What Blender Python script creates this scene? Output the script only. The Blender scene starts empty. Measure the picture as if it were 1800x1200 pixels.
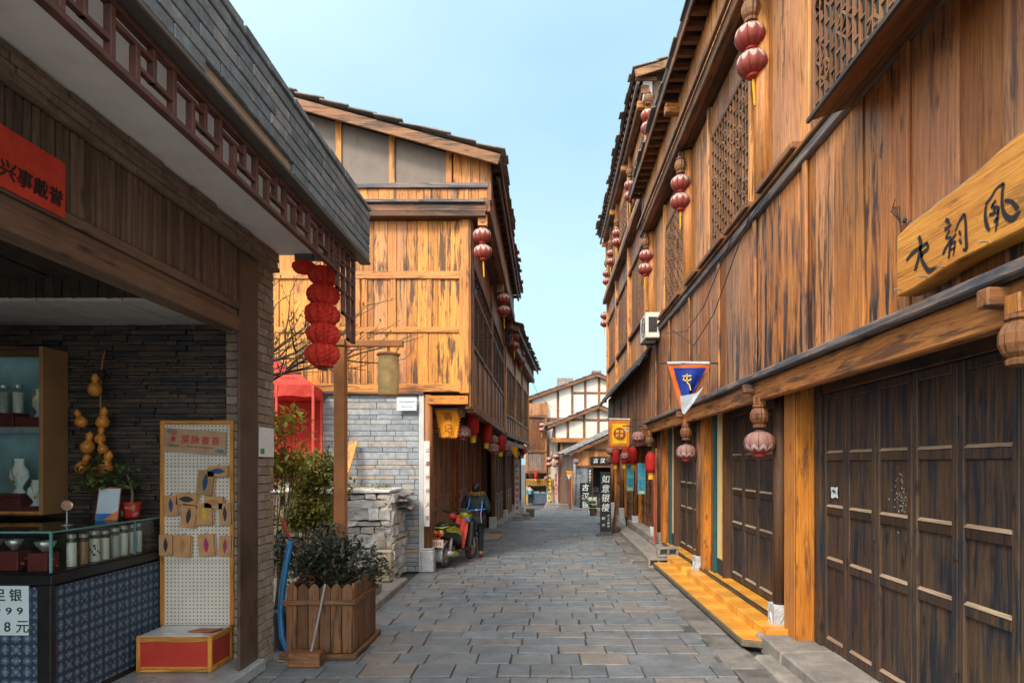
import bpy, bmesh, math, random
from mathutils import Vector, Matrix, noise
R = random.Random(7)
S = bpy.context.scene
COL = S.collection
F = 1100.0
EYE = 2.0
# ------------------------------------------------------------ camera, sky, sun, exposure
cd = bpy.data.cameras.new("camera")
cd.sensor_width = 36; cd.lens = 22.0
cd.shift_x = -60/1800; cd.shift_y = 215/1800
cd.clip_start = 0.05; cd.clip_end = 3000
cam = bpy.data.objects.new("camera", cd); COL.objects.link(cam)
cam.location = (0, 0, EYE); cam.rotation_euler = (math.pi/2, 0, 0)
S.camera = cam
SUN_EL, SUN_ROT = math.radians(42), math.radians(205)     # high, behind the camera and to the left
w = bpy.data.worlds.new("World"); S.world = w; w.use_nodes = True
nt = w.node_tree; nt.nodes.clear()
sk = nt.nodes.new("ShaderNodeTexSky"); sk.sky_type = 'NISHITA'; sk.sun_disc = False
sk.sun_elevation = SUN_EL; sk.sun_rotation = SUN_ROT; sk.air_density = 1.0; sk.dust_density = 2.0; sk.ozone_density = 2.0
b1 = nt.nodes.new("ShaderNodeBackground"); b1.inputs[1].default_value = 0.05
nt.links.new(sk.outputs[0], b1.inputs[0])
# thin bright overcast: a veil of soft cloud over the sky
tc = nt.nodes.new("ShaderNodeTexCoord"); mp = nt.nodes.new("ShaderNodeMapping"); mp.inputs['Scale'].default_value = (1.0, 1.0, 2.2)
ns = nt.nodes.new("ShaderNodeTexNoise"); ns.inputs['Scale'].default_value = 1.3; ns.inputs['Detail'].default_value = 4; ns.inputs['Roughness'].default_value = .45
rp = nt.nodes.new("ShaderNodeValToRGB")
rp.color_ramp.elements[0].position = .36; rp.color_ramp.elements[0].color = (.27, .54, .665, 1)
rp.color_ramp.elements[1].position = .64; rp.color_ramp.elements[1].color = (.51, .76, .83, 1)
b2 = nt.nodes.new("ShaderNodeBackground"); b2.inputs[1].default_value = 0.80
ad = nt.nodes.new("ShaderNodeAddShader"); wo = nt.nodes.new("ShaderNodeOutputWorld")
L = nt.links.new
L(tc.outputs['Generated'], mp.inputs[0]); L(mp.outputs[0], ns.inputs[0]); L(ns.outputs[0], rp.inputs[0]); L(rp.outputs[0], b2.inputs[0])
# the cloud veil is brighter and whiter round the veiled sun and overhead
dt = nt.nodes.new("ShaderNodeVectorMath"); dt.operation = 'DOT_PRODUCT'
dt.inputs[1].default_value = (math.sin(SUN_ROT)*math.cos(SUN_EL), math.cos(SUN_ROT)*math.cos(SUN_EL), math.sin(SUN_EL))
L(tc.outputs['Generated'], dt.inputs[0])
m1 = nt.nodes.new("ShaderNodeMath"); m1.operation = 'MULTIPLY_ADD'; m1.inputs[1].default_value = .5; m1.inputs[2].default_value = .5; m1.use_clamp = True
m2 = nt.nodes.new("ShaderNodeMath"); m2.operation = 'POWER'; m2.inputs[1].default_value = 3.5
m3 = nt.nodes.new("ShaderNodeMath"); m3.operation = 'MULTIPLY'; m3.inputs[1].default_value = 2.7
b3 = nt.nodes.new("ShaderNodeBackground"); b3.inputs[0].default_value = (1.0, .90, .78, 1); ad2 = nt.nodes.new("ShaderNodeAddShader")
L(dt.outputs['Value'], m1.inputs[0]); L(m1.outputs[0], m2.inputs[0]); L(m2.outputs[0], m3.inputs[0]); L(m3.outputs[0], b3.inputs[1])
L(b1.outputs[0], ad.inputs[0]); L(b2.outputs[0], ad.inputs[1]); L(ad.outputs[0], ad2.inputs[0]); L(b3.outputs[0], ad2.inputs[1]); L(ad2.outputs[0], wo.inputs[0])
sl = bpy.data.lights.new("sun", 'SUN'); sl.energy = 2.9; sl.angle = math.radians(14); sl.color = (1.0, .87, .70)
sun = bpy.data.objects.new("sun", sl); COL.objects.link(sun)
# light comes from azimuth: x = sin(rot), y = cos(rot)
sd = Vector((math.sin(SUN_ROT)*math.cos(SUN_EL), math.cos(SUN_ROT)*math.cos(SUN_EL), math.sin(SUN_EL)))
sun.rotation_euler = sd.to_track_quat('Z', 'Y').to_euler(); sun.location = (0, 0, 30)
S.view_settings.view_transform = 'Standard'; S.view_settings.look = 'None'
S.view_settings.exposure = 0.35; S.view_settings.gamma = 1.0
S.render.engine = 'CYCLES'
try:
    S.cycles.use_denoising = True; S.cycles.max_bounces = 7; S.cycles.diffuse_bounces = 4
    S.cycles.transparent_max_bounces = 32
except Exception: pass

# ------------------------------------------------------------ helpers
class MB:
    def __init__(s): s.v = []; s.f = []
    def add(s, vs, fs):
        n = len(s.v); s.v += [tuple(v) for v in vs]; s.f += [tuple(i+n for i in f) for f in fs]; return s
    def box(s, x0, x1, y0, y1, z0, z1):
        if x0 > x1: x0, x1 = x1, x0
        if y0 > y1: y0, y1 = y1, y0
        if z0 > z1: z0, z1 = z1, z0
        return s.add([(x0,y0,z0),(x1,y0,z0),(x1,y1,z0),(x0,y1,z0),(x0,y0,z1),(x1,y0,z1),(x1,y1,z1),(x0,y1,z1)],
                     [(0,3,2,1),(4,5,6,7),(0,1,5,4),(1,2,6,5),(2,3,7,6),(3,0,4,7)])
    def jbox(s, x0, x1, y0, y1, z0, z1, j=.008):
        n = len(s.v); s.box(x0,x1,y0,y1,z0,z1)
        for i in range(n, len(s.v)):
            s.v[i] = tuple(c + R.uniform(-j, j) for c in s.v[i])
        return s
    def obox(s, c, ax, h):
        c = Vector(c); a, b, d = [Vector(k)*q for k, q in zip(ax, h)]
        P8 = [c-a-b-d, c+a-b-d, c+a+b-d, c-a+b-d, c-a-b+d, c+a-b+d, c+a+b+d, c-a+b+d]
        return s.add(P8, [(0,3,2,1),(4,5,6,7),(0,1,5,4),(1,2,6,5),(2,3,7,6),(3,0,4,7)])
    def bar(s, p, q, wd, ht=None, up=(0,0,1)):
        p = Vector(p); q = Vector(q); d = q-p; ln = d.length
        if ln < 1e-6: return s
        d = d/ln; up = Vector(up); sd_ = d.cross(up)
        if sd_.length < 1e-3: sd_ = d.cross(Vector((1,0,0)))
        sd_.normalize(); u = sd_.cross(d)
        return s.obox((p+q)/2, (d, sd_, u), (ln/2, wd/2, (ht or wd)/2))
    def tube(s, pts, rad, n=8, cap=True):
        pts = [Vector(p) for p in pts]; k = len(pts)
        if not hasattr(rad, '__len__'): rad = [rad]*k
        base = len(s.v); prev = None
        for i, p in enumerate(pts):
            d = (pts[min(i+1,k-1)] - pts[max(i-1,0)]).normalized()
            if prev is None:
                a = d.cross(Vector((0,0,1)))
                if a.length < 1e-3: a = d.cross(Vector((1,0,0)))
            else:
                a = prev - d*prev.dot(d)
                if a.length < 1e-4: a = d.cross(Vector((1,0,0)))
            a.normalize(); prev = a; b = d.cross(a)
            for j in range(n):
                t = 2*math.pi*j/n
                s.v.append(tuple(p + (a*math.cos(t)+b*math.sin(t))*rad[i]))
        for i in range(k-1):
            for j in range(n):
                s.f.append((base+i*n+j, base+i*n+(j+1)%n, base+(i+1)*n+(j+1)%n, base+(i+1)*n+j))
        if cap:
            s.f.append(tuple(base+j for j in reversed(range(n)))); s.f.append(tuple(base+(k-1)*n+j for j in range(n)))
        return s
    def lathe(s, c, prof, n=16, lobes=0, amp=0.0, cap=True, sx=1.0, sy=1.0):
        base = len(s.v); k = len(prof)
        for (r, z) in prof:
            for j in range(n):
                t = 2*math.pi*j/n
                q = r*(1 - amp + amp*abs(math.sin(lobes*t/2))) if lobes else r
                s.v.append((c[0]+q*math.cos(t)*sx, c[1]+q*math.sin(t)*sy, c[2]+z))
        for i in range(k-1):
            for j in range(n):
                s.f.append((base+i*n+j, base+i*n+(j+1)%n, base+(i+1)*n+(j+1)%n, base+(i+1)*n+j))
        if cap:
            s.f.append(tuple(base+j for j in reversed(range(n)))); s.f.append(tuple(base+(k-1)*n+j for j in range(n)))
        return s
    def prism(s, poly, d):
        """poly: 3-D points of a planar outline; d: thickness vector"""
        n = len(poly); d = Vector(d)
        vs = [Vector(p) for p in poly] + [Vector(p)+d for p in poly]
        return s.add(vs, [tuple(range(n)), tuple(reversed(range(n, 2*n)))] + [(i, n+i, n+(i+1)%n, (i+1)%n) for i in range(n)])
    def ell(s, c, r, n=12, m=8, rot=None):
        base = len(s.v); c = Vector(c)
        for i in range(m+1):
            ph = -math.pi/2 + math.pi*i/m
            for j in range(n):
                t = 2*math.pi*j/n
                q = Vector((r[0]*math.cos(ph)*math.cos(t), r[1]*math.cos(ph)*math.sin(t), r[2]*math.sin(ph)))
                if rot: q = rot @ q
                s.v.append(tuple(c+q))
        for i in range(m):
            for j in range(n):
                s.f.append((base+i*n+j, base+i*n+(j+1)%n, base+(i+1)*n+(j+1)%n, base+(i+1)*n+j))
        return s
MW = {}
def root_mat(o): return MW.get(o.name, Matrix.Identity(4))
def T(name, label, cat, loc=(0,0,0), rotz=0.0, group=None, tilt=None):
    o = bpy.data.objects.new(name, None); COL.objects.link(o)
    o.empty_display_size = .2
    o.location = loc; o.rotation_euler = tilt if tilt else (0, 0, rotz)
    o['label'] = label; o['category'] = cat
    if group: o['group'] = group
    MW[o.name] = Matrix.Translation(Vector(loc)) @ o.rotation_euler.to_matrix().to_4x4()
    return o
def tag(o, label, cat, group=None):
    o['label'] = label; o['category'] = cat
    if group: o['group'] = group
    return o
def P(name, mb, mat, parent=None, world=False, bevel=0, smooth=False, label=None, loc=None, seg=1):
    me = bpy.data.meshes.new(name)
    vs = mb.v
    if parent is not None and world:
        M = root_mat(parent).inverted(); vs = [M @ Vector(v) for v in vs]
    if loc is not None:
        l = Vector(loc); vs = [Vector(v) for v in vs]
    me.from_pydata([tuple(v) for v in vs], [], mb.f); me.validate(); me.update()
    if mat: me.materials.append(mat)
    bm = bmesh.new(); bm.from_mesh(me); bmesh.ops.recalc_face_normals(bm, faces=bm.faces); bm.to_mesh(me); bm.free()
    o = bpy.data.objects.new(name, me); COL.objects.link(o)
    if parent is not None: o.parent = parent
    if loc is not None: o.location = loc
    MW[o.name] = (root_mat(parent) if parent is not None else Matrix.Identity(4)) @ Matrix.Translation(Vector(loc) if loc is not None else Vector((0,0,0)))
    if bevel:
        md = o.modifiers.new("bevel", 'BEVEL'); md.width = bevel; md.segments = seg; md.limit_method = 'ANGLE'; md.angle_limit = math.radians(40)
        if hasattr(md, 'harden_normals'): md.harden_normals = False
    if smooth:
        for p in me.polygons: p.use_smooth = True
    if label: o['label'] = label
    return o
def solo(name, mb, mat, label, cat, loc=(0,0,0), group=None, **k):
    """a thing that is one mesh; mb in world coordinates"""
    l = Vector(loc); mb.v = [tuple(Vector(v)-l) for v in mb.v]
    o = P(name, mb, mat, None, loc=loc, **k)
    return tag(o, label, cat, group)
def struct(name, mb, mat, **k):
    o = P(name, mb, mat, None, **k); o['kind'] = 'structure'; return o
def dup(root, loc, rotz=None, label=None, scale=None, group=None):
    r = root.copy(); COL.objects.link(r); r.location = loc
    if rotz is not None: r.rotation_euler = (0, 0, rotz)
    if scale: r.scale = (scale,)*3
    if label: r['label'] = label
    if group: r['group'] = group
    def rec(a, b):
        for ch in a.children:
            c = ch.copy(); COL.objects.link(c); c.parent = b; rec(ch, c)
    rec(root, r)
    return r
def gz(y): return 0.0 if y < 17 else -(y-17)*.035
def at(px, py, Y): return Vector(((px-960)*Y/F, Y, EYE+(815-py)*Y/F))
def onX(px, py, X):
    Y = X*F/(px-960); return Vector((X, Y, EYE+(815-py)*Y/F))
def skin(vs, es, rad, lv=2):
    me = bpy.data.meshes.new('tmp'); me.from_pydata([tuple(v) for v in vs], es, [])
    o = bpy.data.objects.new('tmp', me); COL.objects.link(o)
    o.modifiers.new('s', 'SKIN'); m2 = o.modifiers.new('d', 'SUBSURF'); m2.levels = lv; m2.render_levels = lv
    for i, r in enumerate(rad):
        d = me.skin_vertices[0].data[i]; d.radius = (r, r) if not hasattr(r, '__len__') else r; d.use_root = (i == 0)
    dg = bpy.context.evaluated_depsgraph_get(); dg.update()
    m = bpy.data.meshes.new_from_object(o.evaluated_get(dg), depsgraph=dg)
    mb = MB(); mb.add([v.co for v in m.vertices], [tuple(p.vertices) for p in m.polygons])
    bpy.data.objects.remove(o); bpy.data.meshes.remove(me); bpy.data.meshes.remove(m)
    return mb
# lettering: glyph outlines from the built-in font
_gl = {}
_fc = bpy.data.curves.new('glyph', 'FONT'); _fo = bpy.data.objects.new('glyph', _fc); COL.objects.link(_fo)
def glyph(ch, bold):
    k = (ch, bold)
    if k not in _gl:
        _fc.body = ch; _fc.size = 1; _fc.offset = bold; _fc.resolution_u = 3; _fc.extrude = .02
        dg = bpy.context.evaluated_depsgraph_get(); dg.update()
        m = bpy.data.meshes.new_from_object(_fo.evaluated_get(dg), depsgraph=dg)
        _gl[k] = ([tuple(v.co) for v in m.vertices], [tuple(p.vertices) for p in m.polygons]); bpy.data.meshes.remove(m)
    return _gl[k]
def write(mb, s, c, xd, yd, size, step=None, bold=.015, slant=0.0, vertical=False, wide=1.0):
    """characters of s centred on c; xd, yd: writing directions; size: glyph height"""
    xd = Vector(xd).normalized(); yd = Vector(yd).normalized(); zd = xd.cross(yd); c = Vector(c); step = step or size*1.08
    n = len(s)
    for i, ch in enumerate(s):
        if ch == ' ': continue
        o = c + ((-yd)*(i-(n-1)/2)*step if vertical else xd*(i-(n-1)/2)*step)
        vs, fs = glyph(ch, bold)
        if not vs: continue
        xs = [v[0] for v in vs]; ys = [v[1] for v in vs]; cx = (min(xs)+max(xs))/2; cy = (min(ys)+max(ys))/2
        mb.add([o + xd*((v[0]-cx)+slant*(v[1]-cy))*size*wide + yd*(v[1]-cy)*size + zd*v[2]*.05 for v in vs], fs)
    return mb
def brush(mb, pts, wds, nrm, sub=5):
    """a tapered brush stroke laid on a surface with normal nrm"""
    pts = [Vector(p) for p in pts]; n = len(pts); out = []; ws = []
    for i in range(n-1):
        p0, p1, p2, p3 = pts[max(i-1,0)], pts[i], pts[i+1], pts[min(i+2,n-1)]
        for j in range(sub):
            t = j/sub
            out.append(.5*((2*p1)+(p2-p0)*t+(2*p0-5*p1+4*p2-p3)*t*t+(3*p1-p0-3*p2+p3)*t**3)); ws.append(wds[i]*(1-t)+wds[i+1]*t)
    out.append(pts[-1]); ws.append(wds[-1]); nrm = Vector(nrm); b = len(mb.v)
    for i, p in enumerate(out):
        d = (out[min(i+1,len(out)-1)]-out[max(i-1,0)]).normalized(); sd_ = d.cross(nrm).normalized()*ws[i]/2
        mb.v += [tuple(p+sd_), tuple(p-sd_)]
    for i in range(len(out)-1): mb.f.append((b+2*i, b+2*i+1, b+2*i+3, b+2*i+2))
    return mb

# ------------------------------------------------------------ materials
MAT = {}
class NT:
    def __init__(s, name):
        s.m = bpy.data.materials.new(name); s.m.use_nodes = True; s.t = s.m.node_tree; s.b = s.t.nodes['Principled BSDF']
    def n(s, kind, **k):
        nd = s.t.nodes.new('ShaderNode'+kind)
        for a, v in k.items():
            if a.startswith('i_'):
                key = a[2:]; key = int(key) if key.isdigit() else key.replace('_', ' ')
                nd.inputs[key].default_value = v
            else: setattr(nd, a, v)
        return nd
    def l(s, a, b): s.t.links.new(a, b)
    def math(s, op, a, b=None, c=None):
        nd = s.t.nodes.new('ShaderNodeMath'); nd.operation = op
        for i, v in enumerate((a, b, c)):
            if v is None: continue
            if hasattr(v, 'links'): s.l(v, nd.inputs[i])
            else: nd.inputs[i].default_value = v
        return nd.outputs[0]
    def ramp(s, fac, *els):
        nd = s.t.nodes.new('ShaderNodeValToRGB'); cr = nd.color_ramp
        while len(cr.elements) < len(els): cr.elements.new(.5)
        for e, (p, c) in zip(cr.elements, els):
            e.position = p; e.color = (*c, 1) if hasattr(c, '__len__') else (c, c, c, 1)
        s.l(fac, nd.inputs[0]); return nd.outputs[0]
    def mix(s, fac, a, b, mode='MIX'):
        nd = s.t.nodes.new('ShaderNodeMix'); nd.data_type = 'RGBA'; nd.blend_type = mode
        for i, v in ((0, fac), (6, a), (7, b)):
            if hasattr(v, 'links'): s.l(v, nd.inputs[i])
            elif i == 0: nd.inputs[0].default_value = v
            else: nd.inputs[i].default_value = (*v, 1)
        return nd.outputs[2]
    def coords(s, scale=(1,1,1), island=True):
        t = s.n('TexCoord').outputs['Object']
        if island:
            g = s.n('NewGeometry').outputs['Random Per Island']
            cm = s.n('CombineXYZ')
            for i, k in enumerate((37.0, 53.0, 71.0)): s.l(s.math('MULTIPLY', g, k), cm.inputs[i])
            va = s.n('VectorMath', operation='ADD'); s.l(t, va.inputs[0]); s.l(cm.outputs[0], va.inputs[1]); t = va.outputs[0]; s.ri = g
        mp_ = s.n('Mapping'); mp_.inputs['Scale'].default_value = scale; s.l(t, mp_.inputs[0]); return mp_.outputs[0]
    def noise(s, vec, scale, detail=4, rough=.55, dist=0.0):
        nd = s.n('TexNoise'); nd.inputs['Scale'].default_value = scale; nd.inputs['Detail'].default_value = detail
        nd.inputs['Roughness'].default_value = rough; nd.inputs['Distortion'].default_value = dist
        s.l(vec, nd.inputs['Vector']); return nd.outputs[0]
    def bump(s, h, strength=.3, dist=.01):
        nd = s.n('Bump'); nd.inputs['Strength'].default_value = strength; nd.inputs['Distance'].default_value = dist
        s.l(h, nd.inputs['Height']); s.l(nd.outputs[0], s.b.inputs['Normal'])
    def done(s, col=None, rough=.6, spec=.4, metal=0.0):
        if col is not None:
            if hasattr(col, 'links'): s.l(col, s.b.inputs['Base Color'])
            else: s.b.inputs['Base Color'].default_value = (*col, 1)
        if hasattr(rough, 'links'): s.l(rough, s.b.inputs['Roughness'])
        else: s.b.inputs['Roughness'].default_value = rough
        s.b.inputs['Specular IOR Level'].default_value = spec; s.b.inputs['Metallic'].default_value = metal
        return s.m
def cached(fn):
    def g(*a, **k):
        key = (fn.__name__, a, tuple(sorted(k.items())))
        if key not in MAT: MAT[key] = fn(*a, **k)
        return MAT[key]
    return g
#            light, dark, stain, stain amount, roughness
TONES = {
 'yellow': ((.63,.26,.040),(.34,.115,.017),(.055,.027,.015),.52,.46),
 'yellowtrim': ((.50,.205,.045),(.28,.105,.022),(.06,.028,.016),.35,.5),
 'amber': ((.60,.265,.078),(.32,.122,.036),(.06,.034,.022),.36,.5),
 'rust': ((.42,.175,.062),(.20,.073,.027),(.038,.036,.045),.52,.52),
 'grey': ((.28,.16,.10),(.14,.08,.05),(.07,.08,.105),.62,.6),
 'porch': ((.36,.145,.04),(.19,.072,.022),(.05,.03,.022),.40,.5),
 'amberdark': ((.58,.228,.054),(.25,.085,.026),(.024,.024,.032),.68,.46),
 'door': ((.34,.14,.05),(.17,.066,.024),(.04,.028,.022),.42,.5),
 'brown': ((.23,.095,.036),(.10,.042,.018),(.028,.025,.025),.45,.55),
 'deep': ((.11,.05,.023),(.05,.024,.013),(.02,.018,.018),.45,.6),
 'dark': ((.098,.056,.030),(.022,.018,.017),(.007,.016,.028),.80,.44),
 'shutter': ((.175,.115,.075),(.115,.074,.049),(.05,.038,.03),.22,.6),
 'fresh': ((.46,.175,.024),(.29,.098,.015),(.09,.036,.016),.34,.45),
 'ledge': ((.21,.16,.14),(.095,.08,.082),(.06,.07,.09),.55,.6),
 'planter': ((.20,.088,.034),(.11,.045,.018),(.045,.032,.021),.45,.6),
 'board': ((.54,.25,.042),(.33,.125,.022),(.16,.07,.02),.30,.45),
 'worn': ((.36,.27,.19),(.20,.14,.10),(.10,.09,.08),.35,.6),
 'redlac': ((.22,.045,.03),(.10,.02,.015),(.03,.015,.012),.35,.5),
 'lath': ((.26,.125,.052),(.14,.06,.026),(.05,.032,.024),.35,.55),
}
@cached
def wood(tone, ax='z', sc=1.0):
    lt, dk, st, amt, rg = TONES[tone]
    s = NT('wood_'+tone+'_'+ax)
    def stretch(al, ac):
        k = [ac]*3; k['xyz'.index(ax)] = al; return tuple(c*sc for c in k)
    g1 = s.noise(s.coords(stretch(1.3, 42)), 1.0, 7, .66, .35)
    ri = s.ri
    g2 = s.noise(s.coords(stretch(1.1, 13)), 1.0, 6, .70, .5)
    g3 = s.noise(s.coords(stretch(2.2, 13)), 1.0, 4, .6, .3)
    col = s.ramp(g1, (.30, dk), (.52, tuple((a*.55+b*.45) for a, b in zip(lt, dk))), (.74, lt))
    gf = s.noise(s.coords(stretch(5, 170)), 1.0, 3, .6); col = s.mix(1.0, col, s.ramp(gf, (.32, .70), (.5, 1.0), (.68, 1.22)), 'MULTIPLY')
    # honey and reddish patches, metres wide
    hz = s.noise(s.coords((.9,.9,.55), False), 1.0, 4, .6)
    col = s.mix(1.0, col, s.ramp(hz, (.34, (.86,.74,.72)), (.5, (1,1,1)), (.66, (1.18,1.2,1.05))), 'MULTIPLY')
    tint = s.ramp(ri, (0, .62), (.5, 1.0), (1, 1.28))
    col = s.mix(1.0, col, tint, 'MULTIPLY')
    lo = .61 - amt*.18
    # weathering comes and goes over metres, and from board to board
    wz = s.noise(s.coords((.6,.6,.6), False), 1.0, 3, .6)
    g2w = s.math('ADD', g2, s.math('MULTIPLY', s.math('SUBTRACT', wz, .5), .35))
    g2w = s.math('ADD', g2w, s.math('MULTIPLY', s.math('SUBTRACT', s.math('FRACT', s.math('MULTIPLY', ri, 13.7)), .5), .07))
    # every fourth board or so has greyed
    gb = s.ramp(s.math('FRACT', s.math('MULTIPLY', ri, 7.31)), (.70, 0.0), (.82, {'rust':.38,'grey':.4,'ledge':.4,'dark':.1,'deep':.1}.get(tone, .20)))
    col = s.mix(gb, col, tuple(sum(lt)/3*k for k in (1.0,.78,.62)))
    sm = s.ramp(g2w, (lo, 0.0), (lo+(.16 if tone == 'dark' else .09), 1.0))
    pm = s.ramp(s.math('ADD', wz, s.math('MULTIPLY', s.math('SUBTRACT', s.math('FRACT', s.math('MULTIPLY', ri, 29.3)), .5), .38)), (.36, .70 if tone == 'dark' else .34), (.58, 1.0))   # some boards stay clean
    sm2 = s.math('MULTIPLY', s.math('MULTIPLY', sm, pm), min(1.0, .62+amt*.6))
    col = s.mix(sm2, col, st)
    # knots
    vv = s.n('TexVoronoi'); vv.inputs['Scale'].default_value = 1.0; s.l(s.coords(stretch(2.0, 5.5)), vv.inputs['Vector'])
    kn = s.ramp(vv.outputs['Distance'], (.05, 1.0), (.16, 0.0))
    col = s.mix(s.math('MULTIPLY', kn, .75), col, tuple(c*.30 for c in dk))
    # dark blotches and hairline splits
    g5 = s.noise(s.coords(stretch(4.5, 15)), 1.0, 5, .65); col = s.mix(s.math('MULTIPLY', s.math('MULTIPLY', s.ramp(g5, (.60, 0.0), (.68, 1.0)), pm), .4+amt*.7), col, tuple(c*.7 for c in st))
    g6 = s.noise(s.coords(stretch(.9, 70)), 1.0, 3, .5); col = s.mix(s.math('MULTIPLY', s.ramp(g6, (.64, 0.0), (.70, 1.0)), .6), col, tuple(c*.25 for c in dk))
    # dark run marks
    col = s.mix(s.math('MULTIPLY', s.math('MULTIPLY', s.ramp(g3, (.60, 0.0), (.72, 1.0)), pm), .30+amt*.5), col, tuple(c*.45 for c in st))
    s.bump(s.math('ADD', g1, s.math('MULTIPLY', kn, -.4)), .45, .006)
    return s.done(col, s.ramp(g2, (.3, rg-.10), (.7, min(1, rg+.18))), .35)
@cached
def stone(name, cols, rough=.8, bs=.6, nscale=9.0, dirt=(.10,.09,.08), dirt_amt=.45, bd=.02):
    s = NT(name)
    v = s.coords((1,1,1)); ri = s.ri
    els = [(i/max(1,len(cols)-1), c) for i, c in enumerate(cols)]
    col = s.ramp(ri, *els)
    n1 = s.noise(v, nscale, 8, .65); n2 = s.noise(v, 2.3, 4, .6); n3 = s.noise(v, 60, 3, .6)
    col = s.mix(1.0, col, s.ramp(n1, (.25, .58), (.75, 1.22)), 'MULTIPLY')
    col = s.mix(s.math('MULTIPLY', s.ramp(n2, (.50, 0.0), (.72, 1.0)), dirt_amt), col, dirt)
    col = s.mix(1.0, col, s.ramp(n3, (.3, .8), (.7, 1.12)), 'MULTIPLY')
    s.bump(s.math('ADD', n1, s.math('MULTIPLY', n3, .25)), bs, bd)
    return s.done(col, s.ramp(n2, (.3, rough-.1), (.7, min(1, rough+.1))), .35)
@cached
def plain(name, c, rough=.6, spec=.4, metal=0.0, var=.25, sc=7.0, bump=.0):
    s = NT(name)
    v = s.coords((1,1,1)); n1 = s.noise(v, sc, 6, .6)
    col = s.mix(1.0, c, s.ramp(n1, (.3, 1-var), (.7, 1+var*.6)), 'MULTIPLY')
    if bump: s.bump(s.noise(v, sc*3, 5, .6), bump, .01)
    return s.done(col, s.ramp(n1, (.3, max(.02, rough-.08)), (.7, min(1, rough+.08))), spec, metal)
@cached
def plaster(name, c, stain, amt=.4):
    s = NT(name); v = s.coords((1,1,1), False)
    n1 = s.noise(v, 3.0, 8, .65); n2 = s.noise(s.coords((3,3,.5), False), 1.4, 5, .6); n3 = s.noise(v, 40, 3, .5)
    col = s.mix(s.math('MULTIPLY', s.ramp(n1, (.45, 0.0), (.75, 1.0)), amt), c, stain)
    col = s.mix(s.math('MULTIPLY', s.ramp(n2, (.52, 0.0), (.75, 1.0)), amt), col, stain)
    s.bump(s.math('ADD', n1, s.math('MULTIPLY', n3, .3)), .35, .008)
    return s.done(col, .85, .25)
@cached
def glass(name='clear_glass', tint=(.94,.975,.97)):
    s = NT(name); t = s.t
    out = [n for n in t.nodes if n.type == 'OUTPUT_MATERIAL'][0]
    tr = s.n('BsdfTransparent'); tr.inputs[0].default_value = (*tint, 1)
    gl = s.n('BsdfGlossy'); gl.inputs['Roughness'].default_value = .02
    lw = s.n('LayerWeight'); lw.inputs[0].default_value = .5
    fr = s.n('Math', operation='MULTIPLY_ADD'); s.l(s.math('POWER', lw.outputs['Facing'], 5.0), fr.inputs[0]); fr.inputs[1].default_value = .7; fr.inputs[2].default_value = .035
    mx = s.n('MixShader'); s.l(fr.outputs[0], mx.inputs[0]); s.l(tr.outputs[0], mx.inputs[1]); s.l(gl.outputs[0], mx.inputs[2])
    s.l(mx.outputs[0], out.inputs[0]); return s.m
@cached
def cloth(name, c, rough=.75, trans=.25, var=.2):
    """thin cloth or paper that lets some light through"""
    s = NT(name); v = s.coords((1,1,1)); n1 = s.noise(v, 9, 5, .6)
    col = s.mix(1.0, c, s.ramp(n1, (.3, 1-var), (.7, 1+var*.5)), 'MULTIPLY')
    m = s.done(col, rough, .2)
    out = [n for n in s.t.nodes if n.type == 'OUTPUT_MATERIAL'][0]
    tl = s.n('BsdfTranslucent'); s.l(col, tl.inputs[0])
    mx = s.n('MixShader'); mx.inputs[0].default_value = trans
    s.l(s.b.outputs[0], mx.inputs[1]); s.l(tl.outputs[0], mx.inputs[2]); s.l(mx.outputs[0], out.inputs[0])
    return m
@cached
def leafmat(name, c1, c2, c3=None):
    s = NT(name); ri = s.n('NewGeometry').outputs['Random Per Island']
    els = [(0, c1), (.6, c2)] + ([(1, c3)] if c3 else [])
    col = s.ramp(ri, *els)
    m = s.done(col, .42, .45)
    out = [n for n in s.t.nodes if n.type == 'OUTPUT_MATERIAL'][0]
    tl = s.n('BsdfTranslucent'); s.l(col, tl.inputs[0])
    mx = s.n('MixShader'); mx.inputs[0].default_value = .3
    s.l(s.b.outputs[0], mx.inputs[1]); s.l(tl.outputs[0], mx.inputs[2]); s.l(mx.outputs[0], out.inputs[0])
    return m
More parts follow.
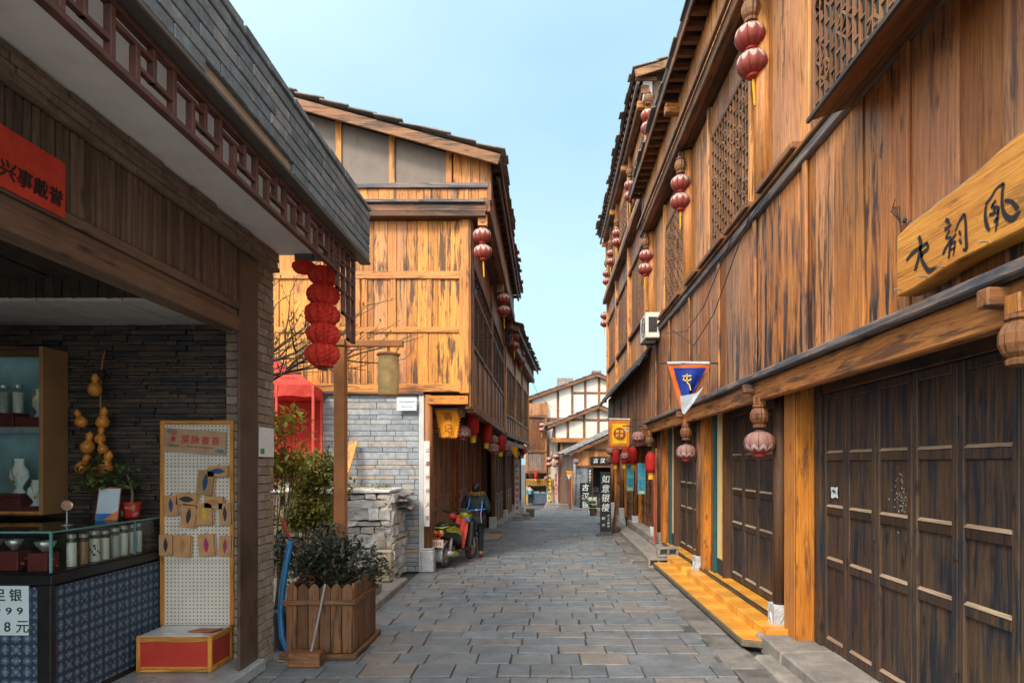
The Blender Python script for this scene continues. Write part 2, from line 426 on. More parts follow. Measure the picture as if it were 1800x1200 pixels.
@cached
def lantern_silk(up):
    s = NT('lantern_silk_upper' if up else 'lantern_silk_lower')
    t = s.n('TexCoord').outputs['Object']; sp = s.n('SeparateXYZ'); s.l(t, sp.inputs[0])
    a = s.math('ARCTAN2', sp.outputs[1], sp.outputs[0])
    fr = s.math('FRACT', s.math('MULTIPLY_ADD', a, 10/(2*math.pi), 20.0))
    tt = s.math('MULTIPLY', s.math('ABSOLUTE', s.math('SUBTRACT', fr, .5)), 2.0)     # 0 mid gore, 1 at a rib
    h = s.math('MULTIPLY', sp.outputs[2], 1/.125)
    n1 = s.noise(t, 14, 4, .6)
    if up:
        q = s.math('ADD', h, s.math('MULTIPLY', s.math('MULTIPLY', tt, tt), -.75))
        col = s.ramp(s.math('MULTIPLY_ADD', q, .4, .5), (0, (.34,.05,.04)), (.36, (.40,.095,.075)), (.455, (.42,.13,.11)), (.475, (.60,.45,.42)), (.66, (.62,.50,.47)), (.70, (.38,.17,.14)))
    else:
        q = s.math('ADD', h, s.math('MULTIPLY', tt, .42))
        col = s.ramp(s.math('MULTIPLY_ADD', q, .4, .5), (0, (.30,.035,.03)), (.33, (.36,.07,.06)), (.35, (.58,.50,.49)), (.46, (.56,.47,.46)), (.48, (.38,.18,.16)), (1, (.36,.21,.18)))
    for nd in s.t.nodes:
        if nd.type == 'VALTORGB' and len(nd.color_ramp.elements) >= 5: nd.color_ramp.interpolation = 'LINEAR'
    col = s.mix(1.0, col, s.ramp(n1, (.3, .78), (.7, 1.1)), 'MULTIPLY')
    m = s.done(col, .6, .3)
    out = [n for n in s.t.nodes if n.type == 'OUTPUT_MATERIAL'][0]
    tl = s.n('BsdfTranslucent'); s.l(col, tl.inputs[0])
    mx = s.n('MixShader'); mx.inputs[0].default_value = .3
    s.l(s.b.outputs[0], mx.inputs[1]); s.l(tl.outputs[0], mx.inputs[2]); s.l(mx.outputs[0], out.inputs[0])
    return m
@cached
def batik(ua='x'):
    """blue cloth printed with pale flower rounds, a regular staggered print"""
    s = NT('blue_flower_print_'+ua); t = s.n('TexCoord').outputs['Object']; sp = s.n('SeparateXYZ'); s.l(t, sp.inputs[0])
    u = sp.outputs['xyz'.index(ua)]; v = sp.outputs[2]
    def cell(off, per):
        a = s.math('SUBTRACT', s.math('FRACT', s.math('ADD', s.math('MULTIPLY', u, 1/per), 50+off)), .5)
        b = s.math('SUBTRACT', s.math('FRACT', s.math('ADD', s.math('MULTIPLY', v, 1/per), 50+off)), .5)
        d = s.math('SQRT', s.math('ADD', s.math('MULTIPLY', a, a), s.math('MULTIPLY', b, b)))
        th = s.math('ARCTAN2', b, a)
        pet = s.math('MULTIPLY', s.math('SINE', s.math('MULTIPLY', th, 8)), .05)
        return s.math('ADD', d, pet)
    d1 = cell(0, .085); d2 = cell(.5, .055)
    r1 = s.ramp(d1, (0, .9), (.07, .1), (.14, .75), (.20, .12), (.27, .08), (.31, .55), (.34, .05))
    r2 = s.ramp(d2, (0, .2), (.05, .8), (.09, .1), (.15, .6), (.19, .05))
    f = s.math('MAXIMUM', r1, r2)
    nz_ = s.noise(t, 120, 2, .5)
    f = s.math('MULTIPLY', f, s.ramp(nz_, (.35, .5), (.65, 1.0)))
    return s.done(s.mix(f, (.008,.022,.05), (.40,.52,.64)), .6, .3)
@cached
def pegboard():
    s = NT('pegboard_white'); t = s.n('TexCoord').outputs['Object']; sp = s.n('SeparateXYZ'); s.l(t, sp.inputs[0])
    def fr(c): return s.math('SUBTRACT', s.math('FRACT', s.math('MULTIPLY_ADD', c, 1/.036, 40)), .5)
    a = fr(sp.outputs[0]); b = fr(sp.outputs[2])
    d = s.math('SQRT', s.math('ADD', s.math('MULTIPLY', a, a), s.math('MULTIPLY', b, b)))
    hole = s.ramp(d, (.15, 1.0), (.21, 0.0))
    n1 = s.noise(t, 4, 4, .6)
    col = s.mix(1.0, (.62,.58,.52), s.ramp(n1, (.3, .85), (.7, 1.05)), 'MULTIPLY')
    return s.done(s.mix(hole, col, (.03,.025,.02)), .45, .4)
@cached
def carpet():
    """yellow vinyl with orange weave stripes"""
    s = NT('yellow_striped_vinyl'); t = s.n('TexCoord').outputs['Object']; sp = s.n('SeparateXYZ'); s.l(t, sp.inputs[0])
    k = s.math('FRACT', s.math('MULTIPLY_ADD', sp.outputs[1], 1/.62, 20))
    n1 = s.noise(t, 3, 5, .6); n2 = s.noise(s.coords((1.5, 40, 1), False), 1, 3, .5)
    f = s.math('ADD', k, s.math('MULTIPLY', s.math('SUBTRACT', n2, .5), .25))
    col = s.ramp(f, (.12, (.60,.25,.03)), (.2, (.66,.33,.05)), (.55, (.66,.34,.05)), (.62, (.58,.22,.025)), (.7, (.64,.30,.045)), (.8, (.58,.24,.03)))
    col = s.mix(s.math('MULTIPLY', s.ramp(n1, (.54, 0.0), (.70, 1.0)), .5), col, (.26,.14,.055))
    n5 = s.noise(t, 9, 7, .7); col = s.mix(s.math('MULTIPLY', s.ramp(n5, (.56, 0.0), (.68, 1.0)), .35), col, (.16,.09,.045))
    return s.done(col, .38, .5)
def emis(name, c, st):
    s = NT(name); s.b.inputs['Emission Color'].default_value = (*c, 1); s.b.inputs['Emission Strength'].default_value = st; return s.done(c)
BRICK_BLUE = lambda: stone('blue_grey_block', ((.11,.14,.17),(.20,.235,.26),(.15,.185,.21),(.27,.29,.30),(.17,.20,.22)), dirt=(.07,.075,.08), nscale=11)
BRICK_TAN = lambda: stone('tan_grey_brick', ((.24,.17,.12),(.34,.28,.23),(.28,.21,.15),(.36,.32,.29)), dirt=(.12,.09,.07))
BRICK_BROWN = lambda: stone('brown_sooty_brick', ((.20,.15,.11),(.28,.21,.155),(.23,.17,.125)), dirt=(.06,.045,.035))
STONE_BLUE = lambda: stone('blue_ashlar', ((.30,.33,.37),(.20,.24,.29),(.36,.38,.40),(.24,.27,.31),(.33,.36,.39),(.28,.31,.35),(.31,.33,.36),(.40,.32,.24)), dirt=(.16,.17,.19), dirt_amt=.4)
RUBBLE = lambda: stone('pale_rubble', ((.66,.66,.66),(.54,.52,.50),(.74,.74,.74),(.58,.50,.42),(.70,.70,.71)), dirt=(.15,.125,.10), dirt_amt=.6, bs=1.0, nscale=6, bd=.05)
SLATE = lambda: stone('black_ledge_stone', ((.03,.033,.036),(.075,.062,.052),(.105,.072,.05),(.045,.046,.05)), rough=.55, dirt=(.02,.02,.02))
ROOFS = lambda: stone('roof_slate', ((.15,.14,.135),(.24,.22,.21),(.19,.17,.16),(.30,.27,.25)), dirt=(.08,.075,.07))
PLINTH = lambda: stone('pale_plinth_stone', ((.42,.45,.48),(.48,.50,.52)), dirt=(.22,.20,.18), dirt_amt=.5)
CONC = lambda: stone('weathered_concrete', ((.22,.20,.185),(.27,.245,.225)), dirt=(.10,.09,.08), dirt_amt=.6, nscale=5)
WHITEW = lambda: plaster('white_plaster', (.58,.54,.49), (.40,.35,.30), .4)
GREYP = lambda: plaster('grey_plaster', (.185,.155,.135), (.12,.10,.085), .6)
BLACK = lambda: plain('black_lacquer', (.012,.013,.015), .35)
INKP = lambda: plain('ink', (.012,.014,.018), .5)
STEEL = lambda: plain('dull_steel', (.32,.33,.34), .4, .5, .6)
DARKM = lambda: plain('dark_metal', (.03,.03,.032), .45, .5, .3)
WHITEP = lambda: plain('white_paint', (.78,.78,.76), .5, var=.1)
REDC = lambda: cloth('red_lantern_cloth', (.46,.025,.022), .6, .3)
YELC = lambda: cloth('yellow_tassel', (.75,.42,.02), .6, .2)
# ============================================================ GROUND
def planks(mb, ax, u0, u1, z0, z1, face, out, dep=.025, wd=.19, gap=.006, jz=0.0, axis='x'):
    """vertical boards; ax 'y': wall runs along y and faces +-x at x=face; 'x': runs along x, faces +-y at y=face"""
    u = u0
    while u < u1-.01:
        q = min(u1, u + wd*R.uniform(.75, 1.3))
        if u1-q < wd*.4: q = u1
        d = R.uniform(-.004, .004); a = face+out*d; b = face-out*dep
        if ax == 'y': mb.box(a, b, u+gap/2, q-gap/2, z0-R.uniform(0,jz), z1)
        else: mb.box(u+gap/2, q-gap/2, a, b, z0-R.uniform(0,jz), z1)
        u = q
    return mb
def masonry(mb, ax, u0, u1, z0, z1, face, out, rows, lens, dep=.08, joint=.008, jit=.006, vj=.0, rowvar=0.0):
    hs = [1+R.uniform(-rowvar, rowvar) for _ in range(rows)]; k = (z1-z0)/sum(hs); z = z0
    for h in hs:
        h *= k; u = u0 - R.uniform(0, lens[1])*.8
        while u < u1:
            ln = R.uniform(*lens); a, b = max(u, u0), min(u+ln, u1)
            if b-a > .012:
                d = R.uniform(-jit, jit); f = face+out*d
                zz0, zz1 = z+joint/2, z+h-joint/2
                if ax == 'y': mb.jbox(f, face-out*dep, a+joint/2, b-joint/2, zz0, zz1, vj) if vj else mb.box(f, face-out*dep, a+joint/2, b-joint/2, zz0, zz1)
                else: mb.jbox(a+joint/2, b-joint/2, f, face-out*dep, zz0, zz1, vj) if vj else mb.box(a+joint/2, b-joint/2, f, face-out*dep, zz0, zz1)
            u += ln
        z += h
    return mb
def build_ground():
    m = MB(); ys = [-30, 5, 17, 25, 35, 50, 70, 120, 600, 2000]
    for i in range(len(ys)-1):
        y0, y1 = ys[i], ys[i+1]; g = lambda y: gz(min(y, 60))-.03
        m.add([(-1500,y0,g(y0)),(1500,y0,g(y0)),(1500,y1,g(y1)),(-1500,y1,g(y1))], [(0,1,2,3)])
    struct('ground', m, stone('street_bed_concrete', ((.09,.085,.08),(.09,.085,.08)), dirt=(.035,.034,.033), dirt_amt=.8, nscale=2.2, bs=.5, bd=.03))
    # paving slabs
    m = MB(); y = 1.0
    while y < 47:
        h = R.uniform(.26, .39) if y < 24 else R.uniform(.45, .7)
        curve = 0 if y < 19 else (y-19)*.075
        xl = -2.9 if y < 8.2 else -2.36 if y < 19 else -2.2 + (0 if y < 19 else (y-19)*.10)
        xr = 1.80 + R.uniform(-.06, .03) if y < 18 else (1.95 if y < 24 else 2.3+(y-24)*.04)
        x = xl - R.uniform(0, .5)
        sh = R.uniform(-.018, .018)
        while x < xr-.05:
            ln = R.choice((.32,.40,.48,.56,.7))*R.uniform(.9, 1.1)
            a, b = max(x, xl), min(x+ln, xr)
            if b-a > .1:
                dz = R.uniform(-.006, .006); j = .006; n = len(m.v)
                j = R.uniform(.003,.008); m.box(a+j, b-j, y+j, y+h-j, -.06, 0)
                tx, ty = R.uniform(-.004, .004), R.uniform(-.004, .004)
                for i in range(n, n+8):
                    vx, vy, vz = m.v[i]; vx += R.uniform(-.006,.006); vy += sh*(vx-xl)/2 + R.uniform(-.005,.005)
                    top = vz > -.03
                    m.v[i] = (vx, vy, gz(vy) + (dz + tx*(1 if i%4 in (1,2) else -1) + ty*(1 if i%4 > 1 else -1) if top else -.06))
            x += ln
        y += h
    s = NT('blue_grey_paving_slab'); v = s.coords(); ri = s.ri
    col = s.ramp(ri, (0, (.125,.142,.165)), (.3, (.165,.18,.197)), (.6, (.14,.16,.18)), (.82, (.215,.187,.17)), (1, (.175,.185,.197)))
    n1 = s.noise(v, 4, 8, .7); n2 = s.noise(s.coords((1,1,1), False), .8, 5, .6); n3 = s.noise(v, 55, 4, .7)
    col = s.mix(1.0, col, s.ramp(n1, (.25, .55), (.75, 1.35)), 'MULTIPLY')
    col = s.mix(s.math('MULTIPLY', s.ramp(n2, (.50, 0.0), (.66, 1.0)), .40), col, (.19,.155,.13))
    n4 = s.noise(s.coords((1,1,1), False), 2.6, 7, .7); col = s.mix(s.math('MULTIPLY', s.ramp(n4, (.56, 0.0), (.70, 1.0)), .55), col, (.035,.04,.046))
    col = s.mix(1.0, col, s.ramp(n3, (.3, .72), (.7, 1.2)), 'MULTIPLY')
    s.bump(s.math('ADD', n1, s.math('MULTIPLY', n3, .45)), .8, .018)
    mt = s.done(col, s.ramp(n2, (.35, .36), (.65, .60)), .5)
    struct('street', m, mt, bevel=.008)
build_ground()
# worn concrete apron and rough stone kerbs along the right hand houses
m = MB()
for i in range(26):
    y = 3.0+i*.62
    if y > 18: break
    m.jbox(1.78+R.uniform(-.05,.06), 2.16, y+.01, y+.61, -.05, .008+R.uniform(-.006,.006), .006)
struct('pavement', m, stone('worn_apron', ((.16,.15,.145),(.21,.195,.185),(.14,.135,.13)), dirt=(.05,.048,.046), dirt_amt=.85, nscale=3.5, bs=.7), bevel=.012)
m = MB()
m.jbox(-2.75,-2.33,8.25,10.55,-.02,.10,.015); m.jbox(-6,-2.76,8.25,10.55,-.02,.09,.01); m.jbox(-3.0,-2.46,8.55,9.35,.08,.24,.02)
struct('stone_terrace_pavement', m, CONC(), bevel=.02)

# ============================================================ LEFT SHOP (grey brick, open front)
XL = -2.80
shop = T('brick_shop', 'grey brick shop with open front, brick parapet and hanging red wood fretwork', 'shop', (-4.5, 3.5, 0))
def SP(name, mb, mat, **k): return P(name, mb, mat, k.pop('parent', shop), world=True, **k)
m = MB().box(-8, -2.72, 0.6, 6.08, 0, .115); SP('shop_floor', m, stone('grey_marble', ((.34,.36,.38),(.34,.36,.38)), rough=.3, dirt=(.14,.14,.15), dirt_amt=.5, nscale=4, bs=.05), bevel=.012)
m = MB(); masonry(m, 'y', 6.06, 6.44, .0, 4.12, XL, 1, 48, (.16,.26), .3, .008, .006)
masonry(m, 'x', -3.10, XL-.005, .0, 4.12, 6.43, 1, 48, (.16,.26), .1, .008, .004)
SP('brick_pier', m, BRICK_TAN(), bevel=.004)
SP('core_wall', MB().box(-8.2,-2.83,6.27,6.40,0,4.4).box(-8.2,-8.05,0.5,6.3,0,4.4).box(-8.0,-4.6,0.4,.55,0,4.4), CONC())  # the half-width near end wall is out of view, added to dim the interior
m = MB().box(-2.815,-2.785,5.69,6.055,.117,3.95)
SP('door_frame', m, plain('brown_painted_steel', (.085,.055,.04), .55, var=.5, sc=4, bump=.2), bevel=.008)
m = MB().box(-2.93,-2.76,.6,5.66,3.20,3.33).box(-2.9,-2.79,.6,5.66,3.33,3.39).box(-2.93,-2.765,.6,5.66,3.39,3.46)
SP('lintel_beam', m, wood('shutter','y'), bevel=.008)
m = MB(); y = .6
while y < 6.03:
    m.box(-2.84,-2.79+R.uniform(-.003,.003),y+.002,y+.052,3.462,3.96); y += .055
SP('shutter_box', m, wood('shutter','z'), bevel=.012)
m = MB(); masonry(m, 'y', .6, 6.46, 3.965, 4.16, -2.755, 1, 4, (.2,.42), .09, .005, .014); SP('fascia_bricks', m, BRICK_BROWN(), bevel=.004)
SP('soffit', MB().box(-2.84,-1.885,.4,6.5,4.165,4.24), plaster('soffit_plaster', (.78,.76,.75), (.52,.47,.43), .4))
SP('roof', MB().box(-8.2,-1.9,.4,6.5,4.245,4.34), CONC())
m = MB(); masonry(m, 'y', .4, 6.5, 4.095, 4.60, -1.83, 1, 6, (.24,.36), .07, .009, .003)
gone = [f for f in range(0)]
# a stretch of blocks has fallen from the lowest course
v2, f2 = [], []
for i in range(0, len(m.v), 8):
    b = m.v[i:i+8]; cy = sum(p[1] for p in b)/8; cz = sum(p[2] for p in b)/8
    if 3.35 < cy < 4.45 and cz < 4.18: continue
    n = len(v2); v2 += b; f2 += [(n,n+3,n+2,n+1),(n+4,n+5,n+6,n+7),(n,n+1,n+5,n+4),(n+1,n+2,n+6,n+5),(n+2,n+3,n+7,n+6),(n+3,n,n+4,n+7)]
m.v, m.f = v2, f2
masonry(m, 'x', -2.6, -1.835, 4.095, 4.60, 6.51, 1, 6, (.22,.34), .06, .007, .004)
par = SP('parapet_wall', m, BRICK_BLUE(), bevel=.005)
m = MB(); u = .4
while u < 6.5:
    q = min(6.5, u+R.uniform(.3,.45)); m.jbox(-1.92,-1.815,u+.004,q-.004,4.605,4.66+R.uniform(-.012,.012),.006); u = q
P('coping', m, BRICK_BLUE(), par, world=True, bevel=.006)
SP('parapet_backing', MB().box(-1.90,-1.86,.4,6.47,4.09,4.63), plaster('raw_tan_plaster', (.42,.33,.24), (.25,.19,.14), .5))
SP('drip_edge', MB().box(-1.93,-1.822,.4,6.5,4.06,4.092), plain('brown_grey_metal_edge', (.10,.085,.075), .55), bevel=.006)
# fretwork
m = MB(); XF0, XF1 = -1.955, -1.905; t = .032; Z0, Z1 = 3.76, 4.055
def fb(y0, y1, z0, z1, k=0): m.box(XF0+k*.003, XF1-k*.003, y0, y1, z0, z1)
fb(.4, 6.28, Z1-.03, Z1); fb(.4, 5.62, Z0, Z0+t, 1)
y = .45; U = .46
while y < 5.6:
    fb(y, y+t, Z0+t, Z1-.03, 2)                                     # full post
    fb(y+t, y+.30, 3.955, 3.955+t*.8, 3)                            # high rail
    fb(y+.17, y+.17+t, Z0+t, 3.955, 2)                              # short post from below
    fb(y+.30, y+.30+t*.8, 3.855, Z1-.03, 2)                         # short post from above
    fb(y+.17+t, y+U, 3.855, 3.855+t*.8, 3)                          # low rail
    y += U
# the drop piece at the corner
for yy, zb in ((6.245, 3.20), (6.09, 3.20), (5.93, 3.42), (5.77, 3.62), (5.62, 3.76)): fb(yy, yy+t, zb, Z1-.03, 2)
for y0, y1, zz in ((5.62, 6.28, 3.90), (5.62, 6.28, 3.76), (5.77, 6.28, 3.62), (5.93, 6.28, 3.42), (6.09, 6.28, 3.20)): fb(y0, y1, zz, zz+t*.8, 3)
SP('fretwork_valance', m, plain('oxblood_paint', (.105,.043,.034), .6, var=.5, sc=9, bump=.15), bevel=.003)
# inside
m = MB(); masonry(m, 'x', -7.9, -2.9, .12, 3.37, 6.18, -1, 84, (.06,.34), .06, .004, .022, rowvar=.5); SP('ledge_stone_wall', m, SLATE(), bevel=.003)
m = MB()
for i in range(7): m.box(-7.9+i*.72+.006, -7.9+(i+1)*.72-.006, 5.28, 6.2, 3.372, 3.40)
SP('ceiling_panel', m, plain('ceiling_board', (.55,.52,.48), .7))
m = MB(); x = -7.9
while x < -2.95:
    m.tube([(x, 1.0, 3.72+R.uniform(-.02,.02)), (x, 5.27, 3.60+R.uniform(-.03,.03))], .045, 6); x += .085
SP('bark_ceiling', m, plain('dark_bark', (.05,.036,.026), .8, var=.5, bump=.4))
m = MB(); x = -7.9
while x < -2.95:
    m.jbox(x, x+.07, 5.27, 5.31, 3.40, 3.63+R.uniform(-.05,.05), .008); x += .075
SP('ceiling_drop_board', m, plain('dark_bark', (.05,.036,.026), .8, var=.5, bump=.4))

# red paper over the shop front with its brushed characters
sg = T('red_paper_sign', 'red paper banner with black brushed characters above the left shop front', 'sign', (-2.75, 2.9, 3.5))
P('paper', MB().box(-2.757,-2.752,1.9,3.58,3.40,3.715), cloth('red_paper', (.60,.06,.035), .7, .05), sg, world=True)
m = MB(); write(m, '兴事戴誉', (-2.749, 3.355, 3.50), (0,1,0), (0,.0,1), .105, .105, bold=.012, slant=.12); P('lettering', m, INKP(), sg, world=True)
pn = T('paper_notice', 'white paper notice taped on the brick pier', 'notice', (-2.78, 6.27, 2.15))
P('sheet', MB().box(-2.788,-2.784,6.07,6.40,2.07,2.36), plain('white_paper', (.72,.74,.74), .6, var=.1), pn, world=True)
P('green_mark', MB().box(-2.783,-2.781,6.10,6.18,2.10,2.15), plain('green_ink', (.05,.30,.08), .6), pn, world=True)

# counter
ct = T('shop_counter', 'black framed shop counter covered in blue flower print', 'counter', (-4.5, 5.4, .12))
def CP(n, mb, mat, **k): return P(n, mb, mat, ct, world=True, **k)
CP('body', MB().box(-6.8,-3.80,4.80,6.12,.12,1.08), BLACK())
CP('side_panel', MB().box(-3.795,-3.76,4.80,6.10,.16,1.06), batik('y'))
CP('front_panel', MB().box(-6.8,-3.86,4.76,4.795,.16,1.06), batik('x'))
CP('corner_post', MB().box(-3.86,-3.755,4.74,4.80,.12,1.08), BLACK(), bevel=.006)
CP('plinth', MB().box(-6.8,-3.75,4.81,6.11,.117,.158), BLACK())
CP('rim', MB().box(-6.8,-3.74,4.73,6.13,1.085,1.16), BLACK(), bevel=.006)
pr = T('price_card', 'white price card in dark characters stuck on the counter front', 'sign', (-4.05, 4.75, .7))
P('card', MB().box(-4.65,-3.93,4.752,4.756,.70,1.075), plain('pale_card', (.55,.66,.70), .5, var=.08), pr, world=True)
m = MB()
write(m, '足银', (-4.09,4.750,1.005), (1,0,0), (0,0,1), .10, .125, bold=.012)
write(m, '999', (-4.08,4.750,.885), (1,0,0), (0,0,1), .075, .085, bold=.015, wide=1.35)
write(m, '克8元', (-4.09,4.750,.765), (1,0,0), (0,0,1), .105, .115, bold=.008)
P('lettering', m, plain('dark_green_ink', (.02,.05,.05), .5), pr, world=True)
# glass case on the counter
gc = T('glass_display_case', 'glass display case standing on the blue print counter', 'display case', (-4.5, 5.4, 1.16))
def GP(n, mb, mat, **k): return P(n, mb, mat, gc, world=True, **k)
GP('base_board', MB().box(-6.75,-3.76,4.76,6.10,1.163,1.172), BLACK())
GP('front_pane', MB().box(-6.75,-3.765,4.755,4.761,1.175,1.475), glass())
GP('side_pane', MB().box(-3.764,-3.758,4.755,6.10,1.175,1.475), glass())
GP('top_pane', MB().box(-6.75,-3.757,4.752,6.10,1.477,1.485), glass('top_glass', (.8,.92,.92)))
edge = plain('glass_edge', (.10,.26,.26), .2)
GP('corner_edge', MB().box(-3.772,-3.755,4.750,4.762,1.172,1.476), edge)
GP('rear_post', MB().box(-3.772,-3.757,5.72,5.735,1.172,1.476), edge)
GP('top_edge', MB().box(-6.75,-3.754,4.746,4.7515,1.474,1.488).box(-3.756,-3.751,4.752,6.10,1.474,1.488), edge)
jm = plain('clouded_glass_jar', (.55,.54,.50), .25); lidm = plain('dull_tin_lid', (.42,.43,.42), .35, .5, .6)
def jar(x, y, z, r, h, kind, lab, grp):
    j = T('storage_jar', lab, 'jar', (x, y, z), group=grp)
    c = {'white': plain('white_grain', (.62,.58,.52), .6), 'tea': plain('brown_tea', (.30,.14,.05), .7), 'grey': plain('grey_herb', (.36,.34,.31), .7), 'dots': plain('printed_white', (.60,.57,.52), .6)}[kind]
    P('contents', MB().lathe((0,0,0), [(r*.93,.004),(r*.93,h*.74)], 14), c, j, smooth=False)
    P('glass_wall', MB().lathe((0,0,0), [(r,.0),(r,h*.86),(r*.8,h*.9)], 16, cap=False), glass(), j, smooth=True)
    P('lid', MB().lathe((0,0,0), [(r*.85,h*.88),(r*.88,h*.9),(r*.88,h*.99),(r*.8,h)], 14), lidm, j)
    if kind == 'dots':
        mb = MB()
        for k in range(9):
            a = R.uniform(-2.2, .2); mb.ell((r*1.01*math.cos(a), r*1.01*math.sin(a), h*R.uniform(.2,.6)), (.007,.007,.012), 6, 4)
        P('printed_pattern', mb, plain('brown_print', (.10,.05,.03), .6), j)
    return j
g = 'jars in the glass case'
for i, (y, k, r, h, lab) in enumerate([(5.05,'white',.038,.26,'tall white filled glass jar nearest the corner of the counter case'),(5.18,'tea',.036,.25,'jar of brown tea in the counter case'),(5.31,'dots',.042,.26,'white jar with a dark printed pattern in the counter case'),(5.43,'white',.036,.25,'plain white jar directly behind the printed jar in the case'),(5.56,'grey',.040,.26,'grey herb jar midway along the counter case'),(5.67,'white',.040,.27,'wide white jar just behind the grey herb jar'),(5.79,'white',.032,.27,'slim white jar beside the wide white jar in the case'),(5.88,'white',.030,.27,'rearmost slim white jar in the counter case')]):
    jar(-3.83, y, 1.173, r, h, k, lab, g)
bx = T('red_jewellery_box', 'dark red jewellery box inside the glass case at the corner', 'box', (-3.9, 4.87, 1.173))
P('box_body', MB().box(-.09,.06,-.06,.07,0,.14), plain('dark_red_velvet', (.12,.018,.016), .7), bx, bevel=.004)
P('bead_trim', MB().ell((.066,-.03,.05),(.008,.012,.012),6,4).ell((.066,.03,.03),(.008,.012,.012),6,4).ell((.066,.0,.085),(.006,.01,.008),6,4), plain('copper_bead', (.5,.2,.08), .3, .5, .7), bx)
bx2 = dup(bx, (-4.22, 4.9, 1.173), None, 'wide dark red display box behind the front pane of the case'); bx2.scale = (2.2, 1, 1.05)
def bowl(x, y, z, r, lab):
    b = T('silver_bowl', lab, 'bowl', (x, y, z), group='silver bowls in the glass case')
    P('bowl_wall', MB().lathe((0,0,0), [(r*.35,0),(r*.4,.012),(r*.8,.04),(r,.075),(r*.96,.077),(r*.75,.042),(r*.3,.016)], 18), plain('silver', (.6,.6,.58), .3, .5, .8), b, smooth=True)
    P('rim', MB().lathe((0,0,0), [(r*1.03,.073),(r*1.03,.08),(r*.95,.08)], 18, cap=False), lidm, b)
bowl(-4.36, 4.92, 1.325, .075, 'left silver bowl on the wide red box in the glass case')
bowl(-4.18, 4.92, 1.325, .06, 'middle silver bowl on the wide red box in the glass case')
bowl(-3.90, 4.875, 1.318, .07, 'silver bowl on the corner jewellery box')
jar(-4.47, 4.86, 1.173, .04, .25, 'white', 'glass jar behind the front pane at the left of the wide red box', g)
# small mirror, payment board, bonsai
mr = T('round_table_mirror', 'small round copper table mirror on the glass counter top', 'mirror', (-4.02, 5.25, 1.487))
P('foot', MB().lathe((0,0,0), [(.045,0),(.045,.006),(.008,.014),(.006,.12)], 14), STEEL(), mr)
P('mirror_face', MB().ell((0,0,.165),(.052,.006,.045),18,8), plain('copper_mirror', (.72,.42,.30), .25, .5, .5), mr, smooth=True)
P('ring', MB().tube([(.055*math.cos(a*math.pi/10),0,.165+.048*math.sin(a*math.pi/10)) for a in range(21)], .005, 6, False), DARKM(), mr)
pb = T('payment_stand', 'small white and blue printed stand leaning on the glass counter', 'display stand', (-4.02, 5.72, 1.487), tilt=(math.radians(-12), 0, math.radians(6)))
P('board', MB().box(-.09,.09,-.004,.004,0,.29), plain('pale_blue_print', (.50,.62,.72), .4, var=.1), pb)
P('blue_band', MB().box(-.089,.089,-.006,-.0045,.002,.06), plain('blue_print', (.03,.18,.55), .4), pb)
P('orange_band', MB().prism([(-.02,-.0075,.004),(.088,-.0075,.004),(.088,-.0075,.085)], (0,.001,0)), plain('orange_print', (.75,.22,.03), .4), pb)
P('frame_edge', MB().box(-.096,-.091,-.006,.006,0,.295).box(.091,.096,-.006,.006,0,.295).box(-.096,.096,-.0055,.0055,.291,.297), plain('rose_edge', (.5,.16,.14), .5), pb)
def leaf(mb, c, d, up, ln, wd, bend=.15):
    """one pointed leaf from c along d"""
    d = Vector(d).normalized(); s_ = d.cross(Vector(up))
    if s_.length < 1e-3: s_ = d.cross(Vector((1,0,.3)))
    s_.normalize(); u = s_.cross(d); c = Vector(c)
    mb.add([c, c+d*ln*.45+s_*wd*.5+u*ln*bend*.4, c+d*ln-u*ln*bend, c+d*ln*.45-s_*wd*.5+u*ln*bend*.4, c+d*ln*.5], [(0,1,4),(1,2,4),(2,3,4),(3,0,4)])
def rdir(zmin=-.6, zmax=1):
    a = R.uniform(0, 2*math.pi); z = R.uniform(zmin, zmax); q = math.sqrt(max(0, 1-z*z)); return Vector((q*math.cos(a), q*math.sin(a), z))
pt = T('potted_bonsai', 'leafy bonsai in a red patterned pot on the glass counter', 'pot plant', (-3.93, 5.93, 1.487))
potm = MB().lathe((0,0,0), [(.055,0),(.07,.02),(.085,.14),(.09,.15),(.08,.15),(.075,.12)], 18)
po = P('pot', potm, plain('red_glaze', (.42,.03,.022), .35), pt, smooth=True)
mb = MB()
for k in range(12):
    a = R.uniform(-2.6,-.2); z = R.uniform(.03,.12); rr = .068+.017*z/.12
    for q in range(10):
        t0 = q*.628; mb.obox((rr*math.cos(a+.011*math.cos(t0)/rr)*1.02, rr*math.sin(a+.011*math.cos(t0)/rr)*1.02, z+.011*math.sin(t0)), ((1,0,0),(0,1,0),(0,0,1)), (.002,.002,.002))
P('flower_pattern', mb, plain('cream_paint', (.6,.5,.4), .5), po)
mb = MB().tube([(0,0,.12),(.01,0,.22),(-.01,.01,.32)], [.014,.012,.009], 7); tips = []
for k in range(9):
    d = Vector((R.uniform(-.42,.2), R.uniform(-.12,.05), R.uniform(.28,.48))); mb.tube([(-.005,.005,.28), d*.6+Vector((0,0,.12)), d], [.007,.005,.003], 5); tips.append(d)
P('trunk', mb, plain('grey_bark', (.18,.14,.10), .8, bump=.3), pt)
mb = MB()
for d in tips:
    for k in range(34): leaf(mb, d+rdir()*.11*R.random()**.5, rdir(), (0,0,1), R.uniform(.055,.085), .045)
P('foliage', mb, leafmat('jade_leaf', (.05,.10,.035), (.09,.15,.04), (.16,.17,.05)), pt)
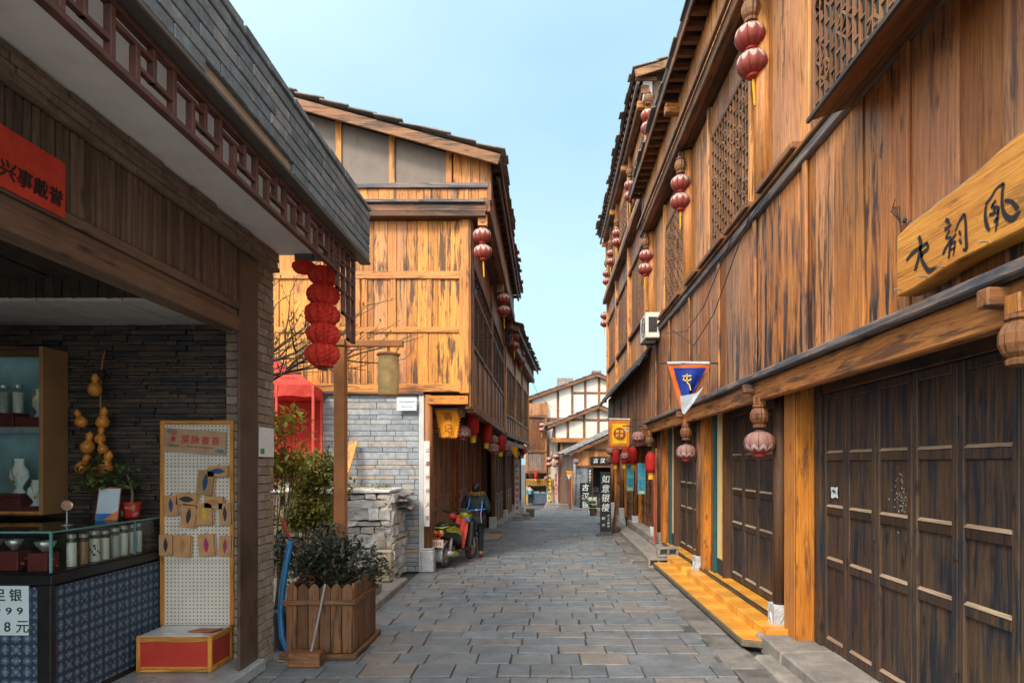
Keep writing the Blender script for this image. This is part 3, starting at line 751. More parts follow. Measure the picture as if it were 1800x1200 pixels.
# hanging gourds
gd = T('gourd_string', 'string of orange bottle gourds hanging on the dark stone wall', 'gourds', (-4.33, 6.08, 3.0))
P('cord', MB().tube([(.03,.02,.10),(.02,0,.0),(0,0,-.2),(.0,0,-.5),(-.01,0,-.95)], .008, 6), plain('jute', (.30,.16,.07), .8), gd)
P('knot', MB().ell((0,0,-.13),(.04,.035,.05),10,6), plain('black_knot', (.02,.02,.025), .7), gd)
gmat = plain('gourd_skin', (.58,.22,.03), .3, .5, var=.3, sc=9)
gmb = MB().lathe((0,0,0), [(.004,.19),(.012,.18),(.028,.165),(.040,.135),(.036,.105),(.028,.088),(.045,.065),(.068,.03),(.072,-.005),(.058,-.045),(.028,-.068),(.004,-.072)], 18)
g0 = None
for (gx, gz_, s_, tl) in [(0,-.29,1.0,.05),(-.16,-.60,.85,.5),(.06,-.60,.95,-.35),(-.09,-.84,.95,.15),(.09,-.86,.72,-.3),(-.17,-1.04,1.0,.45),(.12,-1.04,1.1,-.45),(-.03,-1.19,1.0,0),(.05,-.76,.75,.1)]:
    o = P('gourd', gmb, gmat, gd, smooth=True) if g0 is None else g0.copy()
    if g0 is None: g0 = o
    else: COL.objects.link(o); o.parent = gd
    o.location = (gx*.8, -.06+R.uniform(-.02,.02), gz_); o.rotation_euler = (0, tl, R.uniform(0,3)); o.scale = (s_*.88,)*3
# wall cabinet
wc = T('wall_cabinet', 'wooden wall cabinet with glass front beside the gourds', 'cabinet', (-5.6, 6.0, 1.55))
def WP(n, mb, mat, **k): return P(n, mb, mat, k.pop('parent', wc), world=True, **k)
cw = plain('cabinet_veneer', (.30,.165,.07), .45, var=.15, sc=3); X0, X1, Y0, Y1 = -6.9, -4.71, 5.85, 6.17
WP('side_board', MB().box(X1-.035,X1,Y0,Y1,1.52,3.10), cw, bevel=.004)
WP('bottom_board', MB().box(X0,X1-.036,Y0+.01,Y1,1.52,1.555), wood('amber','x'), bevel=.004)
WP('top_board', MB().box(X0,X1-.036,Y0+.01,Y1,3.06,3.10), wood('brown','x'), bevel=.004)
WP('back_board', MB().box(X0,X1-.036,Y1-.02,Y1-.002,1.556,3.059), plain('teal_grey_back', (.16,.21,.21), .5))
sh = WP('shelf', MB().box(X0,X1-.037,Y0+.02,Y1-.022,2.31,2.33), plain('pale_shelf', (.35,.42,.44), .4))
WP('top_lip', MB().box(X0,X1-.037,Y0+.010,Y0+.02,3.0,3.059), wood('brown','x'))
P('shelf_edge', MB().box(X0,X1-.037,Y0+.008,Y0+.018,2.29,2.345), plain('silver_edge', (.45,.50,.52), .3, .5, .5), sh, world=True)
WP('glass_door', MB().box(X0,-5.32,Y0+.002,Y0+.007,1.56,3.055), glass()); WP('glass_door', MB().box(-5.30,X1-.037,Y0+.002,Y0+.007,1.56,3.055), glass())
WP('led_strip', MB().box(-6.5,-4.9,Y0+.034,Y0+.05,3.04,3.055), emis('cool_led', (.55,.9,1.0), 5))
WP('led_strip', MB().box(-6.5,-4.9,Y0+.034,Y0+.05,2.30,2.309), emis('cool_led_low', (.55,.9,1.0), 5))
vel = plain('dark_red_velvet', (.12,.018,.016), .7)
bt = T('necklace_bust', 'white necklace bust with gold pendant on the lower cabinet shelf', 'display bust', (-5.05, 6.0, 1.72))
mb = MB().lathe((0,0,0), [(.07,0),(.05,.02),(.03,.05),(.05,.09),(.095,.15),(.085,.22),(.05,.26),(.045,.31),(.05,.33)], 16, sy=.45)
P('bust', mb, plain('white_velvet', (.66,.68,.68), .7), bt, smooth=True)
P('necklace', MB().tube([(-.05,-.03,.3),(-.03,-.05,.2),(0,-.06,.14),(.03,-.05,.2),(.05,-.03,.3)], .004, 5).ell((0,-.062,.12),(.014,.006,.02),8,5), plain('gold', (.7,.42,.08), .3, .5, .9), bt)
b2_ = dup(bt, (-4.86, 5.97, 1.60), .5, 'tilted white bust with gold chain at the right of the lower cabinet shelf'); b2_.scale = (.8,.9,.75)
b3_ = dup(bt, (-4.86, 6.0, 2.45), -.3, 'white bust on the red box of the upper cabinet shelf'); b3_.scale = (.9,.9,.8)
for (x, z, hx, hz, lab) in [(-4.88,2.332,.13,.11,'dark red box under the white bust on the upper cabinet shelf'),(-5.15,2.332,.12,.15,'dark red box under the jars on the upper cabinet shelf'),(-5.1,1.558,.14,.16,'dark red box under the gold pendant bust in the cabinet'),(-4.86,1.558,.1,.04,'low dark red box under the tilted bust in the cabinet')]:
    b = T('velvet_box', lab, 'box', (x, 6.0, z)); P('box_body', MB().box(-hx,hx,-.1,.1,0,hz*.8), vel, b, bevel=.004); P('lid', MB().box(-hx-.003,hx+.003,-.103,.103,hz*.81,hz), vel, b, bevel=.004)
jar(-5.06, 6.0, 2.484, .045, .27, 'white', 'white jar with a tin lid on the upper cabinet shelf beside the bust', 'jars in the wall cabinet')
jar(-5.20, 6.0, 2.484, .045, .27, 'grey', 'clear grey jar on the upper cabinet shelf behind the glass edge', 'jars in the wall cabinet')

# pegboard stand and its cards
pg = T('pegboard_stand', 'tall white pegboard with orange wood frame behind the red box', 'display stand', (-3.36, 6.08, .44))
orw = wood('board','z'); orx = wood('board','x')
PBX0, PBX1, PBY = -3.735, -3.02, 6.06
P('board', MB().box(PBX0+.04,PBX1-.04,PBY,PBY+.02,.44,2.38), pegboard(), pg, world=True)
for x in (PBX0, PBX1-.04): P('frame_post', MB().box(x,x+.04,PBY-.015,PBY+.03,.44,2.42), orw, pg, world=True, bevel=.006)
P('frame_rail', MB().box(PBX0+.041,PBX1-.041,PBY-.013,PBY+.028,2.38,2.42), orx, pg, world=True, bevel=.006)
for z in (1.05, 1.40, 1.98): P('board_joint', MB().box(PBX0+.042,PBX1-.042,PBY-.002,PBY-.0005,z,z+.004), plain('joint_shadow', (.2,.17,.14), .7), pg, world=True)
hd = T('header_card', 'tan header card with red characters at the top of the pegboard', 'sign', (-3.4, 6.05, 2.2), tilt=(0, math.radians(4), 0))
P('card', MB().box(-.30,.31,-.006,-.001,-.10,.13), plain('kraft_card', (.40,.26,.15), .6), hd)
m = MB(); write(m, '葉脉書簽', (.06,-.009,.035), (1,0,0), (0,0,1), .085, .098, bold=.008); write(m, '印象', (-.20,-.009,.06), (1,0,0), (0,0,1), .055, .06, vertical=True, bold=.015)
P('lettering', m, plain('red_ink', (.45,.03,.025), .6), hd)
m = MB(); write(m, 'Veined bookmarks', (.07,-.009,-.035), (1,0,0), (0,0,1), .028, .0165, bold=.0); write(m, '古镇印象', (-.20,-.009,-.035), (1,0,0), (0,0,1), .026, .03, bold=.0)
P('small_lettering', m, plain('brown_ink', (.12,.06,.04), .6), hd)
P('blue_ornament', MB().ell((-.24,-.008,.10),(.035,.002,.02),8,5).ell((.25,-.008,-.06),(.045,.002,.022),8,5), plain('grey_blue_print', (.10,.20,.25), .6), hd)
kraft = plain('kraft_paper', (.46,.25,.11), .6); 
cc = {'blue': plain('blue_leaf', (.02,.06,.20), .5), 'dark': plain('dark_leaf', (.025,.03,.045), .5), 'pink': plain('pink_tassel', (.30,.03,.12), .5), 'yellow': plain('yellow_leaf', (.55,.36,.04), .5), 'tan': plain('tan_leaf', (.38,.17,.07), .5)}
def card(x, z, w_, h_, tilt, kind, lab, sleeve=False):
    w_, h_ = w_*1.15, h_*1.15
    c = T('bookmark_card', lab, 'card', (x, PBY-.02, z), tilt=(0, tilt, 0), group='bookmark cards on the pegboard')
    P('card_body', MB().box(-w_/2,w_/2,-.022,-.006,-h_/2,h_/2).box(-w_/2+.015,w_/2+.012,-.004,0,-h_/2-.006,h_/2-.01), kraft, c)
    P('leaf_bookmark', MB().prism([((.17*w_*math.sin(math.pi*q/7)*(1 if q < 8 else 1) if h_ > w_ else -.38*w_+.76*w_*q/7), -.026, (-.36*h_+.72*h_*q/7 if h_ > w_ else .26*h_*math.sin(math.pi*q/7))) for q in range(8)]+[((-.15*w_*math.sin(math.pi*q/7) if h_ > w_ else .38*w_-.76*w_*q/7), -.026, (.36*h_-.72*h_*q/7 if h_ > w_ else -.24*h_*math.sin(math.pi*q/7))) for q in range(1,7)], (0,.003,0)), cc[kind], c)
    P('hook', MB().bar((0,-.02,h_/2),(0,.02,h_/2+.02),.004), STEEL(), c)
    if sleeve: P('clear_sleeve', MB().box(-w_/2-.006,w_/2+.006,-.030,-.028,-h_/2-.006,h_/2+.02), glass(), c)
card(-3.16,1.93,.17,.09,.0,'blue','blue leaf bookmark lying wide at the top right of the pegboard')
card(-3.28,1.82,.13,.20,.12,'blue','blue bookmark in a shiny clear sleeve on the pegboard',True)
card(-3.61,1.60,.11,.17,-.05,'blue','blue leaf bookmark card at the left of the middle row')
card(-3.46,1.66,.17,.10,.08,'dark','wide dark leaf card at the top of the middle row')
card(-3.44,1.50,.12,.19,.14,'dark','tilted dark leaf card below the wide card')
card(-3.29,1.52,.13,.18,-.04,'yellow','bookmark card with a yellow tassel in the middle row')
card(-3.20,1.63,.15,.10,.1,'tan','tan wide card above the yellow tassel card')
card(-3.09,1.52,.10,.18,-.05,'dark','dark leaf card at the right end of the middle row')
card(-3.66,1.22,.11,.17,.0,'dark','dark leaf card at the left end of the lowest row')
card(-3.50,1.21,.13,.18,.05,'tan','light tan leaf card in the lowest row')
card(-3.27,1.22,.13,.18,-.08,'pink','card with a pink tassel in the lowest row')
card(-3.09,1.21,.10,.17,.04,'pink','dark card with a pink stripe at the right end of the lowest row')
rb = T('red_box_stand', 'low red box with orange wood frame in front of the pegboard', 'box', (-3.36, 5.86, .12))
def RP(n, mb, mat, **k): return P(n, mb, mat, rb, world=True, **k)
X0, X1, Y0, Y1 = -3.70, -3.02, 5.64, 6.035
redp = plain('red_panel', (.40,.035,.022), .45, var=.12)
RP('panel', MB().box(X0+.012,X1-.012,Y0+.012,Y1-.012,.135,.43), redp)
for x in (X0, X1-.035):
    for y in (Y0, Y1-.035): RP('post', MB().box(x,x+.035,y,y+.035,.118,.45), orw, bevel=.007)
for z in (.12, .392):
    RP('rail', MB().box(X0+.036,X1-.036,Y0+.002,Y0+.03,z,z+.05), orx, bevel=.006); RP('rail', MB().box(X1-.030,X1-.002,Y0+.036,Y1-.036,z,z+.05), wood('board','y'), bevel=.006)
RP('top_plate', MB().box(X0+.02,X1-.02,Y0+.02,Y1-.01,.436,.446), plain('white_gloss_top', (.62,.66,.70), .12, .6))
bk = T('folded_leaflet', 'orange leaflet lying on the white top of the red box', 'leaflet', (-3.15, 5.83, .447))
P('cover', MB().prism([(-.16,-.05,.001),(.09,-.09,.001),(.12,.05,.001),(-.10,.07,.001)], (0,0,.008)), plain('orange_cover', (.45,.10,.03), .5), bk)
P('page', MB().prism([(.0,-.10,.012),(.10,-.11,.022),(.125,.03,.018),(.02,.04,.011)], (0,0,.003)), plain('printed_page', (.30,.12,.05), .5), bk)
# ============================================================ LANTERNS (built once, copied)
def pumpkin_mesh(r=.17, h=.125, n=40):
    prof = [(r*.30,-h*.98)]
    for i in range(13):
        t = -math.pi/2*.86 + math.pi*.86*i/12
        prof.append((r*math.cos(t)**.75, h*math.sin(t)/math.sin(math.pi/2*.86)))
    prof.append((r*.28, h*.99))
    return MB().lathe((0,0,0), prof, n, lobes=10, amp=.045)
PUMP = pumpkin_mesh()
def pump_parts(parent, loc, up, i):
    b = P('lantern', MB().add(PUMP.v, PUMP.f), lantern_silk(up), parent, loc=loc, smooth=True)
    m = MB()
    for k in range(10):
        a = 2*math.pi*k/10
        m.tube([(.163*math.cos(t)**.75*math.cos(a)+.002*math.cos(a), .163*math.cos(t)**.75*math.sin(a)+.002*math.sin(a), .126*math.sin(t)) for t in [(-1.3+2.6*j/8) for j in range(9)]], .0035, 4)
    P('wire_frame', m, plain('dark_wire', (.07,.03,.03), .5), b)
    P('collar', MB().lathe((0,0,0), [(.062,-.15),(.066,-.145),(.066,-.115),(.05,-.112)], 16), plain('red_collar', (.40,.03,.025), .5), b, smooth=False)
    P('top_cap', MB().lathe((0,0,0), [(.055,.115),(.055,.14),(.02,.145)], 14), plain('dark_cap', (.10,.04,.03), .6), b)
    return b
def mk_pair():
    t = T('lantern_string', 'x', 'lanterns', (0,0,0))
    P('cord', MB().tube([(0,0,.32),(0,0,-.2)], .006, 5), DARKM(), t)
    pump_parts(t, (0,0,.14), True, 0); pump_parts(t, (0,0,-.16), True, 1)
    P('tassel', MB().lathe((0,0,0), [(.010,-.33),(.014,-.36),(.015,-.40),(.012,-.58),(.010,-.62)], 8), YELC(), t)
    return t
def mk_single():
    t = T('pumpkin_lantern', 'x', 'lantern', (0,0,0))
    P('cord', MB().tube([(0,0,.22),(0,0,.12)], .006, 5).tube([(-.03,0,.2),(.0,0,.225),(.05,0,.2)], .005, 5), DARKM(), t)
    pump_parts(t, (0,0,0), False, 0); return t
def mk_red():
    t = T('red_lantern', 'x', 'lantern', (0,0,0))
    prof = [(.075,-.235)]
    for i in range(15):
        u = -1+2*i/14; prof.append((.132*(1-abs(u)**5*.38), .225*u))
    prof.append((.075,.235))
    P('lantern_body', MB().lathe((0,0,0), prof, 24, lobes=24, amp=.02), REDC(), t, smooth=True)
    P('top_cap', MB().lathe((0,0,0), [(.08,.236),(.08,.262),(.03,.27)], 16), plain('gold_black_cap', (.10,.06,.02), .5), t)
    P('bottom_cap', MB().lathe((0,0,0), [(.06,-.262),(.08,-.255),(.08,-.236)], 16), plain('gold_cap', (.42,.22,.03), .5), t)
    P('tassel', MB().lathe((0,0,0), [(.055,-.264),(.062,-.29),(.066,-.375),(.05,-.38)], 12), YELC(), t)
    P('cord', MB().tube([(0,0,.27),(0,0,.40)], .005, 5), DARKM(), t)
    return t
PAIR = mk_pair(); SING = mk_single(); REDL = mk_red(); _used = set()
def hang(proto, loc, label, group, scale=1.0):
    rot = R.uniform(0, 6.28)
    if proto.name not in _used:
        _used.add(proto.name); proto.location = loc; proto.rotation_euler = (R.uniform(-.05,.05),R.uniform(-.05,.05),rot); proto.scale = (scale,)*3; proto['label'] = label; proto['group'] = group; return proto
    r = dup(proto, loc, rot, label, scale, group); r.rotation_euler = (R.uniform(-.06,.06), R.uniform(-.06,.06), rot); return r
def bulb_mesh():
    m = MB().lathe((0,0,0), [(.05,-.13),(.07,-.125),(.075,-.10),(.06,-.09),(.085,-.065),(.103,-.02),(.103,.03),(.085,.075),(.06,.095),(.078,.105),(.075,.125),(.06,.13)], 32, lobes=12, amp=.13)
    return m
BULB = bulb_mesh()
def pendant(parent, x, y, z, post=.18, tone='brown', side=-1):
    """carved hanging post end: square neck and melon-shaped drop, z = centre of the drop"""
    o = P('pendant_post', MB().box(x-.055,x+.055,y-.055,y+.055,z+.125,z+.13+post), wood(tone,'z'), parent, world=True, bevel=.008)
    m = MB(); m.add([(v[0]+x, v[1]+y, v[2]+z) for v in BULB.v], BULB.f)
    P('carved_drop', m, wood('brown','z'), o, world=True)
    return o

# ============================================================ TIMBER HOUSE A (left, behind the alley)
AY = 11.6
hA = T('timber_house', 'yellow timber house with plank gable and stone ground floor on the left', 'house', (-3.5, 13.5, 0))
def AP(n, mb, mat, **k): return P(n, mb, mat, k.pop('parent', hA), world=True, **k)
YL, YR = 11.6, 20.5
def roofz(x): return 7.52 + (-.8-x)*.275
m = MB(); masonry(m, 'x', -7.5, -2.36, 0, 3.30, AY, -1, 34, (.22,.75), .09, .007, .006, rowvar=.35); AP('stone_wall', m, STONE_BLUE(), bevel=.004)
AP('core_wall', MB().box(-7.5,-2.42,AY+.07,YR,0,6.6).box(-2.42,-1.5,AY+.12,YR,3.36,6.6).box(-7.5,-1.16,AY+.05,YR,6.62,7.36), wood('deep','z'))
AP('corner_pilaster', MB().box(-2.355,-2.26,AY-.03,AY+.10,0,3.28), plaster('pale_pilaster', (.50,.51,.51), (.30,.28,.26), .4), bevel=.006)
# upper plank gable
m = MB(); planks(m, 'x', -7.5, -1.50, 3.48, 6.50, AY, -1, .03, .21); AP('plank_gable', m, wood('yellow','z'), bevel=.003)
tr = wood('yellowtrim','x'); trz = wood('yellowtrim','z')
for z0, z1, pr in ((3.33,3.48,.05),(4.43,4.53,.035),(5.42,5.56,.04)):
    AP('wall_rail', MB().box(-7.5,-1.50,AY-pr,AY+.03,z0,z1), tr, bevel=.006)
for x, z0, z1 in ((-3.36,3.482,4.428),(-3.36,4.532,5.418),(-2.83,4.532,5.418),(-2.16,4.532,5.418),(-5.0,3.482,5.41),(-4.35,4.532,5.418)):
    AP('wall_batten', MB().box(x-.05,x+.05,AY-.022,AY+.02,z0,z1), trz, bevel=.005)
AP('wall_batten', MB().box(-3.58,-3.44,AY-.03,AY+.02,3.482,5.418), trz, bevel=.005)
AP('corner_post', MB().box(-1.60,-1.42,AY-.06,AY+.12,3.30,6.55), trz, bevel=.012)
AP('corner_board', MB().box(-1.42,-1.385,AY-.05,AY+.16,3.05,6.55), wood('brown','z'), bevel=.006)
AP('foot_beam', MB().box(-7.5,-2.26,AY-.075,AY+.05,3.285,3.328), wood('brown','x'), bevel=.006)
AP('side_bracket', MB().box(-2.18,-1.44,AY-.04,AY+.08,3.10,3.26), wood('fresh','x'), bevel=.008)
# third storey gable strip
AP('tie_beam', MB().box(-7.5,-1.08,AY-.20,AY+.05,6.60,6.74), wood('brown','x'), bevel=.01)
AP('tie_beam', MB().box(-7.5,-1.12,AY-.26,AY+.05,6.745,6.80), wood('ledge','x'), bevel=.008)
AP('tie_beam', MB().box(-7.5,-1.10,AY-.22,AY+.04,6.505,6.595), wood('deep','x'), bevel=.008)
m = MB(); planks(m, 'x', -7.5, -1.06, 6.81, 7.03, AY-.14, -1, .03, .16); AP('plank_band', m, wood('yellow','z'), bevel=.003)
AP('band_rail', MB().box(-7.5,-1.05,AY-.19,AY-.1,7.035,7.13), wood('ledge','x'), bevel=.008)
m = MB().prism([(-7.5,AY-.12,7.13),(-1.72,AY-.12,7.13),(-1.72,AY-.12,roofz(-1.72)-.1),(-5.3,AY-.12,roofz(-5.3)-.1),(-7.5,AY-.12,roofz(-5.3)-.5)], (0,.1,0)); AP('plaster_panel', m, GREYP())
m = MB(); 
for x in (-1.70,-1.54,-1.38,-1.22): m.box(x+.003,x+.157,AY-.15,AY-.1,7.13,roofz(x+.16)-.04)
AP('plank_panel', m, wood('yellow','z'), bevel=.003)
for x in (-1.78,-2.82,-3.80,-4.9): AP('gable_stud', MB().box(x-.055,x+.055,AY-.16,AY-.1,7.13,roofz(x)-.06), trz, bevel=.006)
AP('gable_corner_post', MB().box(-1.075,-1.0,AY-.18,AY+.1,6.80,7.50), wood('brown','z'), bevel=.008)
m = MB().prism([(-.86,AY-.46,7.33),(-5.35,AY-.46,roofz(-5.35)-.20),(-5.35,AY-.46,roofz(-5.35)-.005),(-.80,AY-.46,7.51)], (0,.05,0)); AP('barge_board', m, wood('brown','x'), bevel=.008, label='long orange brown barge board under the slate edge')
m = MB()
m.prism([(-.84,AY-.40,7.50),(-5.3,AY-.40,roofz(-5.3)-.02),(-5.3,AY-.40,roofz(-5.3)+.02),(-.84,AY-.40,7.54)], (0,YR-AY+.35,0)); m.prism([(-5.31,AY-.4,roofz(-5.3)),(-9,AY-.4,7.6),(-9,AY-.4,7.65),(-5.31,AY-.4,roofz(-5.3)+.04)], (0,YR-AY+.35,0))
rfA = AP('roof', m, wood('deep','y'))
def slate_roof(m, y0, y1, xe, ze, xr, zr, row=.42, wd=.42, th=.026, jag=.04):
    n = max(1, int(abs(xr-xe)/row)); sl = (zr-ze)/(xr-xe); ang = math.atan(sl); d = Vector((math.copysign(1, xr-xe), 0, sl*math.copysign(1, xr-xe))).normalized()
    nrm = Vector((-d.z, 0, d.x)) if d.x > 0 else Vector((d.z, 0, -d.x))
    for i in range(n):
        y = y0 - R.uniform(0, wd*.5)
        while y < y1:
            ww = wd*R.uniform(.6, 1.25); a, b = max(y, y0-R.uniform(0,.06)), min(y+ww, y1+R.uniform(0,.06))
            if b-a > .08:
                t = (i+.5)/n; c = Vector((xe+(xr-xe)*t, (a+b)/2, ze+(zr-ze)*t)) + nrm*(.045+R.uniform(-.006,.012)) - d*R.uniform(-jag, jag)
                if i == 0: c -= d*R.uniform(0, jag*1.2)
                tl = d + nrm*(-.075+R.uniform(-.03,.03)); tl.normalize(); n2 = tl.cross(Vector((0,1,0))).normalized()
                if n2.z < 0: n2 = -n2
                yv = Vector((R.uniform(-.04,.04), 1, R.uniform(-.02,.02))).normalized()
                m.obox(c, (tl, yv, n2), (row*.62, (b-a)/2-.004, th/2*R.uniform(.7,1.3)))
            y += ww
    return m
m = MB(); slate_roof(m, AY-.5, YR, -.80, 7.535, -5.35, roofz(-5.35)+.03); P('roof_slate', m, ROOFS(), rfA, world=True, bevel=.006)
AP('eave_fascia', MB().box(-.85,-.815,AY-.42,YR-.05,7.38,7.50), wood('brown','y'), bevel=.006)
y = AY-.1
while y < YR-.1: AP('rafter', MB().box(-1.07,-.86,y,y+.06,7.38,7.47), wood('deep','x')); y += .42
AP('gutter_pipe', MB().tube([(-.90,AY+.1,7.34),(-.90,YR-.2,7.30)], .035, 8), plain('dark_pipe', (.06,.045,.04), .5))
# loft band towards the street and its soffit
m = MB(); planks(m, 'y', AY-.12, YR, 6.86, 7.40, -1.05, 1, .03, .34); AP('loft_band', m, wood('rust','z'), bevel=.004)
AP('loft_beam', MB().box(-1.20,-1.02,AY-.17,YR,6.60,6.855), wood('brown','y'), bevel=.01)
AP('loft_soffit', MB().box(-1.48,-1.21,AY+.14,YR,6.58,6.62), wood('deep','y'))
# street face, upper storey
XU = -1.385
posts = [11.72, 15.95, 20.35]
for y in posts: AP('wall_post', MB().box(XU-.12,XU+.03,y-.085,y+.085,3.02,6.57), wood('brown','z'), bevel=.01)
AP('sill_beam', MB().box(XU-.10,XU+.045,AY+.17,YR,2.97,3.09), wood('brown','y'), bevel=.008)
AP('jetty_soffit', MB().box(-2.3,-1.46,AY+.17,YR,3.30,3.35), wood('deep','y'))
AP('jetty_beam', MB().box(-1.56,-1.46,AY+.17,YR,3.0,3.295), wood('deep','y'), bevel=.01)
def lattice_y(m, y0, y1, z0, z1, x0, x1, ny, nz, bw=.016, stag=True, diamonds=0):
    for i in range(ny+1):
        y = y0+(y1-y0)*i/ny; m.box(x0, x1, y-bw/2, y+bw/2, z0, z1)
    for k in range(nz+1):
        z = z0+(z1-z0)*k/nz
        if not stag: m.box(x0+.002, x1-.002, y0, y1, z-bw/2, z+bw/2)
        else:
            for i in range(ny):
                if (i+k) % 2 == 0 or k in (0, nz):
                    a = y0+(y1-y0)*i/ny+bw/2; b = y0+(y1-y0)*(i+1)/ny-bw/2; m.box(x0+.002, x1-.002, a, b, z-bw/2, z+bw/2)
    for _ in range(diamonds):
        i = R.randrange(0, max(1,ny-1)); k = R.randrange(0, max(1,nz-2)); dy = (y1-y0)/ny; dz = (z1-z0)/nz
        ya, yb = y0+i*dy, y0+(i+2)*dy; za = z0+k*dz; zb = za+2*dz; yc = (ya+yb)/2; zc = (za+zb)/2; xx = (x0+x1)/2
        for p, q in (((xx,ya,zc),(xx,yc,zb)),((xx,yc,zb),(xx,yb,zc)),((xx,yb,zc),(xx,yc,za)),((xx,yc,za),(xx,ya,zc))): m.bar(p, q, bw, abs(x1-x0)*.9, up=(1,0,0))
    return m
def bay_A(parent, y0, y1, xf, zb, out, pane_mat):
    """a jettied upper bay: wainscot, pair of windows, lattice fanlight, head boards; out = +1 faces +x"""
    f = lambda d: xf+out*d
    m = MB(); planks(m, 'y', y0, y1, zb+.08, zb+1.16, f(-.02), out, .03, (y1-y0)/4.2); P('wainscot', m, wood('door','z'), parent, world=True, bevel=.004)
    for z in (zb+.085, zb+1.165, zb+2.22, zb+2.72): P('wall_rail', MB().box(f(-.05),f(.02),y0,y1,z,z+.075), wood('brown','y'), parent, world=True, bevel=.006)
    for k in range(5):
        y = y0+(y1-y0)*k/4; P('wainscot_batten', MB().box(f(-.03),f(.012),max(y0,y-.03),min(y1,y+.03),zb+.162,zb+1.162), wood('brown','z'), parent, world=True, bevel=.004)
    w4 = (y1-y0-.06)/4
    for k in range(4):
        a = y0+.03+k*w4; b = a+w4-.012
        m = MB(); s = .05
        m.box(f(-.04),f(0),a,a+s,zb+1.245,zb+2.215).box(f(-.04),f(0),b-s,b,zb+1.245,zb+2.215).box(f(-.038),f(-.002),a+s,b-s,zb+1.245,zb+1.245+s).box(f(-.038),f(-.002),a+s,b-s,zb+2.215-s,zb+2.215)
        w_ = P('window', m, wood('deep','z'), parent, world=True, bevel=.004)
        m = MB(); lattice_y(m, a+s, b-s, zb+1.245+s, zb+2.215-s, f(-.03), f(-.012), 5, 9, .014); P('lattice', m, wood('deep','z'), w_, world=True)
        P('pane', MB().box(f(-.055),f(-.05),a,b,zb+1.245,zb+2.215), pane_mat, w_, world=True)
    m = MB(); lattice_y(m, y0+.02, y1-.02, zb+2.30, zb+2.715, f(-.03), f(-.01), 14, 4, .016); P('fanlight_lattice', m, wood('deep','z'), parent, world=True)
    P('fanlight_backing', MB().box(f(-.07),f(-.06),y0,y1,zb+2.295,zb+2.72), pane_mat, parent, world=True)
    m = MB(); planks(m, 'y', y0, y1, zb+2.80, zb+3.55, f(-.03), out, .03, .3); P('head_boards', m, wood('rust','z'), parent, world=True)
PANE = lambda: plain('dark_window', (.025,.03,.035), .15, .6, var=.3)
for a, b in zip(posts[:-1], posts[1:]): bay_A(hA, a+.085, b-.085, XU, 3.02, 1, PANE())
# ground floor: door bays
XG = -2.22
gp = [11.66, 15.0, 18.1, 20.4]
for y in gp:
    AP('column', MB().lathe((XG+.02,y,0), [(.085,.42),(.085,3.28)], 14), wood('porch','z'), smooth=True)
    AP('plinth', MB().box(XG-.10,XG+.14,y-.12,y+.12,0,.40).box(XG-.085,XG+.125,y-.105,y+.105,.401,.44), PLINTH(), bevel=.018)
def door_leaf(parent, y0, y1, z0, z1, xf, out, tone, rows=(.20,.47,.53,1.0), lat=False):
    """one leaf: stiles and rails with sunk panels; out = +1 faces +x"""
    f = lambda d: xf+out*d
    s = .065; m = MB(); H = z1-z0
    m.box(f(-.045),f(0),y0+.004,y0+s,z0,z1).box(f(-.045),f(0),y1-s,y1-.004,z0,z1)
    zs = [z0+H*r for r in rows]
    m.box(f(-.042),f(-.003),y0+s,y1-s,z0,z0+.09)
    prev = z0+.09; cells = []
    for zz in zs:
        top = zz if zz < z1-.01 else z1
        m.box(f(-.042),f(-.003),y0+s,y1-s,top-.075,top); cells.append((prev, top-.075)); prev = top
    lf = P('door_leaf', m, wood(tone,'z'), parent, world=True, bevel=.007)
    for k, (a, b) in enumerate(cells):
        if lat and (b-a) > .6:
            m = MB(); lattice_y(m, y0+s, y1-s, a, b, f(-.032), f(-.014), 5, int((b-a)/.07), .014); P('lattice', m, wood(tone,'z'), lf, world=True)
            P('lattice_backing', MB().box(f(-.042),f(-.036),y0+s,y1-s,a,b), wood('deep','z'), lf, world=True)
        else:
            m = MB().box(f(-.04),f(-.024),y0+s,y1-s,a,b)
            P('door_panel', m, wood(tone,'z'), lf, world=True, bevel=.003)
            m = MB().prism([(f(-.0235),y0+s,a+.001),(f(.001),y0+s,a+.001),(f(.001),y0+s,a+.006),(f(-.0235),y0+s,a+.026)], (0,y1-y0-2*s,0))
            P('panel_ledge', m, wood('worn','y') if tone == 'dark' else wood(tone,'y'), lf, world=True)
    return lf
for a, b in zip(gp[:-1], gp[1:]):
    AP('door_sill', MB().box(XG-.12,XG+.10,a+.12,b-.12,0,.16), CONC(), bevel=.015)
    AP('lintel', MB().box(XG-.08,XG+.05,a+.09,b-.09,2.72,2.90), wood('brown','y'), bevel=.008)
    m = MB(); planks(m, 'y', a+.09, b-.09, 2.905, 3.29, XG-.02, 1, .03, .3); AP('transom_boards', m, wood('deep','z'))
    n = 5; w_ = (b-a-.2)/n
    for k in range(n): door_leaf(hA, a+.1+k*w_, a+.1+(k+1)*w_, .165, 2.715, XG-.01, 1, 'door', (.16,.36,.46,1.0), lat=True)
for y, z, post in ((11.5,6.33,.2),(15.9,6.33,.2),(20.2,6.33,.2)): pass
for i, y in enumerate((11.48, 15.9, 20.2)):
    o = AP('carved_block', MB().box(-1.25,-1.08,y-.03,y+.10,6.36,6.56).ell((-1.165,y-.035,6.46),(.06,.012,.06),12,6), wood('yellowtrim' if i == 0 else 'lath','z'), bevel=.012)
AP('pendant_neck', MB().box(-1.22,-1.11,AY-.10,AY,6.56,6.62), wood('brown','z'), bevel=.005)
gA = 'double lanterns under the left hand eaves'
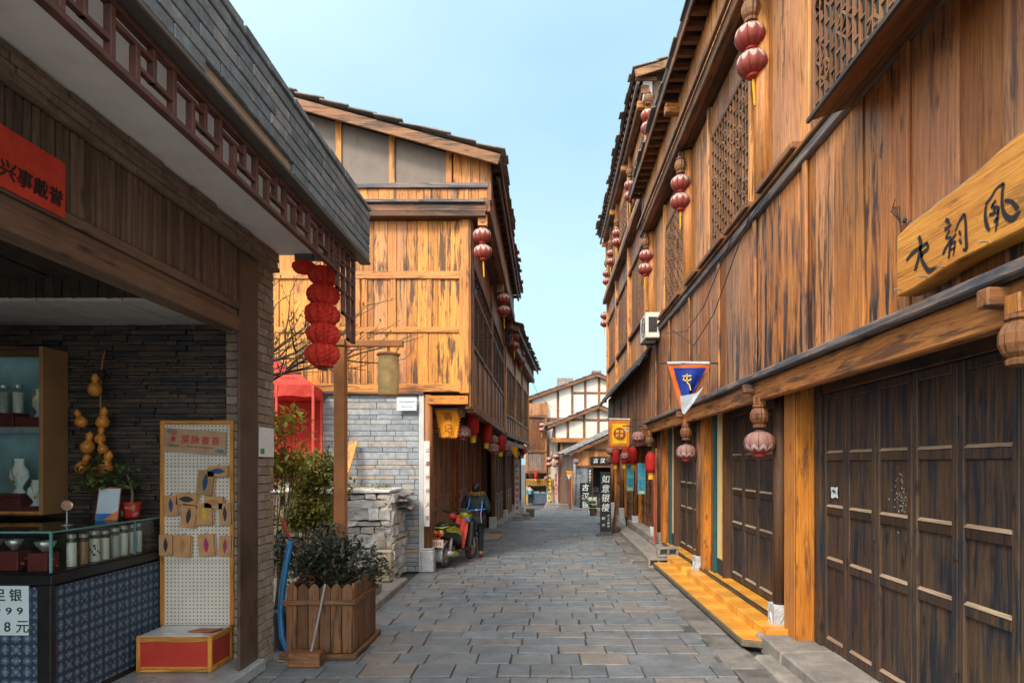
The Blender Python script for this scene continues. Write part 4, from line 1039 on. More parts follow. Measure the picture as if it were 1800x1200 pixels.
hang(PAIR, (-1.17, 11.5, 6.05), 'double pumpkin lantern hanging at the gable corner of the yellow timber house', gA)
hang(PAIR, (-1.08, 15.9, 6.05), 'double pumpkin lantern under the loft beam midway along the yellow timber house', gA)
hang(PAIR, (-1.06, 20.9, 6.10), 'double lantern at the far end of the yellow timber house beam', gA)
for y, xx in ((11.95,-1.62),(13.2,-1.52),(15.7,-1.50)): pendant(hA, xx, y, 3.02 if y < 12.5 else 2.98, .12)
gR = 'red barrel lanterns along the left shops'; gP = 'pumpkin lanterns along the left shops'
hang(SING, (-1.64, 12.25, 2.62), 'pumpkin lantern right beside the orange pennant on the left', gP)
hang(REDL, (-1.52, 12.95, 2.82), 'largest red barrel lantern on the left, next to the pennant', gR)
hang(REDL, (-1.47, 15.5, 2.76), 'second red barrel lantern from the pennant on the left', gR)
hang(SING, (-1.46, 17.0, 2.66), 'upper of the two pumpkin lanterns between the left red lanterns', gP)
hang(SING, (-1.42, 16.7, 2.42), 'lower of the two pumpkin lanterns between the left red lanterns', gP)
hang(REDL, (-1.33, 18.5, 2.60), 'third red barrel lantern from the pennant on the left', gR)
hang(SING, (-1.30, 20.3, 2.52), 'pumpkin lantern just past the third red lantern on the left', gP)
# couplets, notices
def strip(xf, y0, y1, z0, z1, mat, label, cat, out=1, text=None, tm=None, grp=None, size=None, name='couplet_strip'):
    t = T(name, label, cat, (xf, (y0+y1)/2, z0), group=grp)
    P('paper', MB().box(xf, xf+out*.004, y0, y1, z0, z1), mat, t, world=True)
    if text:
        m = MB(); sz = size or (y1-y0)*.75
        write(m, text, (xf+out*.006, (y0+y1)/2, (z0+z1)/2), (0,out,0), (0,0,1), sz, (z1-z0)/(len(text)+.3), vertical=True, bold=.02); P('lettering', m, tm or INKP(), t, world=True)
    return t
redpap = cloth('couplet_red', (.50,.045,.03), .7, .05); whitepap = plain('couplet_white', (.60,.56,.54), .6, var=.2)
ws = T('white_banner', 'white vertical banner with dark brush marks on the corner post by the scooter', 'banner', (-2.2, 11.5, .9))
P('paper', MB().box(-2.25,-2.145,11.505,11.512,.85,2.42), whitepap, ws, world=True)
m = MB(); write(m, '山高水长人和', (-2.17,11.50,1.63), (1,0,0), (0,0,1), .10, .25, vertical=True, bold=.0); P('lettering', m, plain('maroon_ink', (.16,.03,.03), .6), ws, world=True)
strip(-2.11, 14.92, 15.08, .75, 2.35, redpap, 'red couplet on the column behind the scooter', 'couplet', 1, '福满门庭春常在', None, 'couplets on the left columns')
strip(-2.11, 18.02, 18.18, .75, 2.35, redpap, 'red couplet on the third column beyond the walking woman', 'couplet', 1, '财源广进达三江', None, 'couplets on the left columns')
strip(-2.16, 17.1, 17.25, .8, 2.3, redpap, 'red couplet on the door leaf left of the third column', 'couplet', 1, '生意兴隆通四海', None, 'couplets on the left columns')
nb = T('notice_board', 'small white notice on the blue stone wall under the gable', 'notice', (-2.5, 11.48, 3.1))
P('sheet', MB().box(-2.74,-2.38,11.487,11.493,2.98,3.22), plain('pale_blue_sheet', (.58,.66,.70), .4, var=.06), nb, world=True)
m = MB(); write(m, '文明古镇游客须知', (-2.56,11.484,3.14), (1,0,0), (0,0,1), .035, .038, bold=.0); write(m, '请爱护公共设施', (-2.56,11.484,3.05), (1,0,0), (0,0,1), .026, .03, bold=.0); P('lettering', m, plain('teal_ink', (.06,.16,.20), .5), nb, world=True)
# orange pennant
pe = T('orange_pennant', 'orange pennant with frilled edge and maroon characters hanging by the corner', 'flag', (-1.85, 11.9, 2.5))
P('rod', MB().tube([(-2.36,11.9,3.05),(-1.56,11.9,3.05)], .012, 8), STEEL(), pe, world=True)
def flagcloth(x0, x1, z1, outline, Y, amp=.025, n=14):
    """cloth with a soft wave; outline(t)->(x left, x right) at depth t below the rod"""
    m = MB(); k = 12
    for th in (0, .006):
        b = len(m.v)
        for i in range(k+1):
            t = i/k; xl, xr = outline(t)
            for j in range(n+1):
                u = j/n; m.v.append((xl+(xr-xl)*u, Y+th+amp*math.sin(u*7+t*2)*(.3+t), z1(t, u)))
        for i in range(k):
            for j in range(n): m.f.append((b+i*(n+1)+j, b+i*(n+1)+j+1, b+(i+1)*(n+1)+j+1, b+(i+1)*(n+1)+j))
    return m
PX0, PX1 = -2.10, -1.63
m = flagcloth(PX0, PX1, lambda t, u: 3.03-.52*t, lambda t: (PX0+.10*t, PX1-.08*t), 11.9)
P('pennant_cloth', m, cloth('orange_cloth', (.80,.33,.02), .7, .25), pe, world=True)
m = MB()
for k in range(9):
    t = k/9
    for sx, xx in ((-1, PX0+.10*t), (1, PX1-.08*t)): m.prism([(xx,11.905,3.02-.52*t),(xx+sx*.028,11.905,2.99-.52*t),(xx,11.905,2.965-.52*t)], (0,.006,0))
for k in range(7):
    xx = PX0+.11+k*.042; m.prism([(xx,11.90,2.52),(xx+.02,11.90,2.475),(xx+.04,11.90,2.52)], (0,.006,0))
P('frill', m, cloth('orange_frill', (.75,.20,.02), .7, .25), pe, world=True)
m = MB(); write(m, '斋记', (-1.86,11.872,2.79), (1,0,0), (0,0,1), .17, .23, vertical=True, bold=.01); P('lettering', m, plain('maroon_thread', (.25,.05,.02), .7), pe, world=True)

# ============================================================ HOUSE B (next along the left, slightly turned)
hB = T('timber_house', 'brown jettied timber house with lattice windows beyond the yellow gabled house', 'house', (-1.36, 20.75, -.1), rotz=-.052)
def BP(n, mb, mat, **k): return P(n, mb, mat, k.pop('parent', hB), **k)
LB = 9.6
# parts in local coordinates: y along the street, +x towards the street
class Loc: pass
def bmat(o): return o
BP('core_wall', MB().box(-5,-.62,.02,LB,-.6,3.2).box(-5,-.10,.02,LB,3.2,6.1), wood('deep','z'))
m = MB(); planks(m, 'x', -5, -.02, 3.1, 6.2, .0, -1, .03, .3); BP('end_boards', m, wood('rust','z'))
bp = [.1, 3.3, 6.4, LB-.08]
for y in bp: BP('wall_post', MB().box(-.13,.035,y-.09,y+.09,3.14,6.05), wood('amber','z'), bevel=.01)
BP('sill_beam', MB().box(-.12,.06,.05,LB,3.02,3.16), wood('brown','y'), bevel=.01)
BP('jetty_soffit', MB().box(-.9,-.13,.05,LB,3.16,3.2), wood('deep','y'))
BP('jetty_beam', MB().box(-.05,.05,.05,LB,2.74,2.90), wood('brown','y'), bevel=.01)
for y in bp: BP('jetty_strut', MB().box(-.04,.03,y-.06,y+.06,2.90,3.02), wood('brown','z'), bevel=.008)
for a, b in zip(bp[:-1], bp[1:]):
    a += .09; b -= .09
    m = MB(); planks(m, 'y', a, b, 3.16, 3.72, -.02, 1, .03, (b-a)/5.5); BP('wainscot', m, wood('amber','z'), bevel=.004)
    for z in (3.72, 5.35): BP('wall_rail', MB().box(-.06,.03,a,b,z,z+.09), wood('brown','y'), bevel=.006)
    for k in range(5):
        y = a+(b-a)*k/4; BP('wainscot_batten', MB().box(-.04,.01,max(a,y-.03),min(b,y+.03),3.17,3.715), wood('brown','z'), bevel=.004)
    c, d = a+.45, b-.45
    m = MB(); planks(m, 'y', a, c-.01, 3.815, 5.345, -.03, 1, .03, .25); planks(m, 'y', d+.01, b, 3.815, 5.345, -.03, 1, .03, .25); BP('wall_boards', m, wood('amber','z'))
    w_ = BP('window', MB().box(-.06,.012,c,c+.06,3.815,5.345).box(-.06,.012,d-.06,d,3.815,5.345).box(-.058,.01,(c+d)/2-.03,(c+d)/2+.03,3.815,5.345), wood('brown','z'), bevel=.005)
    m = MB(); lattice_y(m, c+.06, d-.06, 3.82, 5.34, -.03, -.01, 18, 12, .018, True, 10); P('lattice', m, wood('lath','z'), w_)
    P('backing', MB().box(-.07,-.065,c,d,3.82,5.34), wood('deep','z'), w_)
    m = MB(); planks(m, 'y', a, b, 5.44, 6.02, -.03, 1, .03, .3); BP('head_boards', m, wood('amber','z'))
for y in bp:
    BP('column', MB().lathe((-.42,y,0), [(.085,.3),(.085,3.15)], 12), wood('brown','z'), smooth=True)
    BP('plinth', MB().box(-.54,-.30,y-.12,y+.12,-.5,.34), PLINTH(), bevel=.018)
for a, b in zip(bp[:-1], bp[1:]):
    BP('door_sill', MB().box(-.56,-.2,a+.14,b-.14,-.6,.06), CONC(), bevel=.015)
    BP('lintel', MB().box(-.5,-.38,a+.09,b-.09,2.52,2.70), wood('brown','y'), bevel=.008)
    m = MB(); planks(m, 'y', a+.09, b-.09, 2.705, 3.14, -.47, 1, .03, .3); BP('transom_boards', m, wood('deep','z'))
    n = 4; w_ = (b-a-.2)/n
    for k in range(n):
        mm = door_leaf(hB, a+.1+k*w_, a+.1+(k+1)*w_, .06, 2.515, -.45, 1, 'brown', (.16,.36,.46,1.0), lat=True) if False else None
        y0 = a+.1+k*w_; y1 = y0+w_-.01; m = MB()
        m.box(-.49,-.45,y0,y0+.06,.06,2.515).box(-.49,-.45,y1-.06,y1,.06,2.515)
        for z in (.06,.75,1.0,2.44): m.box(-.488,-.453,y0+.06,y1-.06,z,z+.075)
        lf = BP('door_leaf', m, wood('brown','z'), bevel=.005)
        P('door_panel', MB().box(-.487,-.475,y0+.06,y1-.06,.135,1.0), wood('brown','z'), lf)
        m = MB(); lattice_y(m, y0+.06, y1-.06, 1.075, 2.44, -.48, -.462, 5, 14, .014); P('lattice', m, wood('brown','z'), lf)
        P('lattice_backing', MB().box(-.489,-.485,y0+.06,y1-.06,1.075,2.44), wood('deep','z'), lf)
def rzB(x): return 6.62 + (.55-x)*.3
m = MB().prism([(.48,-.25,6.58),(-4,-.25,rzB(-4)-.04),(-4,-.25,rzB(-4)),(.48,-.25,6.62)], (0,LB+.5,0)); rfB = BP('roof', m, wood('deep','y'))
m = MB(); slate_roof(m, -.35, LB+.3, .54, 6.61, -4, rzB(-4)); P('roof_slate', m, ROOFS(), rfB, bevel=.006)
BP('eave_fascia', MB().box(.43,.47,-.25,LB+.25,6.45,6.57), wood('brown','y'), bevel=.006)
BP('barge_board', MB().prism([(.45,-.30,6.42),(-4,-.30,rzB(-4)-.22),(-4,-.30,rzB(-4)-.02),(.5,-.30,6.6)], (0,.05,0)), wood('brown','x'), bevel=.006)
BP('loft_beam', MB().box(.16,.30,-.1,LB+.1,6.02,6.22), wood('brown','y'), bevel=.01)
m = MB(); planks(m, 'y', -.05, LB, 6.22, 6.60, .26, 1, .03, .34); BP('loft_band', m, wood('rust','z'))
BP('loft_soffit', MB().box(-.15,.159,-.05,LB,6.03,6.07), wood('deep','y'))
m = MB()
for k in range(7): m.tube([(.28+.04*math.sin(k),-.12-.02*k,6.62+.03*k),(.33,-.15,6.70+.02*k),(.38+.02*math.cos(k*2),-.2,6.66)], .018, 5)
BP('carved_ridge_end', m, wood('lath','z'))
hang(PAIR, (-.97, 23.9, 6.05), 'double lantern just behind the beam-end pair on the brown jettied house', gA)
hang(PAIR, (-.87, 30.9, 6.30), 'double lantern silhouetted on the sky at the far end of the left row', gA)
hang(REDL, (-1.04, 27.6, 2.62), 'farthest red barrel lantern on the left row', gR)
hang(SING, (-1.02, 28.9, 2.60), 'pumpkin lantern beside the farthest red lantern on the left row', gP)
fl = T('yellow_pennant', 'small yellow pennant folded over its rod on the brown jettied house', 'flag', (-1.25, 21.6, 2.5))
P('rod', MB().tube([(-1.75,21.6,2.62),(-.95,21.6,2.62)], .012, 6), STEEL(), fl, world=True)
m = flagcloth(0,0, lambda t,u: 2.60-.50*t*(.35+.65*u), lambda t: (-1.30+.12*t, -.98), 21.6); P('pennant_cloth', m, cloth('yellow_cloth', (.78,.42,.03), .7, .25), fl, world=True)
strip(-1.62, 24.0, 24.2, .1, 2.2, whitepap, 'white banner with red characters on the brown jettied house', 'banner', 1, '苗家银饰手工坊', plain('banner_red_ink', (.4,.03,.05), .6), None, None, 'white_banner')
wb = T('white_banner', 'pale banner standing by the last column of the brown jettied house', 'banner', (-1.2, 27.2, -.3))
P('paper', MB().box(-1.38,-1.16,27.2,27.206,-.15,2.2), whitepap, wb, world=True)
m = MB(); write(m, '百年老店银匠世家', (-1.26,27.195,1.0), (1,0,0), (0,0,1), .16, .26, vertical=True, bold=.02); P('lettering', m, plain('banner_red_ink', (.4,.03,.05), .6), wb, world=True)
for (x, y, hx, hy, hz, lab) in [(-1.35,25.4,.35,.3,.22,'grey stone step at the foot of the brown jettied house'),(-1.0,26.6,.28,.3,.28,'flat grey stone block near the end of the left row')]:
    s_ = T('stone_step', lab, 'step', (x,y,gz(y)-.02)); P('tread', MB().jbox(-hx,hx,-hy,hy,.1,hz,.015), CONC(), s_, bevel=.02); P('base_stone', MB().jbox(-hx-.04,hx+.04,-hy-.04,hy+.04,0,.1,.015), CONC(), s_, bevel=.02)
cb = T('cardboard_box', 'brown square box left on the paving at the end of the left row', 'box', (-.72, 28.3, gz(28.3)))
P('carton', MB().box(-.19,.19,-.15,.15,.003,.36), plain('worn_carton', (.20,.15,.09), .7), cb, bevel=.008); P('lid_flap', MB().prism([(-.19,-.15,.362),(.19,-.15,.362),(.19,.15,.362),(-.19,.15,.362)], (0,0,.012)), plain('worn_carton', (.20,.15,.09), .7), cb); P('front_label', MB().box(-.13,.13,-.156,-.152,.06,.30), plain('grey_label', (.14,.13,.11), .7), cb)
cl = T('cardboard_sheet', 'flattened cardboard sheets lying by the columns past the woman', 'cardboard', (-1.55, 17.4, .0))
P('sheet', MB().prism([(-.25,-1.1,.012),(.28,-.9,.012),(.35,.3,.012),(-.2,.4,.012)], (0,0,.006)), plain('tan_card', (.30,.22,.16), .7), cl); P('sheet', MB().prism([(-.1,.5,.012),(.32,.45,.012),(.22,1.1,.02),(-.1,1.2,.012)], (0,0,.006)), plain('red_brown_card', (.22,.09,.06), .7), cl)
# ============================================================ RIGHT HOUSE 1 (near, dark folding doors)
XB = 2.40
h1 = T('timber_house', 'large weathered brown timber house with dark folding doors on the right', 'house', (3.5, 8, 0))
def HP(n, mb, mat, **k): return P(n, mb, mat, k.pop('parent', h1), world=True, **k)
Y0, Y1 = 1.2, 14.85
colY = [3.10, 7.0, 10.65, 14.35]
HP('core_wall', MB().box(2.95,9,Y0,Y1,-.1,3.0).box(2.52,9,Y0,Y1,3.02,8.3), wood('deep','z'))
HP('end_wall', MB().box(2.46,9,Y1,Y1+.03,3.02,8.3), wood('rust','z'))
# ---- ground floor frame
HP('lintel_beam', MB().box(2.36,2.46,Y0,Y1,2.705,2.925), wood('porch','y'), bevel=.012, label='orange brown beam over the dark doors')
HP('ledge_board', MB().box(2.285,2.50,Y0,Y1,2.93,3.0), wood('ledge','y'), bevel=.012, label='blue grey weathered ledge board')
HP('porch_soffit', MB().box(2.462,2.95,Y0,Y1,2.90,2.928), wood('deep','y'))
for y in colY:
    HP('tie_beam', MB().box(2.24,2.95,y-.045+.12,y+.045+.12,2.80,2.90), wood('brown','x'), bevel=.01)
for i, y in enumerate(colY):
    if i: HP('column', MB().lathe((2.62,y,0), [(.078,.44),(.074,1.6),(.072,2.90)], 18), wood('deep' if i == 1 else 'brown','z'), smooth=True)
    if i:
        m = MB().box(2.62-.105,2.62+.105,y-.105,y+.105,.06,.44)
        m.tube([(2.51,y-.03,.12),(2.508,y-.05,.25),(2.508,y,.34),(2.508,y+.05,.25),(2.508,y+.03,.12)], .012, 6)
        m.tube([(2.59,y-.108,.12),(2.57,y-.11,.25),(2.62,y-.11,.34),(2.67,y-.11,.25),(2.65,y-.108,.12)], .012, 6)
        HP('plinth', m, PLINTH(), bevel=.014)
    pendant(h1, XB-.02, y-.02 if i else 3.13, 2.53 if i else 2.62, .10, 'porch')
# rough foot stones of the nearest column and doors
HP('foot_stone', MB().jbox(2.42,2.80,6.82,7.2,-.02,.065,.02), CONC(), bevel=.03)
m = MB(); y = 1.2
while y < 6.85:
    q = y+R.uniform(.5,.9); m.jbox(2.30,3.0,y,min(q,6.9)-.01,-.02,.165,.012); y = q
HP('door_kerb', m, CONC(), bevel=.02)
m = MB().jbox(2.12,2.42,5.1,6.45,-.03,.065,.02).jbox(2.05,2.40,3.4,5.05,-.03,.06,.02); HP('rough_step', m, CONC(), bevel=.03)
# bay 0: dark folding doors
bnd = [6.32,5.85,5.325,4.79,4.26,3.70,3.15,2.62,2.08,1.55]
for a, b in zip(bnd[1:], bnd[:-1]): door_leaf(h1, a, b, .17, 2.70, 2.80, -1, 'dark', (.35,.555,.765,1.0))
for y in (5.325, 4.26, 3.15):
    for z in (.45, 1.35, 2.2): HP('hinge', MB().lathe((2.795,y,z), [(.012,0),(.012,.13)], 8), DARKM())
HP('door_jamb', MB().box(2.77,2.86,6.325,6.47,.17,2.9), wood('dark','z'), bevel=.01)
HP('door_head', MB().box(2.785,2.9,1.5,6.32,2.705,2.9), wood('deep','y'), bevel=.008)
for z, y, s in ((1.73,6.1,0),): 
    ns_ = T('torn_paper', 'torn white paper scrap on the farthest dark door leaf', 'paper scrap', (2.8, 6.09, 1.7))
    m = MB(); pts = [(0,0),(.05,.01),(.1,-.005),(.14,.0),(.135,.05),(.15,.1),(.10,.105),(.05,.1),(.0,.11),(.012,.05)]
    P('scrap', MB().prism([(2.798-.0025+.012,6.02+a,1.67+b) for a, b in pts], (-.003,0,0)), plain('torn_white', (.52,.60,.64), .7), ns_, world=True)
    P('ink_trace', MB().prism([(2.805,6.06,1.71),(2.805,6.13,1.73),(2.805,6.12,1.75),(2.805,6.07,1.74)], (-.0035,0,0)), plain('brown_trace', (.06,.05,.05), .7), ns_, world=True)
m = MB()
for k in range(70):
    yy = 4.98+R.gauss(0,.07); zz = 1.72+R.gauss(0,.11); s_ = R.uniform(.002,.006)
    m.obox((2.823,yy,zz), ((1,0,0),(0,1,0),(0,0,1)), (.002,s_,s_*R.uniform(.5,1.6)))
gs = HP('glue_residue', m, plain('glue_white', (.27,.26,.24), .8)); gs['kind'] = 'stuff'
# orange boxed pillars
for y, xa, xb in ((6.5,2.60,2.79),(10.28,2.60,2.86),(13.95,2.60,2.86)):
    ln = .33 if y < 7 else .24
    m = MB().box(xa,xb,y,y+ln,.16 if y < 7 else .24,2.90); m.box(xa-.012,xa-.001,y+.02,y+ln-.02,.16 if y < 7 else .24,2.90)
    HP('boxed_pillar', m, wood('fresh','z'), bevel=.010)
HP('side_strip', MB().box(2.62,2.66,7.10,7.16,.24,2.90), wood('fresh','z'), bevel=.006)
for z in (1.62,1.78): HP('blue_tape', MB().box(2.615,2.619,7.10,7.16,z,z+.05), plain('blue_tape', (.10,.42,.62), .5))
# bays 1, 2: doors, plaster pilaster, teal strip
teal = plain('teal_paint', (.012,.085,.095), .5, var=.3)
for (a, b, pa, pb, ta) in ((7.2,9.62,9.66,10.02,10.06),(10.9,13.30,13.34,13.62,13.66)):
    n = 4; w_ = (b-a)/n
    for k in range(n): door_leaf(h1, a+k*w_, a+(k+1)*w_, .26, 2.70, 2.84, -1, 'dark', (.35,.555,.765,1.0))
    HP('door_head', MB().box(2.83,2.95,a,b,2.705,2.9), wood('deep','y'), bevel=.008)
    HP('plaster_pilaster', MB().box(2.74,2.95,pa,pb,.50,2.90), plaster('cream_plaster', (.62,.47,.27), (.42,.30,.18), .45), bevel=.006)
    HP('pilaster_foot', MB().box(2.745,2.95,pa+.002,pb-.002,.255,.497), plain('black_foot', (.03,.035,.045), .6, var=.6, sc=14))
    HP('yellow_edge', MB().box(2.728,2.738,pa-.005,pa+.085,.50,2.90), plain('yellow_paint', (.72,.36,.015), .5, var=.35), bevel=.003)
    HP('dark_jamb', MB().box(2.72,2.95,pa-.04,pa-.008,.25,2.90), wood('deep','z'))
    HP('teal_strip', MB().box(2.70,2.95,ta,ta+.09,.25,2.90), teal, bevel=.006)
    HP('rear_jamb', MB().box(2.71,2.95,ta+.10,ta+.22,.25,2.90), wood('brown','z'))
# carpeted steps
cp = carpet()
m = MB().prism([(2.10,6.72,.04),(2.34,6.62,.04),(2.42,6.62,.04),(2.42,12.0,.04),(2.05,12.0,.04),(2.08,9.0,.04),(2.095,7.0,.04)], (0,0,.072)); HP('lower_step', m, stone('dirty_step_edge', ((.13,.11,.08),(.13,.11,.08)), dirt=(.05,.045,.035)), bevel=.012)
HP('step_carpet', MB().prism([(2.11,6.74,.113),(2.34,6.64,.113),(2.42,6.64,.113),(2.42,11.97,.113),(2.06,11.97,.113),(2.09,9.0,.113),(2.105,7.02,.113)], (0,0,.008)), cp, bevel=.004)
HP('upper_step', MB().box(2.36,2.95,6.70,10.5,.04,.225).box(2.34,2.95,10.8,12.3,.04,.225), cp, bevel=.006)
HP('step_core', MB().box(2.44,2.96,12.31,14.85,.0,.20), CONC(), bevel=.02)
HP('threshold', MB().box(2.57,2.63,7.15,10.5,.228,.262).box(2.57,2.63,10.8,13.9,.228,.262), wood('dark','y'), bevel=.006)
HP('porch_carpet', MB().box(2.64,2.85,7.12,10.55,.228,.245).box(2.64,2.85,10.8,13.9,.228,.245), cp, bevel=.003)
for (y, lab) in ((11.7,'grey hollow block at the far end of the yellow step'),):
    bb = T('hollow_block', lab, 'block', (2.16, y+.38, .0)); m = MB()
    m.box(-.2,.2,-.1,.1,.003,.05).box(-.2,.2,-.1,.1,.15,.19).box(-.2,-.16,-.1,.1,.051,.149).box(.16,.2,-.1,.1,.051,.149).box(-.02,.02,-.1,.1,.051,.149)
    P('block_shell', m, CONC(), bb, bevel=.008); P('block_core', MB().box(-.158,.158,.02,.03,.052,.148), CONC(), bb)
    b2 = dup(bb, (2.32, 12.33, .19), .1, 'grey hollow block set on top of the other block by the step')
    b2.location = (2.36, 12.2, .195)
# ---- plank storey
for ya, yb, tone in ((Y0,7.2,'amberdark'),(7.2,Y1,'rust')):
    m = MB(); y = ya
    while y < yb-.05:
        q = min(yb, y+(R.uniform(.34,.60) if tone == 'amberdark' else R.uniform(.24,.42))); d = R.uniform(-.006,.006); m.box(2.42+d,2.46,y+.004,q-.004,3.005,4.80); y = q
    HP('plank_wall', m, wood(tone,'z'), bevel=.004)
for y in (2.4,4.18,5.8,7.2,8.7,10.5,12.2,13.7): HP('wall_batten', MB().box(2.385,2.415,y-.045,y+.045,3.005,4.80), wood('rust','z'), bevel=.008)
HP('wall_rail', MB().box(2.36,2.47,Y0,Y1,4.805,4.90), wood('ledge','y'), bevel=.01)
HP('sill_board', MB().box(2.33,2.50,Y0,Y1,4.905,4.945), wood('brown','y'), bevel=.008)
for (a, b) in ((5.85,6.85),(7.2,8.1),(8.2,9.5),(9.6,10.4),(10.9,12.9)): HP('sill_ledge', MB().box(2.29,2.42,a,b,4.95,5.02), wood('brown','y'), bevel=.008)
# ---- window storey
XW = 2.46
def wall_boards(a, b, z0, z1, tone='amber'):
    m = MB(); planks(m, 'y', a, b, z0, z1, XW, -1, .03, .24); HP('wall_boards', m, wood(tone,'z'), bevel=.003)
for y in colY: HP('wall_post', MB().lathe((2.43,y,0), [(.10,4.95),(.095,7.3)], 14), wood('amber','z'), smooth=True)
wins = [(4.30,5.72,5.05,6.80),(7.45,9.25,5.0,6.75),(11.0,12.75,5.0,6.75)]
edges = [Y0] + [v for w_ in wins for v in w_[:2]] + [Y1]
for i in range(0, len(edges), 2):
    if edges[i+1]-edges[i] > .05: wall_boards(edges[i]+.06, edges[i+1]-.06, 4.95, 7.28)
for (a, b, z0, z1) in wins:
    wall_boards(a, b, 4.95, z0-.08); wall_boards(a, b, z1+.08, 7.28, 'rust')
    for yy in (a-.055, b+.055): HP('window_jamb', MB().box(2.40,2.50,yy-.05,yy+.05,4.95,7.28), wood('amber','z'), bevel=.008)
    m = MB().box(2.42,2.475,a,a+.06,z0,z1).box(2.42,2.475,b-.06,b,z0,z1).box(2.422,2.473,a+.06,b-.06,z0-.075,z0).box(2.422,2.473,a+.06,b-.06,z1,z1+.075)
    wn = HP('window', m, wood('brown','z'), bevel=.006)
    m = MB(); lattice_y(m, a+.06, b-.06, z0, z1, 2.43, 2.455, 13, 18, .018, True, 14); P('lattice', m, wood('lath','z'), wn, world=True)
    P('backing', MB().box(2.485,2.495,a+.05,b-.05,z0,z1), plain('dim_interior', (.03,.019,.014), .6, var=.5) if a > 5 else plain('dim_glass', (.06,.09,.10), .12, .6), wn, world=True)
# ---- loft band and eaves
HP('loft_beam', MB().box(2.19,2.32,2.0,Y1-.15,7.30,7.50), wood('brown','y'), bevel=.012)
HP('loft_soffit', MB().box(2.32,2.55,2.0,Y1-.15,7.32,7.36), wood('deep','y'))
m = MB(); planks(m, 'y', 2.0, Y1-.15, 7.505, 8.24, 2.25, -1, .03, .38); HP('loft_boards', m, wood('amber','z'), bevel=.004)
for y in colY[1:3]: HP('tie_beam', MB().box(2.02,2.3,y-.08,y+.08,7.94,8.10), wood('yellowtrim','x'), bevel=.01)
HP('gutter_rail', MB().box(2.12,2.17,2.0,Y1-.2,7.46,7.54), wood('brown','y'), bevel=.008)
y = 2.0
while y < Y1-.2: HP('rafter', MB().box(2.0,2.36,y,y+.07,8.20,8.29), wood('brown','x')); y += .30
HP('eave_fascia', MB().box(1.965,1.995,1.8,Y1-.1,8.19,8.32), wood('brown','y'), bevel=.006)
m = MB().prism([(1.96,1.8,8.335),(5.6,1.8,9.35),(5.6,1.8,9.39),(1.96,1.8,8.375)], (0,Y1-1.8,0)).prism([(5.601,1.8,9.35),(9,1.8,8.4),(9,1.8,8.44),(5.601,1.8,9.39)], (0,Y1-1.8,0)); rf1 = HP('roof', m, wood('deep','y'))
m = MB(); slate_roof(m, 1.8, Y1, 2.02, 8.35, 5.6, 9.38, .5, .42, .028, .04); P('roof_slate', m, ROOFS(), rf1, world=True, bevel=.006)
gH = 'double lanterns under the right hand beam'
for y, lab in zip(colY[1:], ('nearest and largest double pumpkin lantern high on the right house','double pumpkin lantern on the right house between the two lattice windows','double pumpkin lantern at the far end of the right house beam')):
    HP('pendant_post', MB().box(2.25,2.33,y-.06,y+.04,7.18,7.29), wood('brown','z'), bevel=.006)
    m = MB().add([(v[0]*1.05+2.29, v[1]*1.05+y-.01, v[2]*1.05+7.06) for v in BULB.v], BULB.f); HP('carved_drop', m, wood('lath','z'))
    hang(PAIR, (2.29, y-.01, 6.62), lab, gH, 1.02)
gS = 'pumpkin lanterns under the right hand porch'
hang(SING, (2.38, 6.98, 2.235), 'nearest pumpkin lantern by the dark doors under the right porch', gS)
hang(SING, (2.38, 10.63, 2.20), 'pumpkin lantern on the porch beside the blue pennant', gS)
hang(REDL, (2.40, 14.33, 2.02), 'red barrel lantern alone at the far end of the right porch', 'red barrel lanterns along the right shops')
# flap awning over the name board
aw = T('window_flap', 'brown wooden awning flap slanting out below the nearest lattice window', 'awning', (2.2, 3.5, 4.8))
P('flap_board', MB().prism([(2.40,4.92,4.80),(2.0,4.76,4.60),(2.0,1.6,4.60),(2.40,1.6,4.80)], (-.008,0,.02)), wood('brown','y'), aw, world=True, bevel=.004)
P('edge_batten', MB().bar((1.993,1.6,4.605),(1.993,4.77,4.605),.025,.03), wood('dark','y'), aw, world=True)
